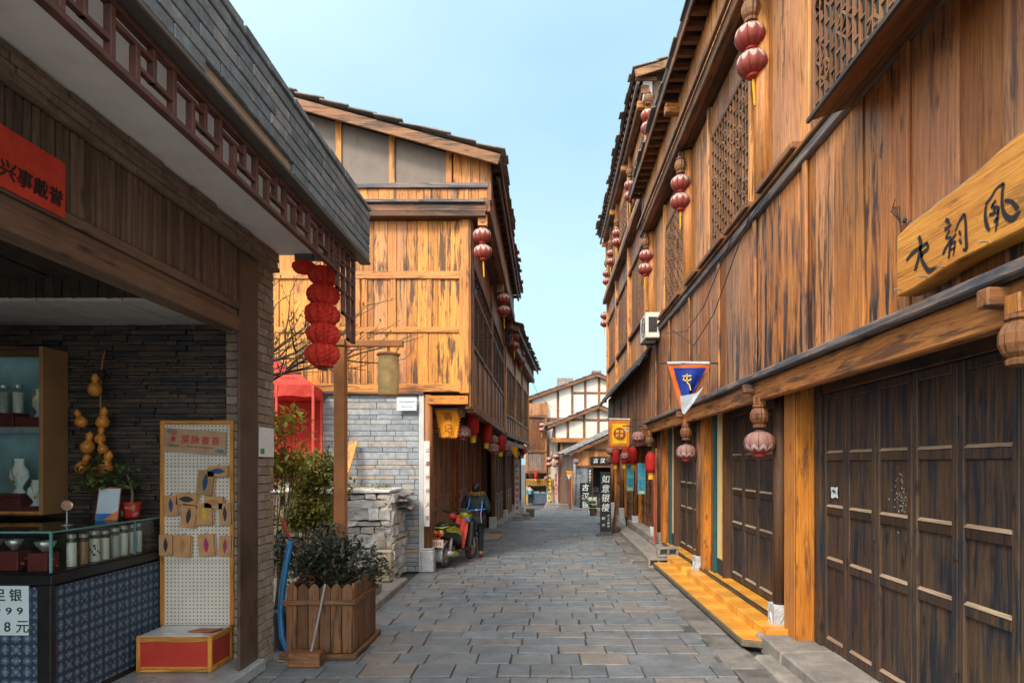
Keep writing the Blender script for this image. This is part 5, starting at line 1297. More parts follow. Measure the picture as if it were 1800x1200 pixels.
# name board
nb_ = T('name_board', 'carved yellow wooden name board with three brushed characters on the ledge', 'sign', (2.3, 3.3, 3.05))
XS = 2.235
top = lambda y: 3.475+ .14*max(0,(3.75-y))**1.2*.8 + (.0 if y < 3.9 else -.02)
bot = lambda y: 3.075+ .045*max(0, 3.75-y) + (0 if y < 3.75 else .0)
ysb = [3.99-.1*i for i in range(25)]
poly = [(XS,y,top(y)+.006*math.sin(y*9)) for y in ysb] + [(XS,y,bot(y)+.012*math.sin(y*6)) for y in reversed(ysb)]
P('board', MB().prism(poly, (.14,0,0)), wood('board','y'), nb_, world=True, bevel=.008)
P('bark_edge', MB().tube([(XS+.06,y,top(y)+.006*math.sin(y*9)+.004) for y in ysb], .036, 6), wood('ledge','y'), nb_, world=True)
def zp(px, py): return onX(1560+px/3.43, 290+py/3.43, XS-.004)
strokes = [
 [[(112,576),(150,530),(195,498),(240,468)],[10,14,12,9]], [[(187,430),(199,470),(190,540),(165,638)],[12,16,16,14]], [[(235,468),(243,500),(215,528),(203,560),(226,612),(252,637),(300,606)],[8,12,14,13,15,17,4]], [[(196,500),(205,540),(203,560)],[10,12,10]],
 [[(348,328),(362,338),(372,356)],[12,14,5]], [[(342,388),(362,378),(385,355)],[12,12,4]], [[(372,392),(352,440),(384,430)],[10,9,5]], [[(385,440),(350,500),(332,540)],[8,12,12]], [[(412,412),(380,470),(368,565)],[8,14,8]], [[(380,480),(404,462),(402,500),(395,548)],[6,9,10,6]], [[(378,510),(402,500)],[6,7]],
 [[(462,294),(440,325),(420,365),(408,400)],[12,10,9,6]], [[(462,294),(470,350),(472,430),(474,505),(452,508)],[10,11,13,14,6]], [[(430,395),(440,425)],[9,9]], [[(432,448),(445,475)],[9,9]],
 [[(588,240),(622,196),(655,142),(700,110)],[12,9,8,12]], [[(698,112),(690,180),(692,260),(712,308),(745,325),(775,305),(800,272)],[14,12,13,17,20,18,4]], [[(705,214),(748,224),(785,268)],[9,13,16]], [[(592,246),(588,310),(598,365),(614,396)],[10,13,16,8]],
 [[(652,213),(632,240),(622,262)],[12,9,6]], [[(630,238),(645,285),(612,300)],[8,12,9]], [[(645,250),(668,262),(655,300)],[8,11,10]], [[(668,270),(660,340),(650,400)],[9,12,6]], [[(640,345),(662,318)],[12,12]]]
m = MB()
for pts, wds in strokes:
    q = [zp(*p) for p in pts]; brush(m, q, [w_/3.43*q[min(i,len(q)-1)].y/F*2.0 for i, w_ in enumerate(wds)], (-1,0,0))
for i in range(len(m.v)): m.v[i] = (XS-.003, m.v[i][1], m.v[i][2])
P('brushed_character', m, INKP(), nb_, world=True)
for y in (3.92,3.66,3.5,3.15,2.8): P('nail', MB().tube([(XS-.05,y,bot(y)+.015),(XS+.02,y+.02,bot(y)+.02)], .004, 5).lathe((XS-.05,y,bot(y)+.012), [(.009,0),(.009,.006)], 6), STEEL(), nb_, world=True)
wr = T('dangling_wire', 'thin loose wires tied to the boards above the name board', 'wire', (2.38, 4.15, 3.7))
m = MB()
for k in range(4): m.tube([(2.375,4.26+.02*k,3.80-.02*k),(2.33,4.22-.03*k,3.70),(2.36,4.16,3.60-.02*k),(2.32,4.10-.04*k,3.55)], .003, 4)
P('strand', m, DARKM(), wr, world=True); P('knot', MB().ell((2.36,4.12,3.60),(.014,.018,.02),6,5), DARKM(), wr, world=True)
wr2 = T('cable', 'black cables sagging along the plank wall above the blue pennant', 'cable', (2.36, 9, 4.6))
for (pts) in ([(2.34,6.6,4.86),(2.33,8.0,4.72),(2.34,9.4,4.70),(2.34,11.6,4.78)], [(2.34,7.2,4.86),(2.30,8.6,4.05),(2.31,9.8,3.85),(2.34,11.8,4.55)], [(2.345,7.9,4.86),(2.31,9.2,4.3),(2.33,10.4,4.2),(2.34,12.6,4.62)]):
    P('strand', MB().tube(pts, .007, 5), DARKM(), wr2, world=True)
# blue pennant
bp_ = T('blue_pennant', 'torn blue pennant with orange edge and yellow character on a rod', 'flag', (2.0, 8.7, 3.0))
P('rod', MB().tube([(1.55,8.7,3.40),(2.41,8.7,3.40)], .012, 8), DARKM(), bp_, world=True)
P('rod_bracket', MB().box(2.395,2.415,8.66,8.74,3.0,3.46), DARKM(), bp_, world=True, bevel=.004)
P('rod_sleeve', MB().tube([(1.68,8.7,3.397),(1.9,8.71,3.403),(2.27,8.7,3.398)], .022, 8), plain('silver_sleeve', (.45,.47,.50), .5), bp_, world=True)
xl = lambda t: 1.69+.20*t; xr = lambda t: 2.29-.25*t
m = flagcloth(0,0, lambda t,u: 3.375-.64*t*(1-.45*max(0,u-.35)), lambda t: (xl(t), xr(t)), 8.7, .03)
P('pennant_cloth', m, cloth('orange_border_cloth', (.70,.16,.035), .7, .2), bp_, world=True)
m = flagcloth(0,0, lambda t,u: 3.325-.44*t*(1-.25*u), lambda t: (xl(.06+t*.7)+.055, xr(.06+t*.7)-.06), 8.635, .03)
P('blue_field', m, cloth('royal_blue_cloth', (.008,.035,.26), .6, .1), bp_, world=True)
P('folded_tip', MB().prism([(1.84,8.605,2.93),(2.06,8.59,2.97),(2.16,8.58,3.06),(2.02,8.57,2.84),(1.90,8.59,2.68),(1.87,8.60,2.70)], (0,.006,0)), cloth('grey_flag_back', (.36,.40,.46), .8, .1), bp_, world=True)
m = MB()
def bp2(*p): return [(1.935+a, 8.595, 3.12+b) for a, b in p]
for pts in (((-.06,.085),(.06,.09)),((0,.115),(.002,.0),(.03,-.03),(.05,-.11)),((-.045,.06),(-.04,.03),(.045,.03),(.045,.06))): brush(m, bp2(*pts), [.016]*len(pts), (0,-1,0), 4)
P('character', m, plain('yellow_thread', (.75,.48,.04), .6), bp_, world=True)

# ============================================================ RIGHT HOUSE 2 (taller, beyond)
h2 = T('timber_house', 'tall three storey timber house with slate eaves beyond the dark doors', 'house', (3.5, 19, 0))
def KP(n, mb, mat, **k): return P(n, mb, mat, k.pop('parent', h2), world=True, **k)
A, B = 14.9, 24.6
KP('core_wall', MB().box(2.85,9,A,B,-.6,3.6).box(2.53,9,A,B,3.6,11.3), wood('deep','z'))
m = MB(); planks(m, 'x', 2.46, 6, 8.3, 11.1, A-.02, -1, .03, .25); KP('gable_boards', m, wood('grey','z'))
KP('meter_box', MB().box(2.28,2.50,A-.18,A-.03,10.55,11.0), plain('grey_wood_box', (.36,.35,.34), .7, var=.4), bevel=.01)
kp = [15.0, 18.2, 21.4, B-.1]
# lower boarded band under the black awning
m = MB(); planks(m, 'y', A, B, 2.62, 4.52, 2.44, -1, .03, .27); KP('plank_wall', m, wood('rust','z'), bevel=.004)
for y in (15.6,17.0,18.6,20.4,22.4): KP('wall_batten', MB().box(2.40,2.435,y-.04,y+.04,2.62,4.5), wood('brown','z'), bevel=.006)
m = MB()
pr = [(2.46,4.78),(2.36,4.70),(2.24,4.56),(2.13,4.38),(2.09,4.26)]
n = 24
for i in range(n+1):
    y = 14.3+(24.9-14.3)*i/n
    for (x, z) in pr: m.v.append((x+R.uniform(-.008,.008), y, z+R.uniform(-.015,.015)))
for i in range(n):
    for j in range(4): m.f.append((i*5+j, i*5+j+1, (i+1)*5+j+1, (i+1)*5+j))
aw2 = KP('felt_awning', m, plain('black_roofing_felt', (.045,.042,.045), .7, var=.5, bump=.4)); md = aw2.modifiers.new('t', 'SOLIDIFY'); md.thickness = .05
# upper storeys
def up(a, b, z0, z1, tone='amber', x=2.45):
    m = MB(); planks(m, 'y', a, b, z0, z1, x, -1, .03, .24); KP('wall_boards', m, wood(tone,'z'), bevel=.003)
up(A, B, 4.6, 5.55); up(A, B, 7.55, 8.25, 'rust')
for z in (5.56, 7.42): KP('wall_rail', MB().box(2.37,2.5,A,B,z,z+.11), wood('brown','y'), bevel=.008)
for a, b in zip(kp[:-1], kp[1:]):
    c, d = a+.75, b-.75
    up(a+.08, c-.05, 5.68, 7.41); up(d+.05, b-.08, 5.68, 7.41)
    wn = KP('window', MB().box(2.40,2.47,c-.05,c+.02,5.68,7.41), wood('brown','z'), bevel=.006); P('frame', MB().box(2.40,2.47,d-.02,d+.05,5.68,7.41), wood('brown','z'), wn, world=True, bevel=.006)
    m = MB(); lattice_y(m, c+.02, d-.02, 5.70, 7.40, 2.42, 2.44, 15, 22, .018, True, 8); P('lattice', m, wood('lath','z'), wn, world=True)
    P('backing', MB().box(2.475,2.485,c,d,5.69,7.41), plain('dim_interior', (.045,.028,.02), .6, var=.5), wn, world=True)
    # third storey
    up(a+.08, b-.08, 8.72, 9.2); m = MB(); lattice_y(m, a+.3, b-.3, 9.25, 10.2, 2.42, 2.44, 18, 12, .018, True, 6)
    w3 = KP('window', MB().box(2.41,2.47,a+.22,a+.3,9.22,10.25), wood('brown','z')); P('frame', MB().box(2.41,2.47,b-.3,b-.22,9.22,10.25), wood('brown','z'), w3, world=True); P('lattice', m, wood('lath','z'), w3, world=True)
    up(a+.08, b-.08, 10.26, 10.95)
for y in kp: KP('wall_post', MB().box(2.36,2.5,y-.08,y+.08,4.6,10.9), wood('amber','z'), bevel=.01)
KP('jetty_beam', MB().box(2.22,2.50,A-.1,B,8.26,8.42), wood('brown','y'), bevel=.01)
m = MB(); planks(m, 'y', A-.1, B, 8.43, 8.71, 2.30, -1, .03, .3); KP('jetty_boards', m, wood('amber','z'))
KP('loft_beam', MB().box(2.24,2.42,A-.2,B,10.70,10.9), wood('brown','y'), bevel=.01)
KP('gutter_pipe', MB().tube([(2.16,A-.2,10.95),(2.16,B+.3,10.75)], .04, 8), plain('grey_pipe', (.22,.20,.20), .5))
y = A-.2
while y < B+.3: KP('rafter', MB().box(2.10,2.6,y,y+.07,11.0,11.09), wood('brown','x')); y += .34
for y in kp: KP('eave_bracket', MB().box(2.18,2.5,y-.07,y+.07,10.5,10.66), wood('yellowtrim','x'), bevel=.008)
m = MB().prism([(2.06,A-.35,11.10),(5.8,A-.35,12.3),(5.8,A-.35,12.35),(2.06,A-.35,11.15)], (0,B-A+.8,0)); rf2 = KP('roof', m, wood('deep','y'))
m = MB(); slate_roof(m, A-.42, B+.5, 2.08, 11.13, 5.8, 12.34, .5, .42, .03, .06); P('roof_slate', m, ROOFS(), rf2, world=True, bevel=.006)
m = MB().prism([(2.08,A-.42,10.95),(5.8,A-.42,12.12),(5.8,A-.42,12.31),(2.05,A-.42,11.12)], (0,.05,0)); KP('barge_board', m, wood('lath','x'), bevel=.006)
gT = 'double lanterns under the tall house eaves'
for y, z, lab in ((14.55,9.95,'highest double lantern under the gable corner of the tall right house'),(17.7,9.72,'second double lantern from the gable corner of the tall right house'),(20.9,9.55,'third double lantern from the gable corner of the tall right house'),(22.9,9.55,'fourth double lantern along the tall right house eaves'),(24.5,9.3,'last upper double lantern at the far end of the tall right house')):
    KP('pendant_post', MB().box(2.33,2.41,y-.04,y+.04,z+.66,10.69), wood('brown','z'), bevel=.006)
    m = MB().add([(v[0]*1.05+2.37, v[1]*1.05+y, v[2]*1.05+z+.53) for v in BULB.v], BULB.f); KP('carved_drop', m, wood('lath','z'))
    hang(PAIR, (2.37, y, z), lab, gT, 1.0)
for y, lab in ((24.7,'double lantern low under the jetty at the far corner of the tall house'),): hang(PAIR, (2.3, y, 7.7), lab, gT, 1.0)
KP('hanging_post', MB().lathe((2.27,14.45,0), [(.055,7.2),(.05,8.6)], 10), wood('ledge','z'), smooth=True)
KP('drain_pipe', MB().tube([(2.42,B+.1,5.6),(2.40,B+.12,4.9),(2.36,B+.1,4.4)], .03, 8), plain('grey_pipe', (.22,.20,.20), .5))
# ground floor of house 2
for y in kp:
    KP('column', MB().lathe((2.60,y,0), [(.08,.35),(.078,2.62)], 12), wood('brown','z'), smooth=True)
    KP('plinth', MB().box(2.49,2.71,y-.11,y+.11,.12 if y < 19 else -.1,.5), PLINTH(), bevel=.016)
KP('lintel_beam', MB().box(2.42,2.52,A,B,2.46,2.615), wood('brown','y'), bevel=.008)
m = MB().jbox(2.05,2.45,12.6,17.4,-.05,.15,.012).jbox(2.46,2.86,14.4,19,-.05,.31,.01).jbox(2.2,2.5,17.5,20.5,-.1,.1,.012); KP('stone_step', m, CONC(), bevel=.02)
for a, b in zip(kp[:-1], kp[1:]):
    n = 5; w_ = (b-a-.4)/n
    for k in range(n): door_leaf(h2, a+.2+k*w_, a+.2+(k+1)*w_, .32 if a < 18 else .05, 2.45, 2.74, -1, 'brown', (.16,.30,.55,1.0))
    KP('door_jamb', MB().box(2.66,2.86,a+.09,a+.19,.2,2.45), wood('fresh','z'), bevel=.008); KP('door_jamb', MB().box(2.66,2.86,b-.19,b-.09,.2,2.45), wood('fresh','z'), bevel=.008)
rd = T('red_strip_post', 'thin wooden pole with a red paper strip at the far end of the porch', 'post', (2.47, 14.1, .1))
P('pole', MB().box(2.45,2.49,14.03,14.07,.2,2.35), wood('brown','z'), rd, world=True, bevel=.005); P('paper_strip', MB().box(2.415,2.447,14.045,14.052,.2,1.75), plain('faded_red_paper', (.34,.06,.04), .7, var=.4), rd, world=True)
for y, lab in ((18.0,'green poster on the wall just past the yellow banner'),(16.0,'narrow blue poster on the door frame under the red lanterns')):
    po_ = T('poster', lab, 'poster', (2.5, y, 1.5), group='posters on the right shops'); x0 = 2.32 if y > 17 else 2.34
    P('sheet', MB().box(x0,x0+.20,y,y+.006,1.22,2.02), plain('green_blue_print', (.06,.30,.26) if y > 17 else (.08,.20,.30), .4), po_, world=True)
    P('picture', MB().box(x0+.02,x0+.18,y-.003,y-.0005,1.68,1.95).box(x0+.02,x0+.18,y-.003,y-.0005,1.35,1.60), plain('teal_picture', (.03,.22,.34), .4, var=.7, sc=20), po_, world=True)
    P('caption', MB().box(x0+.03,x0+.17,y-.003,y-.0005,1.25,1.30), plain('yellow_caption', (.5,.45,.12), .5), po_, world=True)
gRR = 'red barrel lanterns along the right shops'; gPP = 'pumpkin lanterns along the right shops'
hang(SING, (2.27, 15.4, 2.67), 'pumpkin lantern on a bracket right of the yellow banner', gPP)
hang(REDL, (2.36, 17.0, 2.22), 'frontmost of the three red lanterns below the yellow banner', gRR)
hang(REDL, (2.32, 18.4, 2.22), 'red lantern half hidden behind a pumpkin lantern below the yellow banner', gRR, .95)
hang(REDL, (2.16, 19.4, 2.20), 'leftmost red lantern below the yellow banner', gRR, .95)
hang(SING, (2.24, 17.8, 2.22), 'pumpkin lantern in front of the half hidden red lantern', gPP, .8)
hang(SING, (2.06, 20.2, 2.42), 'upper pumpkin lantern left of the red lanterns on the right', gPP, .8)
hang(SING, (2.10, 20.6, 2.12), 'lower pumpkin lantern left of the red lanterns on the right', gPP, .8)
br = T('lantern_bracket', 'dark iron bracket holding the pumpkin lantern beside the yellow banner', 'bracket', (2.3, 15.4, 2.9))
P('arm', MB().tube([(2.45,15.4,2.93),(1.88,15.4,2.93)], .014, 6), DARKM(), br, world=True); P('scroll', MB().tube([(1.98+.05*math.cos(t*.6),15.4,2.85+.05*math.sin(t*.6)) for t in range(11)], .01, 5), plain('cream_scroll', (.5,.42,.34), .6), br, world=True)
yb = T('yellow_banner', 'yellow banner with orange fringe and round maroon emblem on the right', 'flag', (1.9, 16.0, 2.8))
P('rod', MB().tube([(1.55,16.0,3.15),(2.42,16.0,3.13)], .012, 6), DARKM(), yb, world=True)
P('rod_sleeve', MB().tube([(1.60,16.0,3.145),(2.15,16.0,3.138)], .022, 8), plain('silver_sleeve', (.45,.47,.50), .5), yb, world=True)
m = flagcloth(0,0, lambda t,u: 3.12-.66*t, lambda t: (1.60+.03*t, 2.14-.02*t), 16.0, .012); P('banner_cloth', m, cloth('orange_banner', (.72,.24,.03), .7, .25), yb, world=True)
m = flagcloth(0,0, lambda t,u: 3.02-.50*t, lambda t: (1.685, 2.06), 15.985, .008); P('yellow_field', m, cloth('yellow_field', (.82,.52,.02), .6, .2), yb, world=True)
em = P('emblem', MB().prism([(1.872+.155*math.cos(k*math.pi/14),15.962,2.775+.155*math.sin(k*math.pi/14)) for k in range(28)], (0,.004,0)), plain('maroon_disc', (.30,.035,.02), .6), yb, world=True)
m = MB(); write(m, '银如', (1.872,15.956,2.83), (1,0,0), (0,0,1), .085, .11, bold=.02); write(m, '楼意', (1.872,15.956,2.72), (1,0,0), (0,0,1), .085, .11, bold=.02); P('lettering', m, plain('yellow_letter', (.8,.5,.03), .6), em, world=True)
m = MB()
for k in range(12): m.prism([(1.625+k*.0415,16.0,2.47),(1.65+k*.0415,16.0,2.47),(1.645+k*.0415,16.0,2.39),(1.63+k*.0415,16.0,2.39)], (0,.005,0))
for k in range(9):
    for sx, xx in ((-1,1.615),(1,2.125)): m.prism([(xx,16.003,3.0-k*.058),(xx+sx*.03,16.003,2.985-k*.058),(xx,16.003,2.965-k*.058)], (0,.004,0))
P('fringe', m, cloth('red_fringe', (.60,.10,.02), .7, .2), yb, world=True)
# air conditioner
ac = T('air_conditioner', 'pale outdoor air conditioner on a bracket at the far end of the plank wall', 'air conditioner', (2.25, 13.6, 4.7))
P('casing', MB().box(2.10,2.40,13.2,13.95,4.66,5.20), plain('pale_enamel', (.62,.58,.52), .5, var=.2), ac, world=True, bevel=.015)
P('fan_grille', MB().tube([(2.094,13.5+.2*math.cos(k*.3307),4.93+.2*math.sin(k*.3307)) for k in range(20)], .008, 5, False).tube([(2.094,13.5+.1*math.cos(k*.3307),4.93+.1*math.sin(k*.3307)) for k in range(20)], .006, 5, False), DARKM(), ac, world=True)
P('bracket', MB().bar((2.08,13.3,4.64),(2.46,13.3,4.64),.03).bar((2.08,13.85,4.64),(2.46,13.85,4.64),.03), DARKM(), ac, world=True)
P('side_vent', MB().box(2.16,2.34,13.193,13.198,4.78,5.1), DARKM(), ac, world=True)
# standing sign board
sb = T('standing_sign', 'tall black standing sign board with white brushed characters on the right', 'sign', (1.67, 17.6, gz(17.6)))
P('board', MB().box(-.15,.15,-.03,.03,.12,1.80), plain('black_board', (.012,.016,.018), .35), sb, bevel=.006)
m = MB(); write(m, '如意银楼', (0,-.033,1.20), (1,0,0), (0,0,1), .235, .265, vertical=True, bold=.012, slant=.15); write(m, '制作', (-.06,-.033,.40), (1,0,0), (0,0,1), .095, .19, vertical=True, bold=.0, slant=.15); write(m, '手工技艺', (.08,-.033,.42), (1,0,0), (0,0,1), .08, .10, vertical=True, bold=.0, slant=.15)
P('lettering', m, plain('white_letter', (.72,.74,.74), .5), sb)
P('foot', MB().box(-.26,.2,-.14,.16,.003,.06).box(-.17,.17,-.06,.06,.06,.12), plain('grey_foot', (.07,.08,.085), .5), sb, bevel=.008)
P('back_brace', MB().bar((0,.03,1.2),(0,.25,.01),.03), wood('brown','z'), sb)
lp = T('leaning_plank', 'bare wooden plank leaning on the wall beside the black standing sign', 'plank', (2.2, 18.0, 0))
P('board', MB().bar((1.93,18.0,-.02),(2.10,18.15,1.32),.12,.03), wood('brown','z'), lp, world=True, bevel=.005); P('end_cap', MB().bar((2.10,18.15,1.322),(2.103,18.153,1.34),.11,.028), wood('ledge','z'), lp, world=True)
# ============================================================ ALLEY BESIDE THE YELLOW HOUSE
sw = T('stone_block_wall', 'waist high pale rubble stone wall in front of the blue stone gable', 'wall', (-4, 11, 0))
m = MB(); masonry(m, 'x', -3.42, -2.60, .02, 1.50, 10.50, -1, 9, (.16,.50), .3, .018, .028, .022, .5)
masonry(m, 'y', 10.52, 11.50, .02, 1.50, -2.58, 1, 9, (.16,.4), .2, .018, .028, .022, .5)
P('rubble_face', m, RUBBLE(), sw, world=True, bevel=.016, seg=2)
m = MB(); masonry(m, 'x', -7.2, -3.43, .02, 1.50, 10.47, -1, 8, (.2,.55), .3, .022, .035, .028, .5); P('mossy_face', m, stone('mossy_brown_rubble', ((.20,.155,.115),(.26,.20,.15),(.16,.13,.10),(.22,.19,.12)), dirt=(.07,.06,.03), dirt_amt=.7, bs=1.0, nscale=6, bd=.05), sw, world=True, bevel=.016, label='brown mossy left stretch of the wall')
P('rubble_core', MB().box(-7.2,-2.7,10.56,11.48,0,1.47), plain('dark_mortar', (.10,.09,.08), .9), sw, world=True)
m = MB(); x = -7.2
while x < -2.66: q = min(-2.6, x+R.uniform(.4,.8)); m.jbox(x, q-.01, 10.46, 11.5, 1.505, 1.57, .012); x = q
P('cap_stone', m, RUBBLE(), sw, world=True, bevel=.014)
m = MB()
for k in range(16): m.obox((-2.60+R.uniform(-.02,.14), 11.1+R.uniform(-.2,.3), 1.22+R.uniform(-.06,.30)), ((1,R.uniform(-.3,.3),R.uniform(-.25,.25)),(0,1,0),(0,0,1)), (R.uniform(.07,.13),R.uniform(.1,.2),R.uniform(.008,.02)))
st_ = solo('stacked_slates', m, ROOFS(), 'small stack of loose slates on the end of the rubble wall', 'slates', (-2.55, 11.2, 1.2))
mk = T('carved_stone_post', 'short carved stone marker with round recess before the rubble wall', 'stone marker', (-2.62, 10.15, .10))
m = MB().jbox(-.13,.13,-.09,.09,.0,.50,.008); m.lathe((0,-.085,.34), [(.001,-.0)], 3) if False else None
ms = P('block', m, stone('tan_marker_stone', ((.62,.52,.36),(.62,.52,.36)), dirt=(.22,.13,.06), dirt_amt=.7, nscale=6, bs=.8), mk, bevel=.03, seg=3)
P('carved_ring', MB().tube([(.075*math.cos(k*.3142),-.098,.34+.085*math.sin(k*.3142)) for k in range(21)], .016, 6, False).tube([(.06*math.cos(k*.3142),-.098,.14+.05*math.sin(k*.3142)) for k in range(21)], .014, 6, False), stone('tan_marker_stone', ((.62,.52,.36),(.62,.52,.36)), dirt=(.16,.10,.06), dirt_amt=.7, nscale=6, bs=.8), mk)
P('recess_face', MB().lathe((0,0,0), [(.06,-.001),(.06,.001)], 16) if False else MB().prism([(.058*math.cos(k*.45),-.094,.34+.068*math.sin(k*.45)) for k in range(14)], (0,.004,0)), stone('pale_carving', ((.5,.5,.5),(.5,.5,.5)), bs=1.0, nscale=14), mk)
plk = T('leaning_board', 'yellow board leaning on the blue stone wall behind the lamp post', 'board', (-3.5, 11.2, 1.57))
P('board', MB().bar((-3.62,11.0,1.572),(-3.52,11.48,2.42),.15,.03,up=(0,-1,.3)), wood('board','z'), plk, world=True, bevel=.006); P('end_block', MB().bar((-3.62,11.0,1.571),(-3.617,11.014,1.595),.17,.05,up=(0,-1,.3)), wood('brown','z'), plk, world=True)
# red canopy tent
tn = T('red_canopy_tent', 'red pop up canopy tent with metal legs in the alley', 'tent', (-4.6, 11.1, 1.57))
redt = cloth('red_tent_cloth', (.66,.08,.06), .6, .45)
def tp(px, py, Y): return at(px, py, Y)
a_ = Vector((-3.66, 10.0, 3.12)); 
ap = Vector((-4.85, 11.1, 3.92)); cor = [Vector((-3.99,10.72,3.36)), Vector((-5.75,10.72,3.36)), Vector((-5.75,11.48,3.36)), Vector((-4.12,11.48,3.36))]
m = MB()
for i in range(4):
    p, q = cor[i], cor[(i+1)%4]
    for k in range(6):
        for j in range(6):
            def pt_(u, v):
                base = p.lerp(q, u); r = base.lerp(ap, v); r = r + Vector((0,0,-.10*math.sin(math.pi*u)*math.sin(math.pi*v*.8)))
                return r
            m.add([pt_(k/6,j/6), pt_((k+1)/6,j/6), pt_((k+1)/6,(j+1)/6), pt_(k/6,(j+1)/6)], [(0,1,2,3)])
P('canopy', m, redt, tn, world=True, smooth=True)
m = MB()
for i in range(4):
    p, q = cor[i], cor[(i+1)%4]
    for k in range(10):
        u0, u1 = k/10, (k+1)/10; s0 = .02*math.sin(k*1.7); s1 = .02*math.sin((k+1)*1.7)
        m.add([p.lerp(q,u0), p.lerp(q,u1), p.lerp(q,u1)+Vector((s1,s1,-.20-.015*math.sin(k*2+2))), p.lerp(q,u0)+Vector((s0,s0,-.20-.015*math.sin(k*2)))], [(0,1,2,3)])
P('valance', m, redt, tn, world=True)
for c in cor+[Vector((-4.62,10.73,0))]: P('leg', MB().box(c.x-.02,c.x+.02,c.y-.02,c.y+.02,1.575,3.35), plain('red_orange_leg', (.50,.06,.035), .45), tn, world=True)
P('roof_strut', MB().tube([cor[0]+Vector((0,0,-.05)), ap], .018, 6).tube([cor[1]+Vector((0,0,-.05)), ap], .018, 6), DARKM(), tn, world=True)
s = NT('red_mesh_curtain'); out_ = [n for n in s.t.nodes if n.type == 'OUTPUT_MATERIAL'][0]; s.done((.62,.05,.04), .7, .2); tr0 = s.n('BsdfTransparent'); tr0.inputs[0].default_value = (1,.62,.6,1); mx0 = s.n('MixShader'); mx0.inputs[0].default_value = .78; s.l(s.b.outputs[0], mx0.inputs[1]); s.l(tr0.outputs[0], mx0.inputs[2]); s.l(mx0.outputs[0], out_.inputs[0])
P('side_curtain', MB().prism([(-5.7,11.53,1.7),(-4.16,11.53,1.7),(-4.16,11.53,3.2),(-5.7,11.53,3.2)], (0,.006,0)), s.m, tn, world=True)
# lamp post
lpst = T('lamp_post', 'tall square wooden lamp post with short arm behind the planter', 'lamp post', (-2.52, 7.6, 0))
lw = wood('planter','z')
PXc = -2.495; PYc = 7.6
LM = plain('rust_brown_post', (.38,.15,.05), .55, var=.35, sc=3, bump=.1)
P('post', MB().box(PXc-.065,PXc+.065,PYc-.065,PYc+.065,.02,3.42), LM, lpst, world=True, bevel=.006)
P('post_cap', MB().prism([(PXc-.085,PYc-.085,3.423),(PXc+.07,PYc-.085,3.423),(PXc+.07,PYc-.085,3.50),(PXc-.0,PYc-.085,3.50)], (0,.17,0)), LM, lpst, world=True, bevel=.006)
P('arm', MB().box(PXc+.071,PXc+.76,PYc-.035,PYc+.035,3.42,3.50), LM, lpst, world=True, bevel=.006)
dlm = T('drum_lantern', 'tan cylinder lantern with dark lid hanging from the lamp post arm', 'lantern', (-1.92, 7.6, 3.1))
P('drum', MB().lathe((-1.915,7.6,2.84), [(.118,0),(.122,.02),(.122,.46),(.118,.47)], 24), cloth('tan_parchment', (.66,.45,.19), .6, .15, .35), dlm, world=True, smooth=False)
P('lid', MB().lathe((-1.915,7.6,3.312), [(.145,0),(.148,.02),(.11,.035)], 8), LM, dlm, world=True)
P('bottom_ring', MB().lathe((-1.915,7.6,2.822), [(.115,0),(.12,.012),(.118,.018)], 24), LM, dlm, world=True)
P('hanger', MB().box(-1.93,-1.90,7.585,7.615,3.345,3.42), LM, dlm, world=True)
# red paper lantern string on the fretwork
rl = T('paper_lantern_string', 'string of five red tissue lanterns hanging from the fretwork corner', 'lanterns', (-2.14, 6.05, 3.6))
m0 = MB(); n = 44; rows = 12
for i in range(rows+1):
    t = -1.15+2.3*i/rows
    for j in range(n):
        a = 2*math.pi*j/n; rr = .145*math.cos(t)**.95*(1+.13*math.sin(a*11+(i%2)*.9)+R.uniform(-.025,.025))
        m0.v.append((rr*math.cos(a), rr*math.sin(a), .105*math.sin(t)/math.sin(1.15)+R.uniform(-.004,.004)))
for i in range(rows):
    for j in range(n): m0.f.append((i*n+j, i*n+(j+1)%n, (i+1)*n+(j+1)%n, (i+1)*n+j))
tis = cloth('red_tissue', (.78,.075,.05), .7, .45)
first = None; X_, Y_ = -2.14, 6.0
for k, z in enumerate((3.80,3.62,3.43,3.24,3.05)):
    o = P('paper_globe', m0, tis, rl, loc=(.0,-.05,z-3.6)) if first is None else first.copy()
    if first is None: first = o
    else: COL.objects.link(o); o.parent = rl
    o.location = (R.uniform(-.012,.012), -.05+R.uniform(-.01,.01), z-3.6); o.rotation_euler = (R.uniform(-.06,.06), R.uniform(-.08,.08), R.uniform(0,3)); s_ = (.88,.98,1.05,.98,1.03)[k]; o.scale = (s_,)*3
P('frill', MB().lathe((0,-.05,-.665), [(.10,0),(.09,.03),(.06,.05)], 22, lobes=11, amp=.2), tis, rl); P('base_disc', MB().lathe((0,-.05,-.70), [(.045,0),(.05,.01),(.02,.02)], 12), plain('brown_disc', (.12,.05,.03), .6), rl); P('tail', MB().tube([(0,-.05,-.70),(0,-.05,-.82)], .006, 5), plain('maroon_cord', (.2,.03,.03), .7), rl); P('cord', MB().tube([(0,-.05,-.6),(.01,-.05,.45)], .005, 5), DARKM(), rl)
m2 = MB().add([(v[0]*.7-.20, v[1]*.7, v[2]*.6+.30) for v in m0.v], m0.f); P('loose_tissue', m2, tis, rl, smooth=False)
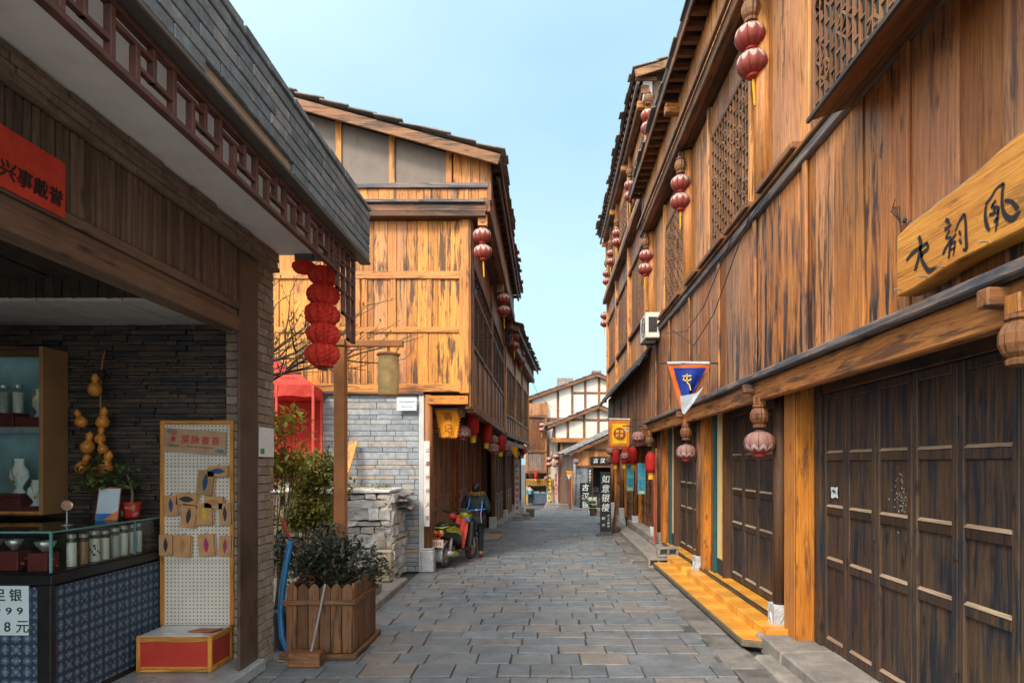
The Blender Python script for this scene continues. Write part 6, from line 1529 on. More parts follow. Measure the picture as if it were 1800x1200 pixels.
# planter
pl = T('wooden_planter', 'square plank planter box with scalloped top boards by the left kerb', 'planter', (-2.15, 6.85, 0))
def NP(n, mb, mat, **k): return P(n, mb, mat, pl, world=True, **k)
x0, x1, y0, y1 = -2.67, -1.985, 6.42, 7.30; pw = wood('planter','z')
def scallop(u0, u1, z0, z1, along, face, d):
    pts = []; w_ = u1-u0; s = .0
    for k in range(9):
        t = k/8; uu = u0+w_*t; zz = z1-.05+.05*math.sin(math.pi*min(1,max(0,t)))
        pts.append((uu, zz))
    pts = [(u0,z0)] + pts + [(u1,z0)]
    return [((u,face,z) if along == 'x' else (face,u,z)) for u, z in pts][::-1], d
m = MB(); n = 6
for k in range(n):
    a = x0+(x1-x0)*k/n; b = x0+(x1-x0)*(k+1)/n
    m.prism(scallop(a+.003,b-.003,.06,.765,'x',y0,0)[0], (0,.028,0)); m.prism(scallop(a+.003,b-.003,.06,.765,'x',y1-.028,0)[0], (0,.028,0))
n = 8
for k in range(n):
    a = y0+.03+(y1-y0-.06)*k/n; b = y0+.03+(y1-y0-.06)*(k+1)/n
    m.prism(scallop(a+.003,b-.003,.06,.765,'y',x1-.028,0)[0], (.028,0,0)); m.prism(scallop(a+.003,b-.003,.06,.765,'y',x0,0)[0], (.028,0,0))
NP('plank_sides', m, pw, bevel=.004)
for z, t_, h_ in ((.005,.05,.055),(.555,.03,.05)):
    for bb_, ax_ in (((x0-t_,x1+t_,y0-t_,y0-.001,z,z+h_),'x'),((x0-t_,x1+t_,y1+.001,y1+t_,z,z+h_),'x'),((x1+.001,x1+t_-.001,y0,y1,z+.002,z+h_-.002),'y'),((x0-t_+.001,x0-.001,y0,y1,z+.002,z+h_-.002),'y')): NP('band', MB().box(*bb_), wood('planter',ax_), bevel=.006)
m = MB()
for i in range(10):
    for j in range(12):
        pass
NP('soil', MB().box(x0+.03,x1-.03,y0+.03,y1-.03,.1,.63), plain('dark_soil', (.03,.022,.016), .95, var=.6, bump=.6))
def shrub(name, label, cat, loc, stems, lm, barkm, n, rad, cen, ls, lw_, zmin=-.5, grp=None, clumps=14):
    t = T(name, label, cat, loc, group=grp); loc = Vector(loc); m = MB(); cl = []
    for k in range(clumps):
        c = Vector(cen)+Vector((R.gauss(0,.5)*rad[0], R.gauss(0,.5)*rad[1], R.uniform(-.9,.9)*rad[2])); cl.append(c)
    for k in range(stems):
        c = cl[k % len(cl)]; b = Vector((R.uniform(-.08,.08), R.uniform(-.08,.08), 0)); mid = b.lerp(c, .5)+Vector((R.uniform(-.06,.06),R.uniform(-.06,.06),.04))
        m.tube([b, mid, c], [.012,.008,.003], 5)
        for q in range(3): m.tube([mid.lerp(c,R.random()), c+rdir()*.12], [.004,.002], 4)
    P('stem', m, barkm, t)
    m = MB(); wts = [R.uniform(.3,1.6) for _ in cl]
    for k in range(n):
        c = R.choices(cl, wts)[0]; d = rdir(zmin, 1); sp_ = R.random()**.5*(.14+.2*max(rad))
        leaf(m, c+rdir()*sp_, (d+Vector((0,0,R.uniform(-.2,.4)))), (0,0,1), ls*R.uniform(.6,1.25), lw_*R.uniform(.7,1.2), .2)
    P('foliage', m, lm, t); return t
bark = plain('shrub_bark', (.12,.085,.055), .85, var=.4)
shrub('planter_shrub', 'dark leaved shrub growing in the wooden planter box', 'shrub', (-2.30, 6.95, .62), 12, leafmat('dusky_leaf', (.022,.036,.028), (.045,.06,.04), (.10,.085,.05)), bark, 1900, (.46,.34,.22), (-.06,0,.30), .10, .046, -.4, None, 24)
bt_ = T('wooden_wedge', 'small brown wooden block lying at the foot of the planter', 'block', (-2.38, 6.22, 0))
P('block_body', MB().box(-.155,.155,-.08,.08,.003,.13), wood('planter','x'), bt_, bevel=.006); P('top_slip', MB().box(-.15,.15,-.075,.075,.131,.137), wood('brown','x'), bt_)
rdp = T('iron_rod', 'thin grey iron rod leaning against the front of the planter', 'rod', (-2.36, 6.25, .01))
P('shaft', MB().tube([(-2.345,6.255,.145),(-2.30,6.32,.45),(-2.25,6.37,.78)], .011, 7), STEEL(), rdp, world=True); P('hook', MB().tube([(-2.345,6.255,.145),(-2.36,6.24,.09),(-2.355,6.13,.05)], .012, 6), STEEL(), rdp, world=True)
# hose and shovel
hs = T('blue_hose', 'thick blue hose curving down beside the grey brick pier', 'hose', (-2.75, 6.7, 0))
P('hose_wall', MB().tube([(-2.73,6.68,1.18),(-2.755,6.66,1.0),(-2.79,6.63,.7),(-2.80,6.60,.42),(-2.76,6.55,.18),(-2.66,6.47,.055),(-2.56,6.41,.04)], [.034]*7, 12), plain('blue_hose_plastic', (.018,.13,.31), .35, var=.15), hs, world=True, smooth=True); P('hose_mouth', MB().tube([(-2.73,6.68,1.181),(-2.729,6.681,1.20)], [.03,.03], 12), plain('dark_hose_mouth', (.01,.06,.14), .6), hs, world=True)
sv = T('red_shovel', 'red handled shovel with orange blade leaning by the blue hose', 'shovel', (-2.8, 7.0, 0))
P('handle', MB().tube([(-2.92,6.9,1.40),(-2.78,7.0,.95),(-2.68,7.06,.62)], .02, 8), plain('red_handle', (.40,.07,.03), .5), sv, world=True)
P('blade', MB().prism([(-2.74,7.02,.62),(-2.70,6.99,.72),(-2.60,6.98,.86),(-2.56,6.98,.80),(-2.60,7.0,.66),(-2.66,7.01,.56),(-2.68,7.01,.48),(-2.72,7.02,.50)], (0,.012,0)), plain('orange_plastic', (.62,.15,.03), .45), sv, world=True)
bn = T('grey_bin', 'dark grey plastic bin standing half hidden behind the blue hose', 'bin', (-2.83, 6.72, 0))
P('tub', MB().lathe((-2.86,6.82,0), [(.10,.005),(.13,.38),(.14,.38),(.14,.41),(.12,.41)], 14), plain('dark_plastic', (.07,.075,.08), .5), bn, world=True); P('rim', MB().lathe((-2.86,6.82,.40), [(.145,0),(.15,.02),(.13,.025)], 14, cap=False), plain('grey_plastic', (.14,.14,.14), .5), bn, world=True)
lf = T('fallen_leaf', 'yellow fallen leaf on the paving by the planter', 'leaf', (-2.72, 6.28, .01)); mm = MB(); leaf(mm, (0,0,.006), (1,.2,.02), (0,0,1), .12, .05, .1); leaf(mm, (.02,0,.008), (.6,.8,.05), (0,0,1), .07, .03); P('leaf_blade', mm, plain('yellow_leaf_blade', (.55,.33,.03), .6), lf)
# green shrubs behind the hose, by the rubble wall
gl1 = leafmat('fresh_yellow_leaf', (.17,.19,.03), (.27,.26,.035), (.38,.32,.045)); gl2 = leafmat('mid_green_leaf', (.035,.06,.015), (.07,.10,.02), (.13,.14,.03))
gl3 = leafmat('olive_leaf', (.07,.09,.018), (.14,.15,.025), (.28,.23,.04))
shrub('alley_shrub', 'bushy green shrub spilling over the rubble wall behind the lamp post', 'shrub', (-3.75, 9.7, .1), 16, gl3, bark, 4600, (.50,.32,.58), (.08,.1,1.40), .10, .05, -.7, None, 44)
shrub('flowering_sapling', 'thin sapling with yellow green young leaves beside the brick pier', 'sapling', (-3.62, 8.3, .1), 9, gl1, bark, 760, (.24,.2,.55), (.06,0,2.05), .13, .065, -.3, None, 18)
shrub('creeping_plant', 'low leafy creeper growing at the foot of the brick pier', 'plant', (-2.80, 7.15, .02), 8, gl2, bark, 420, (.14,.25,.35), (.02,.05,.40), .075, .04, -.5, None, 12)
m = MB()
for k in range(420):
    leaf(m, (R.uniform(-4.2,-2.68), R.uniform(10.47,11.3), 1.575+R.random()*.03), rdir(.1,1), (0,0,1), R.uniform(.04,.09), .022)
ms_ = P('moss', m, leafmat('moss_green', (.10,.12,.02), (.18,.17,.03)), None); ms_['kind'] = 'stuff'
# budding tree
tr_ = T('budding_tree', 'bare branching tree with yellow green buds reaching over the alley', 'tree', (-4.6, 8.2, 0))
m = MB(); buds = []
m.tube([(-4.6,8.2,0),(-4.5,8.2,1.2),(-4.3,8.15,2.3),(-4.0,8.1,3.2)], [.075,.065,.055,.045], 8)
def branch(p, d, ln, r, dep):
    p = Vector(p); d = Vector(d).normalized(); pts = [p]; k = 4
    for i in range(k):
        d = (d+Vector((R.uniform(-.16,.16),R.uniform(-.16,.16),R.uniform(-.10,.16)))).normalized(); pts.append(pts[-1]+d*ln/k)
    m.tube(pts, [r*(1-.62*i/k) for i in range(k+1)], 5)
    if dep == 0:
        for q in pts[1:]: buds.append((q, d))
        return
    for i in range(1, k+1):
        for _ in range(2 if dep > 1 else 1):
            if R.random() < .85: branch(pts[i], d+rdir(-.5,.6)*.75, ln*R.uniform(.4,.62), r*.45, dep-1)
        if dep == 1: buds.append((pts[i], d))
for d, ln in (((.95,-.1,.42),1.5),((.9,.2,.75),1.35),((.8,-.2,.05),1.3),((.9,.1,.22),1.55),((.5,-.2,.9),1.0)): branch((-4.1+R.uniform(-.1,.1),8.12,3.05+R.uniform(-.3,.2)), d, ln, .028, 2)
P('trunk', m, plain('dark_twig_bark', (.075,.055,.042), .85), tr_, world=True)
m = MB()
for q, d in buds:
    for _ in range(R.choice((0,1,1,2))): leaf(m, q, (d+rdir(-.2,1)*.8), (0,0,1), R.uniform(.04,.085), .026)
P('crown', m, gl1, tr_, world=True)

# ============================================================ SCOOTER
sc_ = T('scooter', 'yellow green and black motor scooter with red leg cover parked on the left', 'scooter', (-1.96, 12.12, 0), rotz=math.radians(-18))
# local: +y forward, wheels at y=0 (rear) and y=1.16
rub = plain('dusty_rubber', (.075,.065,.055), .8, var=.5); rimm = plain('tan_muddy_rim', (.36,.28,.20), .6, var=.4)
def wheel(y, r, x=0):
    m = MB(); n = 30
    pts = [(x, y+(r-.045)*math.cos(2*math.pi*k/n), r+(r-.045)*math.sin(2*math.pi*k/n)) for k in range(n+1)]
    o = P('tyre', m.tube(pts, .052, 10, False), rub, sc_, smooth=True)
    mb = MB().tube([(x, y+(r-.095)*math.cos(2*math.pi*k/n), r+(r-.095)*math.sin(2*math.pi*k/n)) for k in range(n+1)], .022, 8, False)
    for k in range(5):
        a = 2*math.pi*k/5; mb.bar((x,y,r),(x,y+(r-.09)*math.cos(a),r+(r-.09)*math.sin(a)),.03,.03,up=(1,0,0))
    mb.add([(x-.05+.1*(v[2]), y+v[0], r+v[1]) for v in MB().lathe((0,0,0), [(.05,0),(.05,1)], 12).v], MB().lathe((0,0,0), [(.05,0),(.05,1)], 12).f)
    P('rim', mb, rimm, o)
wheel(0, .235); wheel(1.20, .245, .0)
def loft(secs, n=14):
    """secs: (y, zc, half width, half height)"""
    m = MB()
    for (y, zc, hw, hh) in secs:
        for j in range(n):
            t = 2*math.pi*j/n; c, s = math.cos(t), math.sin(t)
            m.v.append((hw*math.copysign(abs(c)**.7, c), y, zc+hh*math.copysign(abs(s)**.7, s)))
    k = len(secs)
    for i in range(k-1):
        for j in range(n): m.f.append((i*n+j, i*n+(j+1)%n, (i+1)*n+(j+1)%n, (i+1)*n+j))
    m.f.append(tuple(reversed(range(n)))); m.f.append(tuple((k-1)*n+j for j in range(n))); return m
lime = plain('lime_yellow_paint', (.27,.28,.02), .3, .5, var=.15); blk = plain('black_plastic', (.018,.02,.02), .4, var=.3); gryp = plain('silver_grey_paint', (.30,.31,.32), .35, .5, .2)
P('tail_body', loft([(-.30,.70,.06,.05),(-.24,.70,.13,.08),(-.05,.68,.16,.12),(.20,.62,.17,.14),(.40,.52,.15,.14),(.52,.42,.12,.12)]), blk, sc_, smooth=True)
for s_ in (-1, 1):
    m = MB().prism([(s_*.135,-.22,.76),(s_*.165,.08,.80),(s_*.172,.36,.66),(s_*.165,.40,.56),(s_*.172,.12,.66),(s_*.15,-.18,.70)], (s_*.012,0,0)); P('side_panel', m, lime, sc_, bevel=.005)
P('seat', loft([(-.22,.82,.09,.03),(-.05,.84,.13,.045),(.22,.80,.14,.05),(.46,.76,.11,.045),(.54,.74,.06,.03)]), plain('black_vinyl', (.02,.02,.02), .5), sc_, smooth=True)
P('seat_stripe', loft([(-.27,.785,.10,.012),(-.1,.80,.15,.012),(.15,.765,.165,.012)]), lime, sc_, smooth=True)
for x in (-.065, .065):
    o = P('tail_light', MB().ell((x,-.30,.69),(.052,.03,.05),14,8), plain('red_lens', (.55,.05,.03), .2, .6), sc_, smooth=True); P('lens_ring', MB().tube([(x+.055*math.cos(k*.4488),-.30,.69+.053*math.sin(k*.4488)) for k in range(15)], .008, 5, False), lime, o)
P('rear_reflector', MB().box(-.06,.06,-.325,-.31,.575,.615), plain('red_reflector', (.45,.03,.02), .3), sc_, bevel=.004)
np_ = P('number_plate', MB().obox((0,-.335,.50), ((1,0,0),(0,.97,-.22),(0,.22,.97)), (.135,.004,.075)), plain('pink_white_plate', (.52,.40,.36), .5, var=.2), sc_, bevel=.003)
m = MB()
for k in range(5): m.obox((-.085+k*.042,-.3415,.495), ((1,0,0),(0,.97,-.22),(0,.22,.97)), (.010,.001,.032))
P('plate_marking', m, plain('worn_red_marks', (.30,.10,.08), .6), np_)
m = MB(); n = 10
for i in range(n+1):
    a = math.radians(200-115*i/n); 
    for x in (-.085, -.05, .05, .085): m.v.append((x, .275*math.cos(a)*1.02, .235+.295*math.sin(a) - (.02 if abs(x) > .07 else 0)))
for i in range(n):
    for j in range(3): m.f.append((i*4+j, i*4+j+1, (i+1)*4+j+1, (i+1)*4+j))
o = P('rear_fender', m, gryp, sc_, smooth=True); mdf = o.modifiers.new('t','SOLIDIFY'); mdf.thickness = .008
m = MB()
for i in range(n+1):
    a = math.radians(175-130*i/n)
    for x in (-.075, -.045, .045, .075): m.v.append((x, 1.20+.285*math.cos(a), .245+.29*math.sin(a) - (.015 if abs(x) > .06 else 0)))
for i in range(n):
    for j in range(3): m.f.append((i*4+j, i*4+j+1, (i+1)*4+j+1, (i+1)*4+j))
o = P('front_fender', m, blk, sc_, smooth=True); mdf = o.modifiers.new('t','SOLIDIFY'); mdf.thickness = .008
P('engine', MB().box(-.10,.02,.05,.42,.20,.38).lathe((-.11,.05,.235), [(.1,-.02),(.1,.02)], 14).box(-.14,-.1,-.06,.30,.16,.32), plain('grey_engine', (.20,.20,.19), .5, .5, .4), sc_, bevel=.02)
P('muffler', MB().tube([(.13,.36,.20),(.15,.1,.24),(.16,-.18,.30)], [.03,.055,.05], 12), gryp, sc_, smooth=True)
P('muffler_guard', MB().prism([(.205,-.1,.27),(.212,.12,.22),(.212,.16,.27),(.205,.0,.33)], (.008,0,0)), lime, sc_)
P('shock_absorber', MB().tube([(.09,.02,.26),(.11,.06,.58)], .028, 8), plain('pale_shock', (.45,.36,.30), .5), sc_, smooth=True)
P('floor_board', MB().box(-.17,.17,.48,.86,.26,.32), blk, sc_, bevel=.02)
P('leg_shield', loft([(.80,.30,.17,.05),(.90,.48,.19,.16),(.98,.64,.18,.18),(1.04,.80,.13,.10)]), blk, sc_, smooth=True)
ca = cloth('red_apron', (.68,.08,.045), .55, .1)
m = MB(); k = 10
for i in range(k+1):
    t = i/k
    for j in range(9):
        u = j/8-.5; m.v.append((u*(.29-.06*t)+.05*t, .80-.30*t+.04*math.cos(u*3)-.02*math.sin(j*1.9+t*5), .94-.66*t+.015*math.sin(j*2.3)))
for i in range(k):
    for j in range(8): m.f.append((i*9+j, i*9+j+1, (i+1)*9+j+1, (i+1)*9+j))
o = P('leg_cover', m, ca, sc_, smooth=True); mdf = o.modifiers.new('t','SOLIDIFY'); mdf.thickness = .012
P('apron_edge', MB().tube([(-.08,.50,.285),(.02,.50,.27),(.12,.48,.285)], .012, 6), plain('orange_trim', (.75,.28,.03), .5), o)
P('glove', MB().ell((-.22,.76,.92),(.085,.07,.07),12,8), ca, sc_, smooth=True)
P('handlebar', MB().tube([(-.36,.70,1.03),(-.20,.82,1.0),(0,.86,.98),(.20,.82,1.0),(.36,.70,1.03)], .018, 8), blk, sc_, smooth=True)
P('grip', MB().tube([(-.38,.67,1.035),(-.27,.765,1.015)], .027, 8), blk, sc_); P('grip', MB().tube([(.38,.67,1.035),(.27,.765,1.015)], .027, 8), blk, sc_)
P('head_cowl', loft([(.78,.94,.06,.05),(.86,.95,.13,.08),(.96,.93,.14,.10),(1.06,.88,.08,.07)]), lime, sc_, smooth=True)
P('dash', MB().obox((.02,.80,1.04), ((1,0,0),(0,.8,.6),(0,-.6,.8)), (.10,.012,.055)), plain('grey_dash_glass', (.10,.13,.12), .15, .6), sc_, bevel=.012)
P('blue_basket', MB().tube([(.12,.72,.90),(.16,.66,.86),(.20,.70,.84)], [.03,.045,.03], 8), plain('blue_bundle', (.02,.20,.42), .5), sc_)
P('steering_column', MB().tube([(0,1.19,.26),(0,1.02,.60),(0,.92,.92)], .03, 8), blk, sc_)
P('fork', MB().tube([(-.085,1.20,.245),(-.08,1.10,.56)], .022, 8), gryp, sc_); P('fork', MB().tube([(.085,1.20,.245),(.08,1.10,.56)], .022, 8), gryp, sc_)
P('kick_stand', MB().tube([(-.1,.40,.22),(-.19,.36,.012)], .012, 6), DARKM(), sc_)

# ============================================================ PEOPLE
def hand(vs, es, rad, wrist, d, side):
    """palm, thumb and four fingers, from wrist index along d"""
    w0 = Vector(vs[wrist]); d = Vector(d).normalized(); s_ = Vector(side).normalized()
    vs.append(w0+d*.05); rad.append((.030,.016)); es.append((wrist, len(vs)-1)); palm = len(vs)-1
    for k in range(4):
        off = s_*(.022*(k-1.5)); ln = (.060,.075,.070,.052)[k]; b = Vector(vs[palm])+off*1.3+d*.03
        vs.append(b); rad.append(.0085); es.append((palm, len(vs)-1))
        vs.append(b+d*ln*.5+Vector((0,.008,-.004))); rad.append(.008); es.append((len(vs)-2, len(vs)-1))
        vs.append(b+d*ln+Vector((0,.022,.0))); rad.append(.0065); es.append((len(vs)-2, len(vs)-1))
    vs.append(w0+d*.035+s_*-.035+Vector((0,.01,0))); rad.append(.010); es.append((palm, len(vs)-1))
    vs.append(w0+d*.07+s_*-.05+Vector((0,.02,0))); rad.append(.008); es.append((len(vs)-2, len(vs)-1))
pw_ = T('person', 'woman in dark teal coat with brown fur collar walking past the scooter', 'person', (-1.50, 13.35, 0), rotz=math.radians(-6))
# facing +y (away from the camera), mid stride: right leg carries, left foot lifted behind
vs = [(0,0,.84),(0,.0,1.0),(0,.0,1.18),(0,.005,1.32),(0,.02,1.385),(0,.045,1.48)]
rad = [(.13,.095),(.12,.09),(.14,.10),(.12,.085),(.045,.045),(.062,.072)]
es = [(0,1),(1,2),(2,3),(3,4),(4,5)]
def chain(start, pts, rs):
    p = start
    for q, r in zip(pts, rs): vs.append(q); rad.append(r); es.append((p, len(vs)-1)); p = len(vs)-1
    return p
chain(0, [(.085,.02,.80),(.095,.06,.46),(.10,.02,.10),(.10,.10,.05)], [.085,.058,.04,.035])
chain(0, [(-.085,-.01,.80),(-.085,.05,.47),(-.07,-.26,.27),(-.07,-.30,.20)], [.085,.058,.04,.035])
wr_ = chain(3, [(.17,.01,1.28),(.235,-.02,1.05),(.17,.16,.98)], [.055,.042,.028]); hand(vs, es, rad, wr_, (-.7,.6,.15), (0,.2,1))
wl_ = chain(3, [(-.17,.01,1.28),(-.235,-.02,1.05),(-.17,.16,.98)], [.055,.042,.028]); hand(vs, es, rad, wl_, (.7,.6,.15), (0,.2,1))
body = skin(vs, es, rad, 2)
# face: nose, lips and ears pushed out of the head
body.ell((0,.122,1.475),(.012,.018,.016),8,6).ell((-.062,.045,1.475),(.010,.018,.028),8,6).ell((.062,.045,1.475),(.010,.018,.028),8,6).ell((0,.115,1.437),(.022,.008,.008),8,5).ell((-.024,.112,1.492),(.011,.008,.007),8,5).ell((.024,.112,1.492),(.011,.008,.007),8,5)
P('body', body, plain('skin', (.50,.30,.21), .55, var=.1), pw_, smooth=True)
coat = plain('dark_teal_coat', (.008,.017,.022), .7, var=.35, sc=14, bump=.15)
v0, r0, e0 = vs, rad, es
vs = [(0,-.005,.82),(0,-.005,.95),(0,-.01,1.08),(0,-.008,1.22),(0,0,1.33)]; rad = [(.215,.165),(.20,.15),(.195,.15),(.205,.15),(.13,.11)]; es = [(0,1),(1,2),(2,3),(3,4)]
for s_ in (-1, 1): chain(3, [(s_*.20,.0,1.27),(s_*.272,-.02,1.05),(s_*.20,.15,.97)], [.088,.078,.062])
P('coat', skin(vs, es, rad, 2), coat, pw_, smooth=True)
P('coat_hem', MB().lathe((0,-.005,0), [(.205,.72),(.222,.74),(.222,.80),(.205,.90)], 24, sx=1.0, sy=.78), coat, pw_, smooth=True)
m = MB(); 
for k in range(900):
    a = R.uniform(0, 2*math.pi); ring = Vector((.165*math.cos(a), -.01+.115*math.sin(a), 1.365)); d = rdir(-.7,.9); q = ring+d*.038
    m.add([q-d.cross(Vector((0,0,1))).normalized()*.008, q+d.cross(Vector((0,0,1))).normalized()*.008, q+(d+Vector((0,0,-.25)))*.045], [(0,1,2)])
m.tube([(.165*math.cos(k*.3142),-.01+.115*math.sin(k*.3142),1.365) for k in range(21)], .042, 8, False)
P('fur_collar', m, stone('brown_fur', ((.20,.10,.035),(.36,.20,.07),(.12,.06,.025)), bs=.8), pw_)
m = MB().ell((0,.02,1.495),(.090,.094,.098),18,12).ell((0,-.075,1.475),(.055,.045,.06),12,8).ell((0,-.03,1.44),(.07,.05,.06),12,8)
P('hair', m, plain('black_hair', (.010,.012,.014), .45, var=.4, sc=30), pw_, smooth=True)
vs, rad, es = [(0,0,.86)], [(.12,.10)], []
chain(0, [(.085,.02,.80),(.095,.06,.46),(.10,.02,.12)], [.095,.068,.052]); chain(0, [(-.085,-.01,.80),(-.085,.05,.47),(-.072,-.24,.285)], [.095,.068,.052])
P('trousers', skin(vs, es, rad, 2), plain('black_green_trousers', (.010,.022,.024), .75), pw_, smooth=True)
shoe = plain('dark_red_shoe', (.16,.012,.018), .5)
P('shoe', skin([(.10,-.03,.055),(.10,.06,.05),(.10,.16,.035)], [(0,1),(1,2)], [(.045,.05),(.045,.045),(.036,.03)], 2), shoe, pw_, smooth=True)
P('shoe', skin([(-.07,-.24,.29),(-.07,-.29,.22),(-.07,-.30,.12)], [(0,1),(1,2)], [(.045,.045),(.045,.045),(.034,.03)], 2), shoe, pw_, smooth=True)
strapm = plain('blue_strap', (.05,.20,.62), .55)
m = MB()
m.tube([(-.13,.06,1.40),(-.10,-.10,1.30),(-.115,-.155,1.15),(-.15,-.165,1.02)], .014, 6).tube([(.14,.06,1.40),(.15,-.08,1.32),(.165,-.135,1.15),(.15,-.165,.98)], .014, 6).tube([(-.215,-.06,1.00),(-.12,-.155,1.02),(.05,-.172,1.03),(.16,-.15,1.04),(.215,-.06,1.04)], .012, 6)
P('strap', m, strapm, pw_); P('strap_tail', MB().tube([(.14,-.172,1.0),(.15,-.185,.88),(.16,-.18,.76)], .009, 5), plain('grey_pink_tail', (.36,.25,.30), .6), pw_)
P('buckle', MB().ell((.05,-.188,1.035),(.02,.008,.018),8,6), plain('white_buckle', (.6,.6,.6), .4), pw_)
# person far down the street, bending at the stall
pf = T('person', 'person in bright blue top and dark trousers at the far stall', 'person', (-1.18, 46.2, gz(46.2)), rotz=math.radians(20))
vs = [(0,0,.80),(0,.02,.98),(0,.08,1.16),(0,.12,1.26),(0,.17,1.36)]; rad = [(.13,.10),(.12,.10),(.15,.11),(.06,.06),(.085,.095)]; es = [(0,1),(1,2),(2,3),(3,4)]
chain(0, [(.08,0,.76),(.09,.03,.42),(.09,0,.07),(.09,.10,.04)], [.085,.06,.045,.04]); chain(0, [(-.08,0,.76),(-.09,.03,.42),(-.09,-.02,.07),(-.09,.08,.04)], [.085,.06,.045,.04])
w1_ = chain(2, [(.18,.1,1.12),(.22,.14,.90),(.16,.34,.84)], [.055,.045,.03]); hand(vs, es, rad, w1_, (-.2,1,0), (1,0,0)); w2_ = chain(2, [(-.18,.1,1.12),(-.22,.14,.90),(-.16,.34,.84)], [.055,.045,.03]); hand(vs, es, rad, w2_, (.2,1,0), (1,0,0))
P('body', skin(vs, es, rad, 2), plain('skin', (.50,.30,.21), .55, var=.1), pf, smooth=True)
vs = [(0,0,.82),(0,.02,.98),(0,.08,1.18)]; rad = [(.16,.13),(.16,.13),(.17,.13)]; es = [(0,1),(1,2)]
for s_ in (-1,1): chain(2, [(s_*.19,.1,1.12),(s_*.235,.14,.90),(s_*.18,.28,.85)], [.075,.065,.05])
P('jacket', skin(vs, es, rad, 2), plain('bright_blue_cloth', (.02,.26,.48), .7), pf, smooth=True)
vs, rad, es = [(0,0,.82)], [(.14,.12)], []
chain(0, [(.08,0,.76),(.09,.03,.42),(.09,0,.09)], [.10,.075,.06]); chain(0, [(-.08,0,.76),(-.09,.03,.42),(-.09,-.02,.09)], [.10,.075,.06])
P('trousers', skin(vs, es, rad, 2), plain('navy_trousers', (.012,.018,.03), .75), pf, smooth=True)
P('hair', MB().ell((0,.15,1.385),(.095,.10,.095),12,8), plain('black_hair', (.010,.012,.014), .45), pf, smooth=True)
# ============================================================ END OF THE STREET
def front_house(name, label, x0, x1, Y, zg, zb, eave, apex, xa, tone='yellowtrim', depth=8, over=.45):
    t = T(name, label, 'house', ((x0+x1)/2, Y+1, zg))
    return t
# back house: white gable, with the wooden bay and the dark shop at its left
g48 = gz(48)
hD = T('gabled_house', 'back white gabled house with wooden bay and dark open shop at its foot', 'house', (2, 49, g48))
def DP(n, mb, mat, **k): return P(n, mb, mat, k.pop('parent', hD), world=True, **k)
Y = 48.0; xl, xr, xa = -1.55, 9.1, 3.85; ze, za = 6.95, 8.85
slp = (za-ze)/(xa-xl)
rz = lambda x: za - abs(x-xa)*slp*(1 if x < xa else 1.0)
DP('wall', MB().box(.0,xr,Y,Y+8,g48-.3,5.3), WHITEW())
m = MB(); masonry(m, 'x', .05, 2.0, 3.0, 5.28, Y-.02, -1, 14, (.2,.5), .05, .006, .004); DP('brick_patch', m, stone('pale_brick', ((.55,.53,.50),(.48,.45,.42),(.60,.58,.56)), dirt=(.3,.28,.26)))
DP('gable_wall', MB().prism([(xl+.35,Y,5.3),(xr-.3,Y,5.3),(xr-.3,Y,rz(xr-.3)-.2),(xa,Y,za-.2),(xl+.35,Y,rz(xl+.35)-.2)], (0,8,0)), WHITEW())
for x in (xl+.42, .9, 2.0, 3.0, 4.05, 5.2, 6.6): DP('gable_stud', MB().box(x-.09,x+.09,Y-.06,Y-.002,5.55,rz(x)-.22), wood('brown','z'), bevel=.01)
DP('gable_beam', MB().box(xl+.2,xr,Y-.10,Y-.002,5.25,5.54), wood('brown','x'), bevel=.01); DP('gable_beam', MB().box(2.1,5.7,Y-.055,Y-.003,7.35,7.52), wood('brown','x'), bevel=.01)
DP('window', MB().box(1.1,2.5,Y-.07,Y-.022,3.9,4.35), wood('brown','x'))
m = MB().prism([(xl-.25,Y-.5,rz(xl-.25)-.22),(xa,Y-.5,za-.22),(xa,Y-.5,za),(xl-.25,Y-.5,rz(xl-.25))], (0,.08,0)).prism([(xr,Y-.5,rz(xr)-.22),(xa,Y-.5,za-.22),(xa,Y-.5,za),(xr,Y-.5,rz(xr))], (0,.08,0)); DP('barge_board', m, wood('brown','x'), bevel=.01)
m = MB().prism([(xl-.3,Y-.45,rz(xl-.3)),(xa,Y-.45,za),(xa,Y-.45,za+.06),(xl-.3,Y-.45,rz(xl-.3)+.06)], (0,8,0)).prism([(xr,Y-.45,rz(xr)),(xa,Y-.45,za),(xa,Y-.45,za+.06),(xr,Y-.45,rz(xr)+.06)], (0,8,0)); rfD = DP('roof', m, wood('deep','y'))
m = MB(); slate_roof(m, Y-.5, Y+7, xl-.4, rz(xl-.4)+.04, xa, za+.04, .5, .6, .05, .08); slate_roof(m, Y-.5, Y+7, xr, rz(xr)+.04, xa, za+.04, .5, .6, .05, .08); P('roof_slate', m, ROOFS(), rfD, world=True)
P('ridge_tile', MB().jbox(xa-.35,xa+.35,Y-.55,Y+7,za+.08,za+.22,.02), ROOFS(), rfD, world=True); P('chimney', MB().box(.9,2.2,Y+3,Y+4,8.0,9.0), CONC(), rfD, world=True)
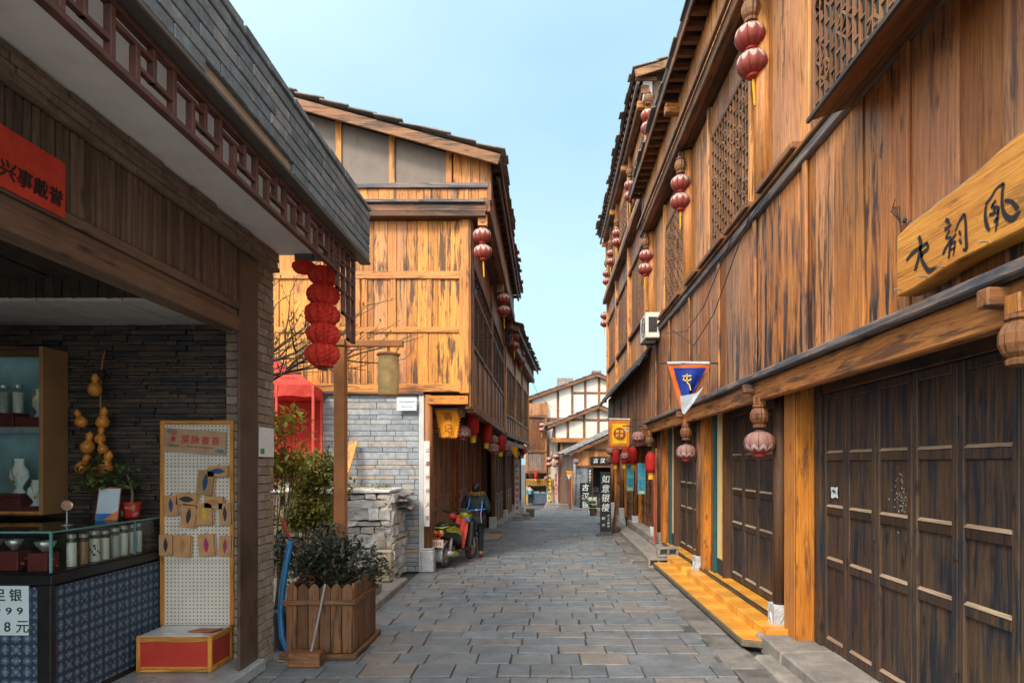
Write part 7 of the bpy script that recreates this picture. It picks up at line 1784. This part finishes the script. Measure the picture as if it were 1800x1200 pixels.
# wooden bay
m = MB(); planks(m, 'x', -1.42, -.1, 5.72, 6.6, Y-.5, -1, .04, .2); DP('bay_head_boards', m, wood('rust','z'))
for z0, z1, y_ in ((5.5,5.72,.6),(2.85,3.0,.62),(1.30,1.52,.66)): DP('bay_beam', MB().box(-1.5,.05,Y-y_,Y,z0,z1), wood('brown','x'), bevel=.01)
m = MB(); 
for i in range(15): m.box(-1.38+i*.09,-1.36+i*.09,Y-.48,Y-.46,3.0,5.5)
for k in range(18): m.box(-1.38,-.12,Y-.478,Y-.462,3.0+k*.14,3.02+k*.14)
DP('bay_lattice', m, wood('porch','z')); DP('bay_backing', MB().box(-1.42,-.1,Y-.44,Y,3.0,5.5), wood('brown','z'))
m = MB(); planks(m, 'x', -1.42, -.1, 1.52, 2.85, Y-.5, -1, .04, .26); DP('bay_wainscot', m, wood('grey','z'))
for x in (-1.47,-.03): DP('bay_post', MB().box(x-.09,x+.09,Y-.58,Y,1.3,6.7), wood('porch','z'), bevel=.01)
DP('shop_recess', MB().box(-1.5,1.0,Y+.9,Y+1,g48,1.3).box(-1.6,-1.5,Y-.5,Y+1,g48,1.3), wood('deep','z'))
DP('shop_fascia', MB().box(-1.5,.6,Y-.62,Y-.5,.35,.75), plain('yellow_fret', (.36,.19,.03), .6, var=.6, sc=12)); DP('shop_fascia_lip', MB().box(-1.55,.65,Y-.66,Y-.5,.76,.86), plain('dull_yellow_paint', (.42,.22,.03), .6, var=.5))
m = MB()
for k in range(16): m.box(-1.45+k*.13,-1.42+k*.13,Y-.66,Y-.625,.36,.75)
DP('shop_fret', m, wood('brown','z'))
for x in (-1.45,.35): DP('shop_post', MB().box(x-.07,x+.07,Y-.62,Y-.48,g48,.34), plain('dull_yellow_paint', (.42,.22,.03), .6, var=.5), bevel=.01)
DP('dark_goods', MB().jbox(-1.2,.2,Y+.3,Y+.8,g48+.01,.1,.05).jbox(-1.0,-.4,Y+.2,Y+.7,.12,.6,.05), plain('dim_goods', (.03,.026,.024), .8, var=.6))
stl = T('market_stall', 'blue covered trestle stall in the shade of the far shop', 'stall', (-.7, 46.8, gz(46.8)))
P('cloth', MB().box(-.55,.75,-.35,.35,.1,.82), batik('x'), stl, bevel=.01); P('top', MB().box(-.6,.8,-.4,.4,.825,.87), plain('blue_top', (.03,.22,.34), .4), stl); P('goods', MB().jbox(-.4,.2,-.25,.25,.871,1.0,.02).jbox(.3,.6,-.2,.2,.871,.95,.02), plain('mixed_goods', (.25,.2,.16), .6, var=.6), stl)
gF = 'small lanterns at the far end of the street'
hang(PAIR, (-.32, 46.9, 4.75), 'double lantern on the wooden bay at the far end of the street', gF, 1.2)
hang(REDL, (-.75, 46.9, 1.15), 'small red barrel lantern over the far dark shop', gF, 1.1)
hang(SING, (.02, 46.9, .95), 'pumpkin lantern right of the far red lantern', gF, 1.1)
# middle house: second white gable
g42 = gz(42); Y = 42.0
hE = T('gabled_house', 'front white gabled house with timber framing above the silver shop roof', 'house', (3, 43, g42))
def EP(n, mb, mat, **k): return P(n, mb, mat, k.pop('parent', hE), world=True, **k)
xl, xr, xa = .35, 8.0, 3.5; zb = 3.72; ze, za = 4.62, 5.88; slp = (za-ze)/(xa-xl); rz2 = lambda x: za-abs(x-xa)*slp
EP('gable_wall', MB().prism([(xl+.15,Y,zb),(xr-.2,Y,zb),(xr-.2,Y,rz2(xr-.2)-.15),(xa,Y,za-.15),(xl+.15,Y,rz2(xl+.15)-.15)], (0,5.5,0)), WHITEW())
for x in (xl+.2, 1.45, 2.55, 3.5, 4.6, 6.0): EP('gable_stud', MB().box(x-.08,x+.08,Y-.06,Y-.002,zb+.03,rz2(x)-.17), wood('brown','z'), bevel=.01)
EP('gable_beam', MB().box(xl,xr,Y-.16,Y+.02,zb-.28,zb+.02), wood('porch','x'), bevel=.012); EP('gable_beam', MB().box(1.53,3.42,Y-.055,Y-.003,4.88,5.02).box(3.58,6,Y-.055,Y-.003,4.88,5.02), wood('brown','x'))
m = MB(); masonry(m, 'x', 1.1, 7, g42, zb-.28, Y+.35, -1, 30, (.25,.6), .08, .008, .006); EP('stone_wall', m, stone('pale_brown_ashlar', ((.36,.33,.29),(.28,.25,.22),(.42,.40,.37)), dirt=(.16,.14,.12)))
EP('core_wall', MB().box(.9,7,Y+.45,Y+5.5,g42,zb), wood('deep','z'))
EP('side_post', MB().box(.95,1.1,Y+.1,Y+.4,g42,zb-.28), wood('brown','z'), bevel=.01)
m = MB(); planks(m, 'y', Y+.1, Y+5.4, 2.6, zb+.7, xl+.12, -1, .05, .3); EP('side_boards', m, wood('grey','z'))
EP('side_beam', MB().box(xl-.02,xl+.2,Y-.1,Y+5.4,2.42,2.6), wood('grey','y'))
m = MB().prism([(xl-.25,Y-.45,rz2(xl-.25)-.2),(xa,Y-.45,za-.2),(xa,Y-.45,za),(xl-.25,Y-.45,rz2(xl-.25))], (0,.08,0)).prism([(xr,Y-.45,rz2(xr)-.2),(xa,Y-.45,za-.2),(xa,Y-.45,za),(xr,Y-.45,rz2(xr))], (0,.08,0)); EP('barge_board', m, wood('brown','x'), bevel=.01)
m = MB().prism([(xl-.3,Y-.4,rz2(xl-.3)),(xa,Y-.4,za),(xa,Y-.4,za+.05),(xl-.3,Y-.4,rz2(xl-.3)+.05)], (0,5.8,0)).prism([(xr,Y-.4,rz2(xr)),(xa,Y-.4,za),(xa,Y-.4,za+.05),(xr,Y-.4,rz2(xr)+.05)], (0,5.8,0)); rfE = EP('roof', m, wood('deep','y'))
m = MB(); slate_roof(m, Y-.45, Y+5.3, xl-.4, rz2(xl-.4)+.03, xa, za+.04, .45, .55, .05, .08); slate_roof(m, Y-.45, Y+5.3, xr, rz2(xr)+.03, xa, za+.04, .45, .55, .05, .08); P('roof_slate', m, ROOFS(), rfE, world=True)
hang(PAIR, (.66, 41.6, 2.3), 'right double lantern below the timber framed far gable', gF, 1.3)
hang(PAIR, (.20, 42.6, 2.15), 'left double lantern below the timber framed far gable', gF, 1.2)
# silver shop with stone slab roof
g37 = gz(37)
hF = T('silver_shop', 'small plank gabled silver shop with stone slab roof and black signs', 'shop', (1.72, 37, g37), rotz=math.radians(8))
def FP(n, mb, mat, **k): return P(n, mb, mat, k.pop('parent', hF), **k)
# local: x along the front, y back
rz3 = lambda x: 3.35+ (x+.35)*.455
H0 = 2.95
FP('plank_gable', MB().prism([(0,0,H0-.35),(4.2,0,H0-.35),(4.2,0,rz3(4.2)-.12),(0,0,rz3(0)-.12)], (0,.1,0)), wood('amber','z'))
m = MB(); planks(m, 'x', 0.02, 4.2, H0-.33, H0+.55, -.02, -1, .02, .2); FP('front_boards', m, wood('amber','z'))
FP('gable_beam', MB().box(0,4.2,-.09,.05,H0+.55,H0+.66), wood('brown','x'), bevel=.01); FP('lintel', MB().box(0,4.2,-.07,.05,H0-.46,H0-.35), wood('brown','x'), bevel=.01)
m = MB(); masonry(m, 'x', .02, .98, 0, H0-.46, 0, -1, 18, (.2,.45), .1, .008, .005); FP('stone_pier', m, STONE_BLUE()); m = MB(); masonry(m, 'x', 2.6, 4.2, 0, H0-.46, 0, -1, 18, (.2,.45), .1, .008, .005); FP('stone_pier', m, STONE_BLUE())
FP('door_frame', MB().box(.99,1.07,-.03,.1,0,H0-.47).box(2.5,2.58,-.03,.1,0,H0-.47), wood('brown','z'), bevel=.008)
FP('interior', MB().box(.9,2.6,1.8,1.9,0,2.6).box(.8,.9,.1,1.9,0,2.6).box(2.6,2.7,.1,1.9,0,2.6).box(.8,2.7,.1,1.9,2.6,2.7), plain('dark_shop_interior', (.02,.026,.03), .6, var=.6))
FP('shop_goods', MB().jbox(1.2,2.1,1.2,1.6,.01,.9,.03).jbox(1.3,1.7,1.2,1.5,.92,1.3,.03), plain('dim_shop_goods', (.10,.10,.11), .5, var=.7))
FP('core_wall', MB().box(.03,4.2,2.0,5,0,3.3), wood('deep','z'))
# left side
m = MB(); planks(m, 'y', .05, 5, 2.2, 3.2, 0, -1, .04, .25); FP('side_boards', m, wood('grey','z'))
FP('side_door', MB().box(-.06,0,1.2,2.4,.0,2.1), wood('redlac','z'), bevel=.01); m = MB(); lattice_y(m, 1.3, 2.3, 1.1, 2.0, -.075, -.062, 6, 8, .02, False); FP('side_lattice', m, wood('brown','z'))
FP('side_wall', MB().box(-.03,.1,.05,1.18,0,2.2).box(-.03,.1,2.42,5,0,2.2), wood('brown','z')); FP('side_jamb', MB().box(-.09,.0,.5,.9,0,2.2), wood('fresh','z'), bevel=.01)
FP('corner_post', MB().lathe((-.05,-.08,0), [(.08,.2),(.08,3.0)], 10), plain('grey_post', (.24,.25,.26), .7), smooth=True); FP('plinth', MB().box(-.2,.1,-.22,.06,0,.22), CONC(), bevel=.02)
m = MB().prism([(-.45,-.4,rz3(-.45)-.02),(4.4,-.4,rz3(4.4)-.02),(4.4,-.4,rz3(4.4)+.04),(-.45,-.4,rz3(-.45)+.04)], (0,4.5,0)); rfF = FP('roof', m, wood('deep','y'))
m = MB(); slate_roof(m, -.45, 4.2, -.55, rz3(-.55)+.05, 4.4, rz3(4.4)+.06, .32, .4, .05, .08); P('roof_slate', m, stone('pale_roof_slab', ((.24,.235,.23),(.16,.155,.155),(.32,.31,.30),(.12,.115,.115)), dirt=(.06,.06,.06)), rfF, bevel=.008)
FP('barge_board', MB().prism([(-.4,-.46,rz3(-.4)-.2),(4.4,-.46,rz3(4.4)-.2),(4.4,-.46,rz3(4.4)),(-.4,-.46,rz3(-.4))], (0,.06,0)), wood('brown','x'), bevel=.01)
def blacksign(label, cx, cz, w_, h_, text, vertical, sz, y=-.12, step=None, grp=None):
    t = T('shop_sign', label, 'sign', (1.72+cx*math.cos(math.radians(8))-y*math.sin(math.radians(8)), 37+cx*math.sin(math.radians(8))+y*math.cos(math.radians(8)), g37+cz), rotz=math.radians(8), group=grp)
    P('board', MB().box(-w_/2,w_/2,-.02,.02,-h_/2,h_/2), plain('black_board', (.012,.016,.018), .35), t, bevel=.006)
    m = MB(); write(m, text, (0,-.024,0), (1,0,0), (0,0,1), sz, step, vertical=vertical, bold=.015, slant=.15); P('lettering', m, plain('white_letter', (.72,.74,.74), .5), t)
    P('border', MB().box(-w_/2-.02,-w_/2-.001,-.03,.03,-h_/2-.02,h_/2+.02).box(w_/2+.001,w_/2+.02,-.03,.03,-h_/2-.02,h_/2+.02), plain('dark_border', (.03,.025,.02), .4), t)
blacksign('long black sign with white characters over the far silver shop door', 2.05, H0-.05, 2.3, .46, '古汉银作坊', False, .30, -.12, .42)
blacksign('broad black board with large white characters left of the far shop door', .55, .82, .62, 1.55, '古汉银', True, .42, -.30, .50)
blacksign('narrow black plank with small white characters beside the far shop door', .86, 1.55, .20, 1.75, '苗家纯手工银饰加工', True, .15, -.10, .185)
blacksign('narrow black plank with white characters right of the far shop door', 2.75, 1.50, .22, 1.85, '传统工艺百年老银号', True, .16, -.10, .195)
fb_ = T('small_flag', 'small orange and white flag hanging on the far silver shop corner', 'flag', (1.3, 36.7, 1.3))
P('flag_cloth', MB().prism([(1.15,36.6,1.62),(1.55,36.6,1.58),(1.50,36.6,1.30),(1.25,36.6,1.38)], (0,.01,0)), cloth('orange_cloth', (.80,.33,.02), .7, .25), fb_, world=True); P('lower_cloth', MB().prism([(1.2,36.59,1.40),(1.45,36.59,1.32),(1.32,36.59,1.08)], (0,.01,0)), plain('white_flag_part', (.6,.6,.6), .7), fb_, world=True); P('rod', MB().tube([(1.62,36.62,1.64),(1.05,36.62,1.64)], .015, 6), DARKM(), fb_, world=True)
hang(SING, (1.75, 36.4, 2.15), 'pumpkin lantern under the eave corner of the far silver shop', gF, 1.1)
hang(SING, (.55, 40.6, 1.95), 'dark pumpkin lantern on the side of the far silver shop', gF, 1.1)
bn_ = T('yellow_black_banner', 'yellow and black striped banner beside the far dark shop', 'banner', (.30, 45, -.1))
P('cloth', MB().box(.18,.36,45.5,45.51,-.7,1.2), plain('yellow_banner_cloth', (.62,.42,.04), .7), bn_, world=True); m = MB(); write(m, '蜡染银饰刺绣', (.27,45.49,.25), (1,0,0), (0,0,1), .2, .29, vertical=True, bold=.06); P('lettering', m, INKP(), bn_, world=True)
pkb = T('pink_banner', 'narrow pink banner hanging next to the striped one', 'banner', (.7, 44, 0)); P('cloth', MB().box(.60,.76,43.5,43.51,-.5,1.35), plain('pink_banner_cloth', (.62,.22,.24), .7), pkb, world=True); m = MB(); write(m, '民族服饰', (.68,43.49,.4), (1,0,0), (0,0,1), .13, .3, vertical=True); P('lettering', m, plain('red_ink', (.45,.03,.025), .6), pkb, world=True)
# potted palm and folding chair by the silver shop door
pp = T('potted_palm', 'potted yellow green palm standing at the far silver shop door', 'pot plant', (2.22, 29.5, gz(29.5)))
P('pot', MB().lathe((0,0,0), [(.15,.0),(.2,.3),(.22,.32),(.19,.32)], 14), plain('brown_pot', (.12,.07,.045), .5), pp)
m = MB()
for k in range(16):
    a = R.uniform(0,6.28); rr = R.uniform(.5,.85); hh = R.uniform(.5,1.1); ps = [Vector((0,0,.3)), Vector((rr*.4*math.cos(a),rr*.4*math.sin(a),.3+hh*.7)), Vector((rr*math.cos(a),rr*math.sin(a),.3+hh*.65))]
    for i in range(14):
        t = i/13; c = ps[0]*(1-t)**2+ps[1]*2*t*(1-t)+ps[2]*t*t; d = (ps[2]-ps[0]).normalized(); s_ = d.cross(Vector((0,0,1))).normalized()
        for sg_ in (-1,1): leaf(m, c, d*.5+s_*sg_+Vector((0,0,-.15)), (0,0,1), .26*(1-t*.5), .035)
P('frond', m, leafmat('palm_leaf', (.12,.13,.02), (.20,.19,.03), (.28,.24,.05)), pp)
m = MB()
ch = T('folding_chair', 'small white folding chair by the potted palm', 'chair', (2.42, 32.5, gz(32.5)))
wpm = WHITEP()
P('seat', MB().box(-.2,.2,-.2,.2,.42,.45), wpm, ch, bevel=.008); P('backrest', MB().box(-.2,.2,.18,.2,.62,.80), wpm, ch, bevel=.008)
for x in (-.19,.19): P('leg', MB().bar((x,-.2,.01),(x,.2,.82),.025), wpm, ch); P('leg', MB().bar((x,.22,.01),(x,-.15,.44),.025), wpm, ch)
# stone steps and kerb stones at the far corners
for (x, y, hx, hz, lab) in [(.45,41.0,.5,.28,'grey stone step before the far dark shop corner'),(1.05,38.8,.35,.3,'stone step beside the red door of the far silver shop'),(2.3,36.0,.8,.12,'low stone sill under the far silver shop door')]:
    s_ = T('stone_step', lab, 'step', (x,y,gz(y)-.02)); P('tread', MB().jbox(-hx,hx,-.3,.3,hz*.5,hz,.015), CONC(), s_, bevel=.02); P('base_stone', MB().jbox(-hx-.06,hx+.06,-.34,.34,0,hz*.5,.015), CONC(), s_, bevel=.02)
# tree crown peeping over the left row
tt = T('distant_tree', 'dark green tree showing over the end of the left row of houses', 'tree', (-3.2, 58, gz(50)))
m = MB().tube([(0,0,0),(.1,0,3),(.3,0,6.2)], [.22,.16,.08], 8)
for k in range(10): m.tube([(.2,0,4+k*.25), Vector((.2,0,4.5+k*.25))+rdir(-.1,.8)*1.3], [.05,.015], 5)
P('trunk', m, bark, tt)
m = MB(); cl = [Vector((.2,0,6.6))+Vector((R.gauss(0,.9),R.gauss(0,.9),R.gauss(0,.9))) for _ in range(26)]
for k in range(2200): c = R.choice(cl); leaf(m, c+rdir()*.5*R.random()**.5, rdir(), (0,0,1), .2, .1)
P('crown', m, leafmat('dark_tree_leaf', (.015,.035,.012), (.03,.06,.02), (.05,.08,.025)), tt)
cbw = T('overhead_cable', 'thin cable hanging over the gap at the end of the street', 'cable', (0, 40, 6)); P('strand', MB().tube([(-.9,31,6.5),(-.4,36,5.9),(.6,42,5.6),(2.5,47.5,5.9)], .012, 5), DARKM(), cbw, world=True); P('clamp', MB().ell((2.5,47.5,5.9),(.04,.04,.04),6,5), DARKM(), cbw, world=True)
bpy.data.objects.remove(_fo)
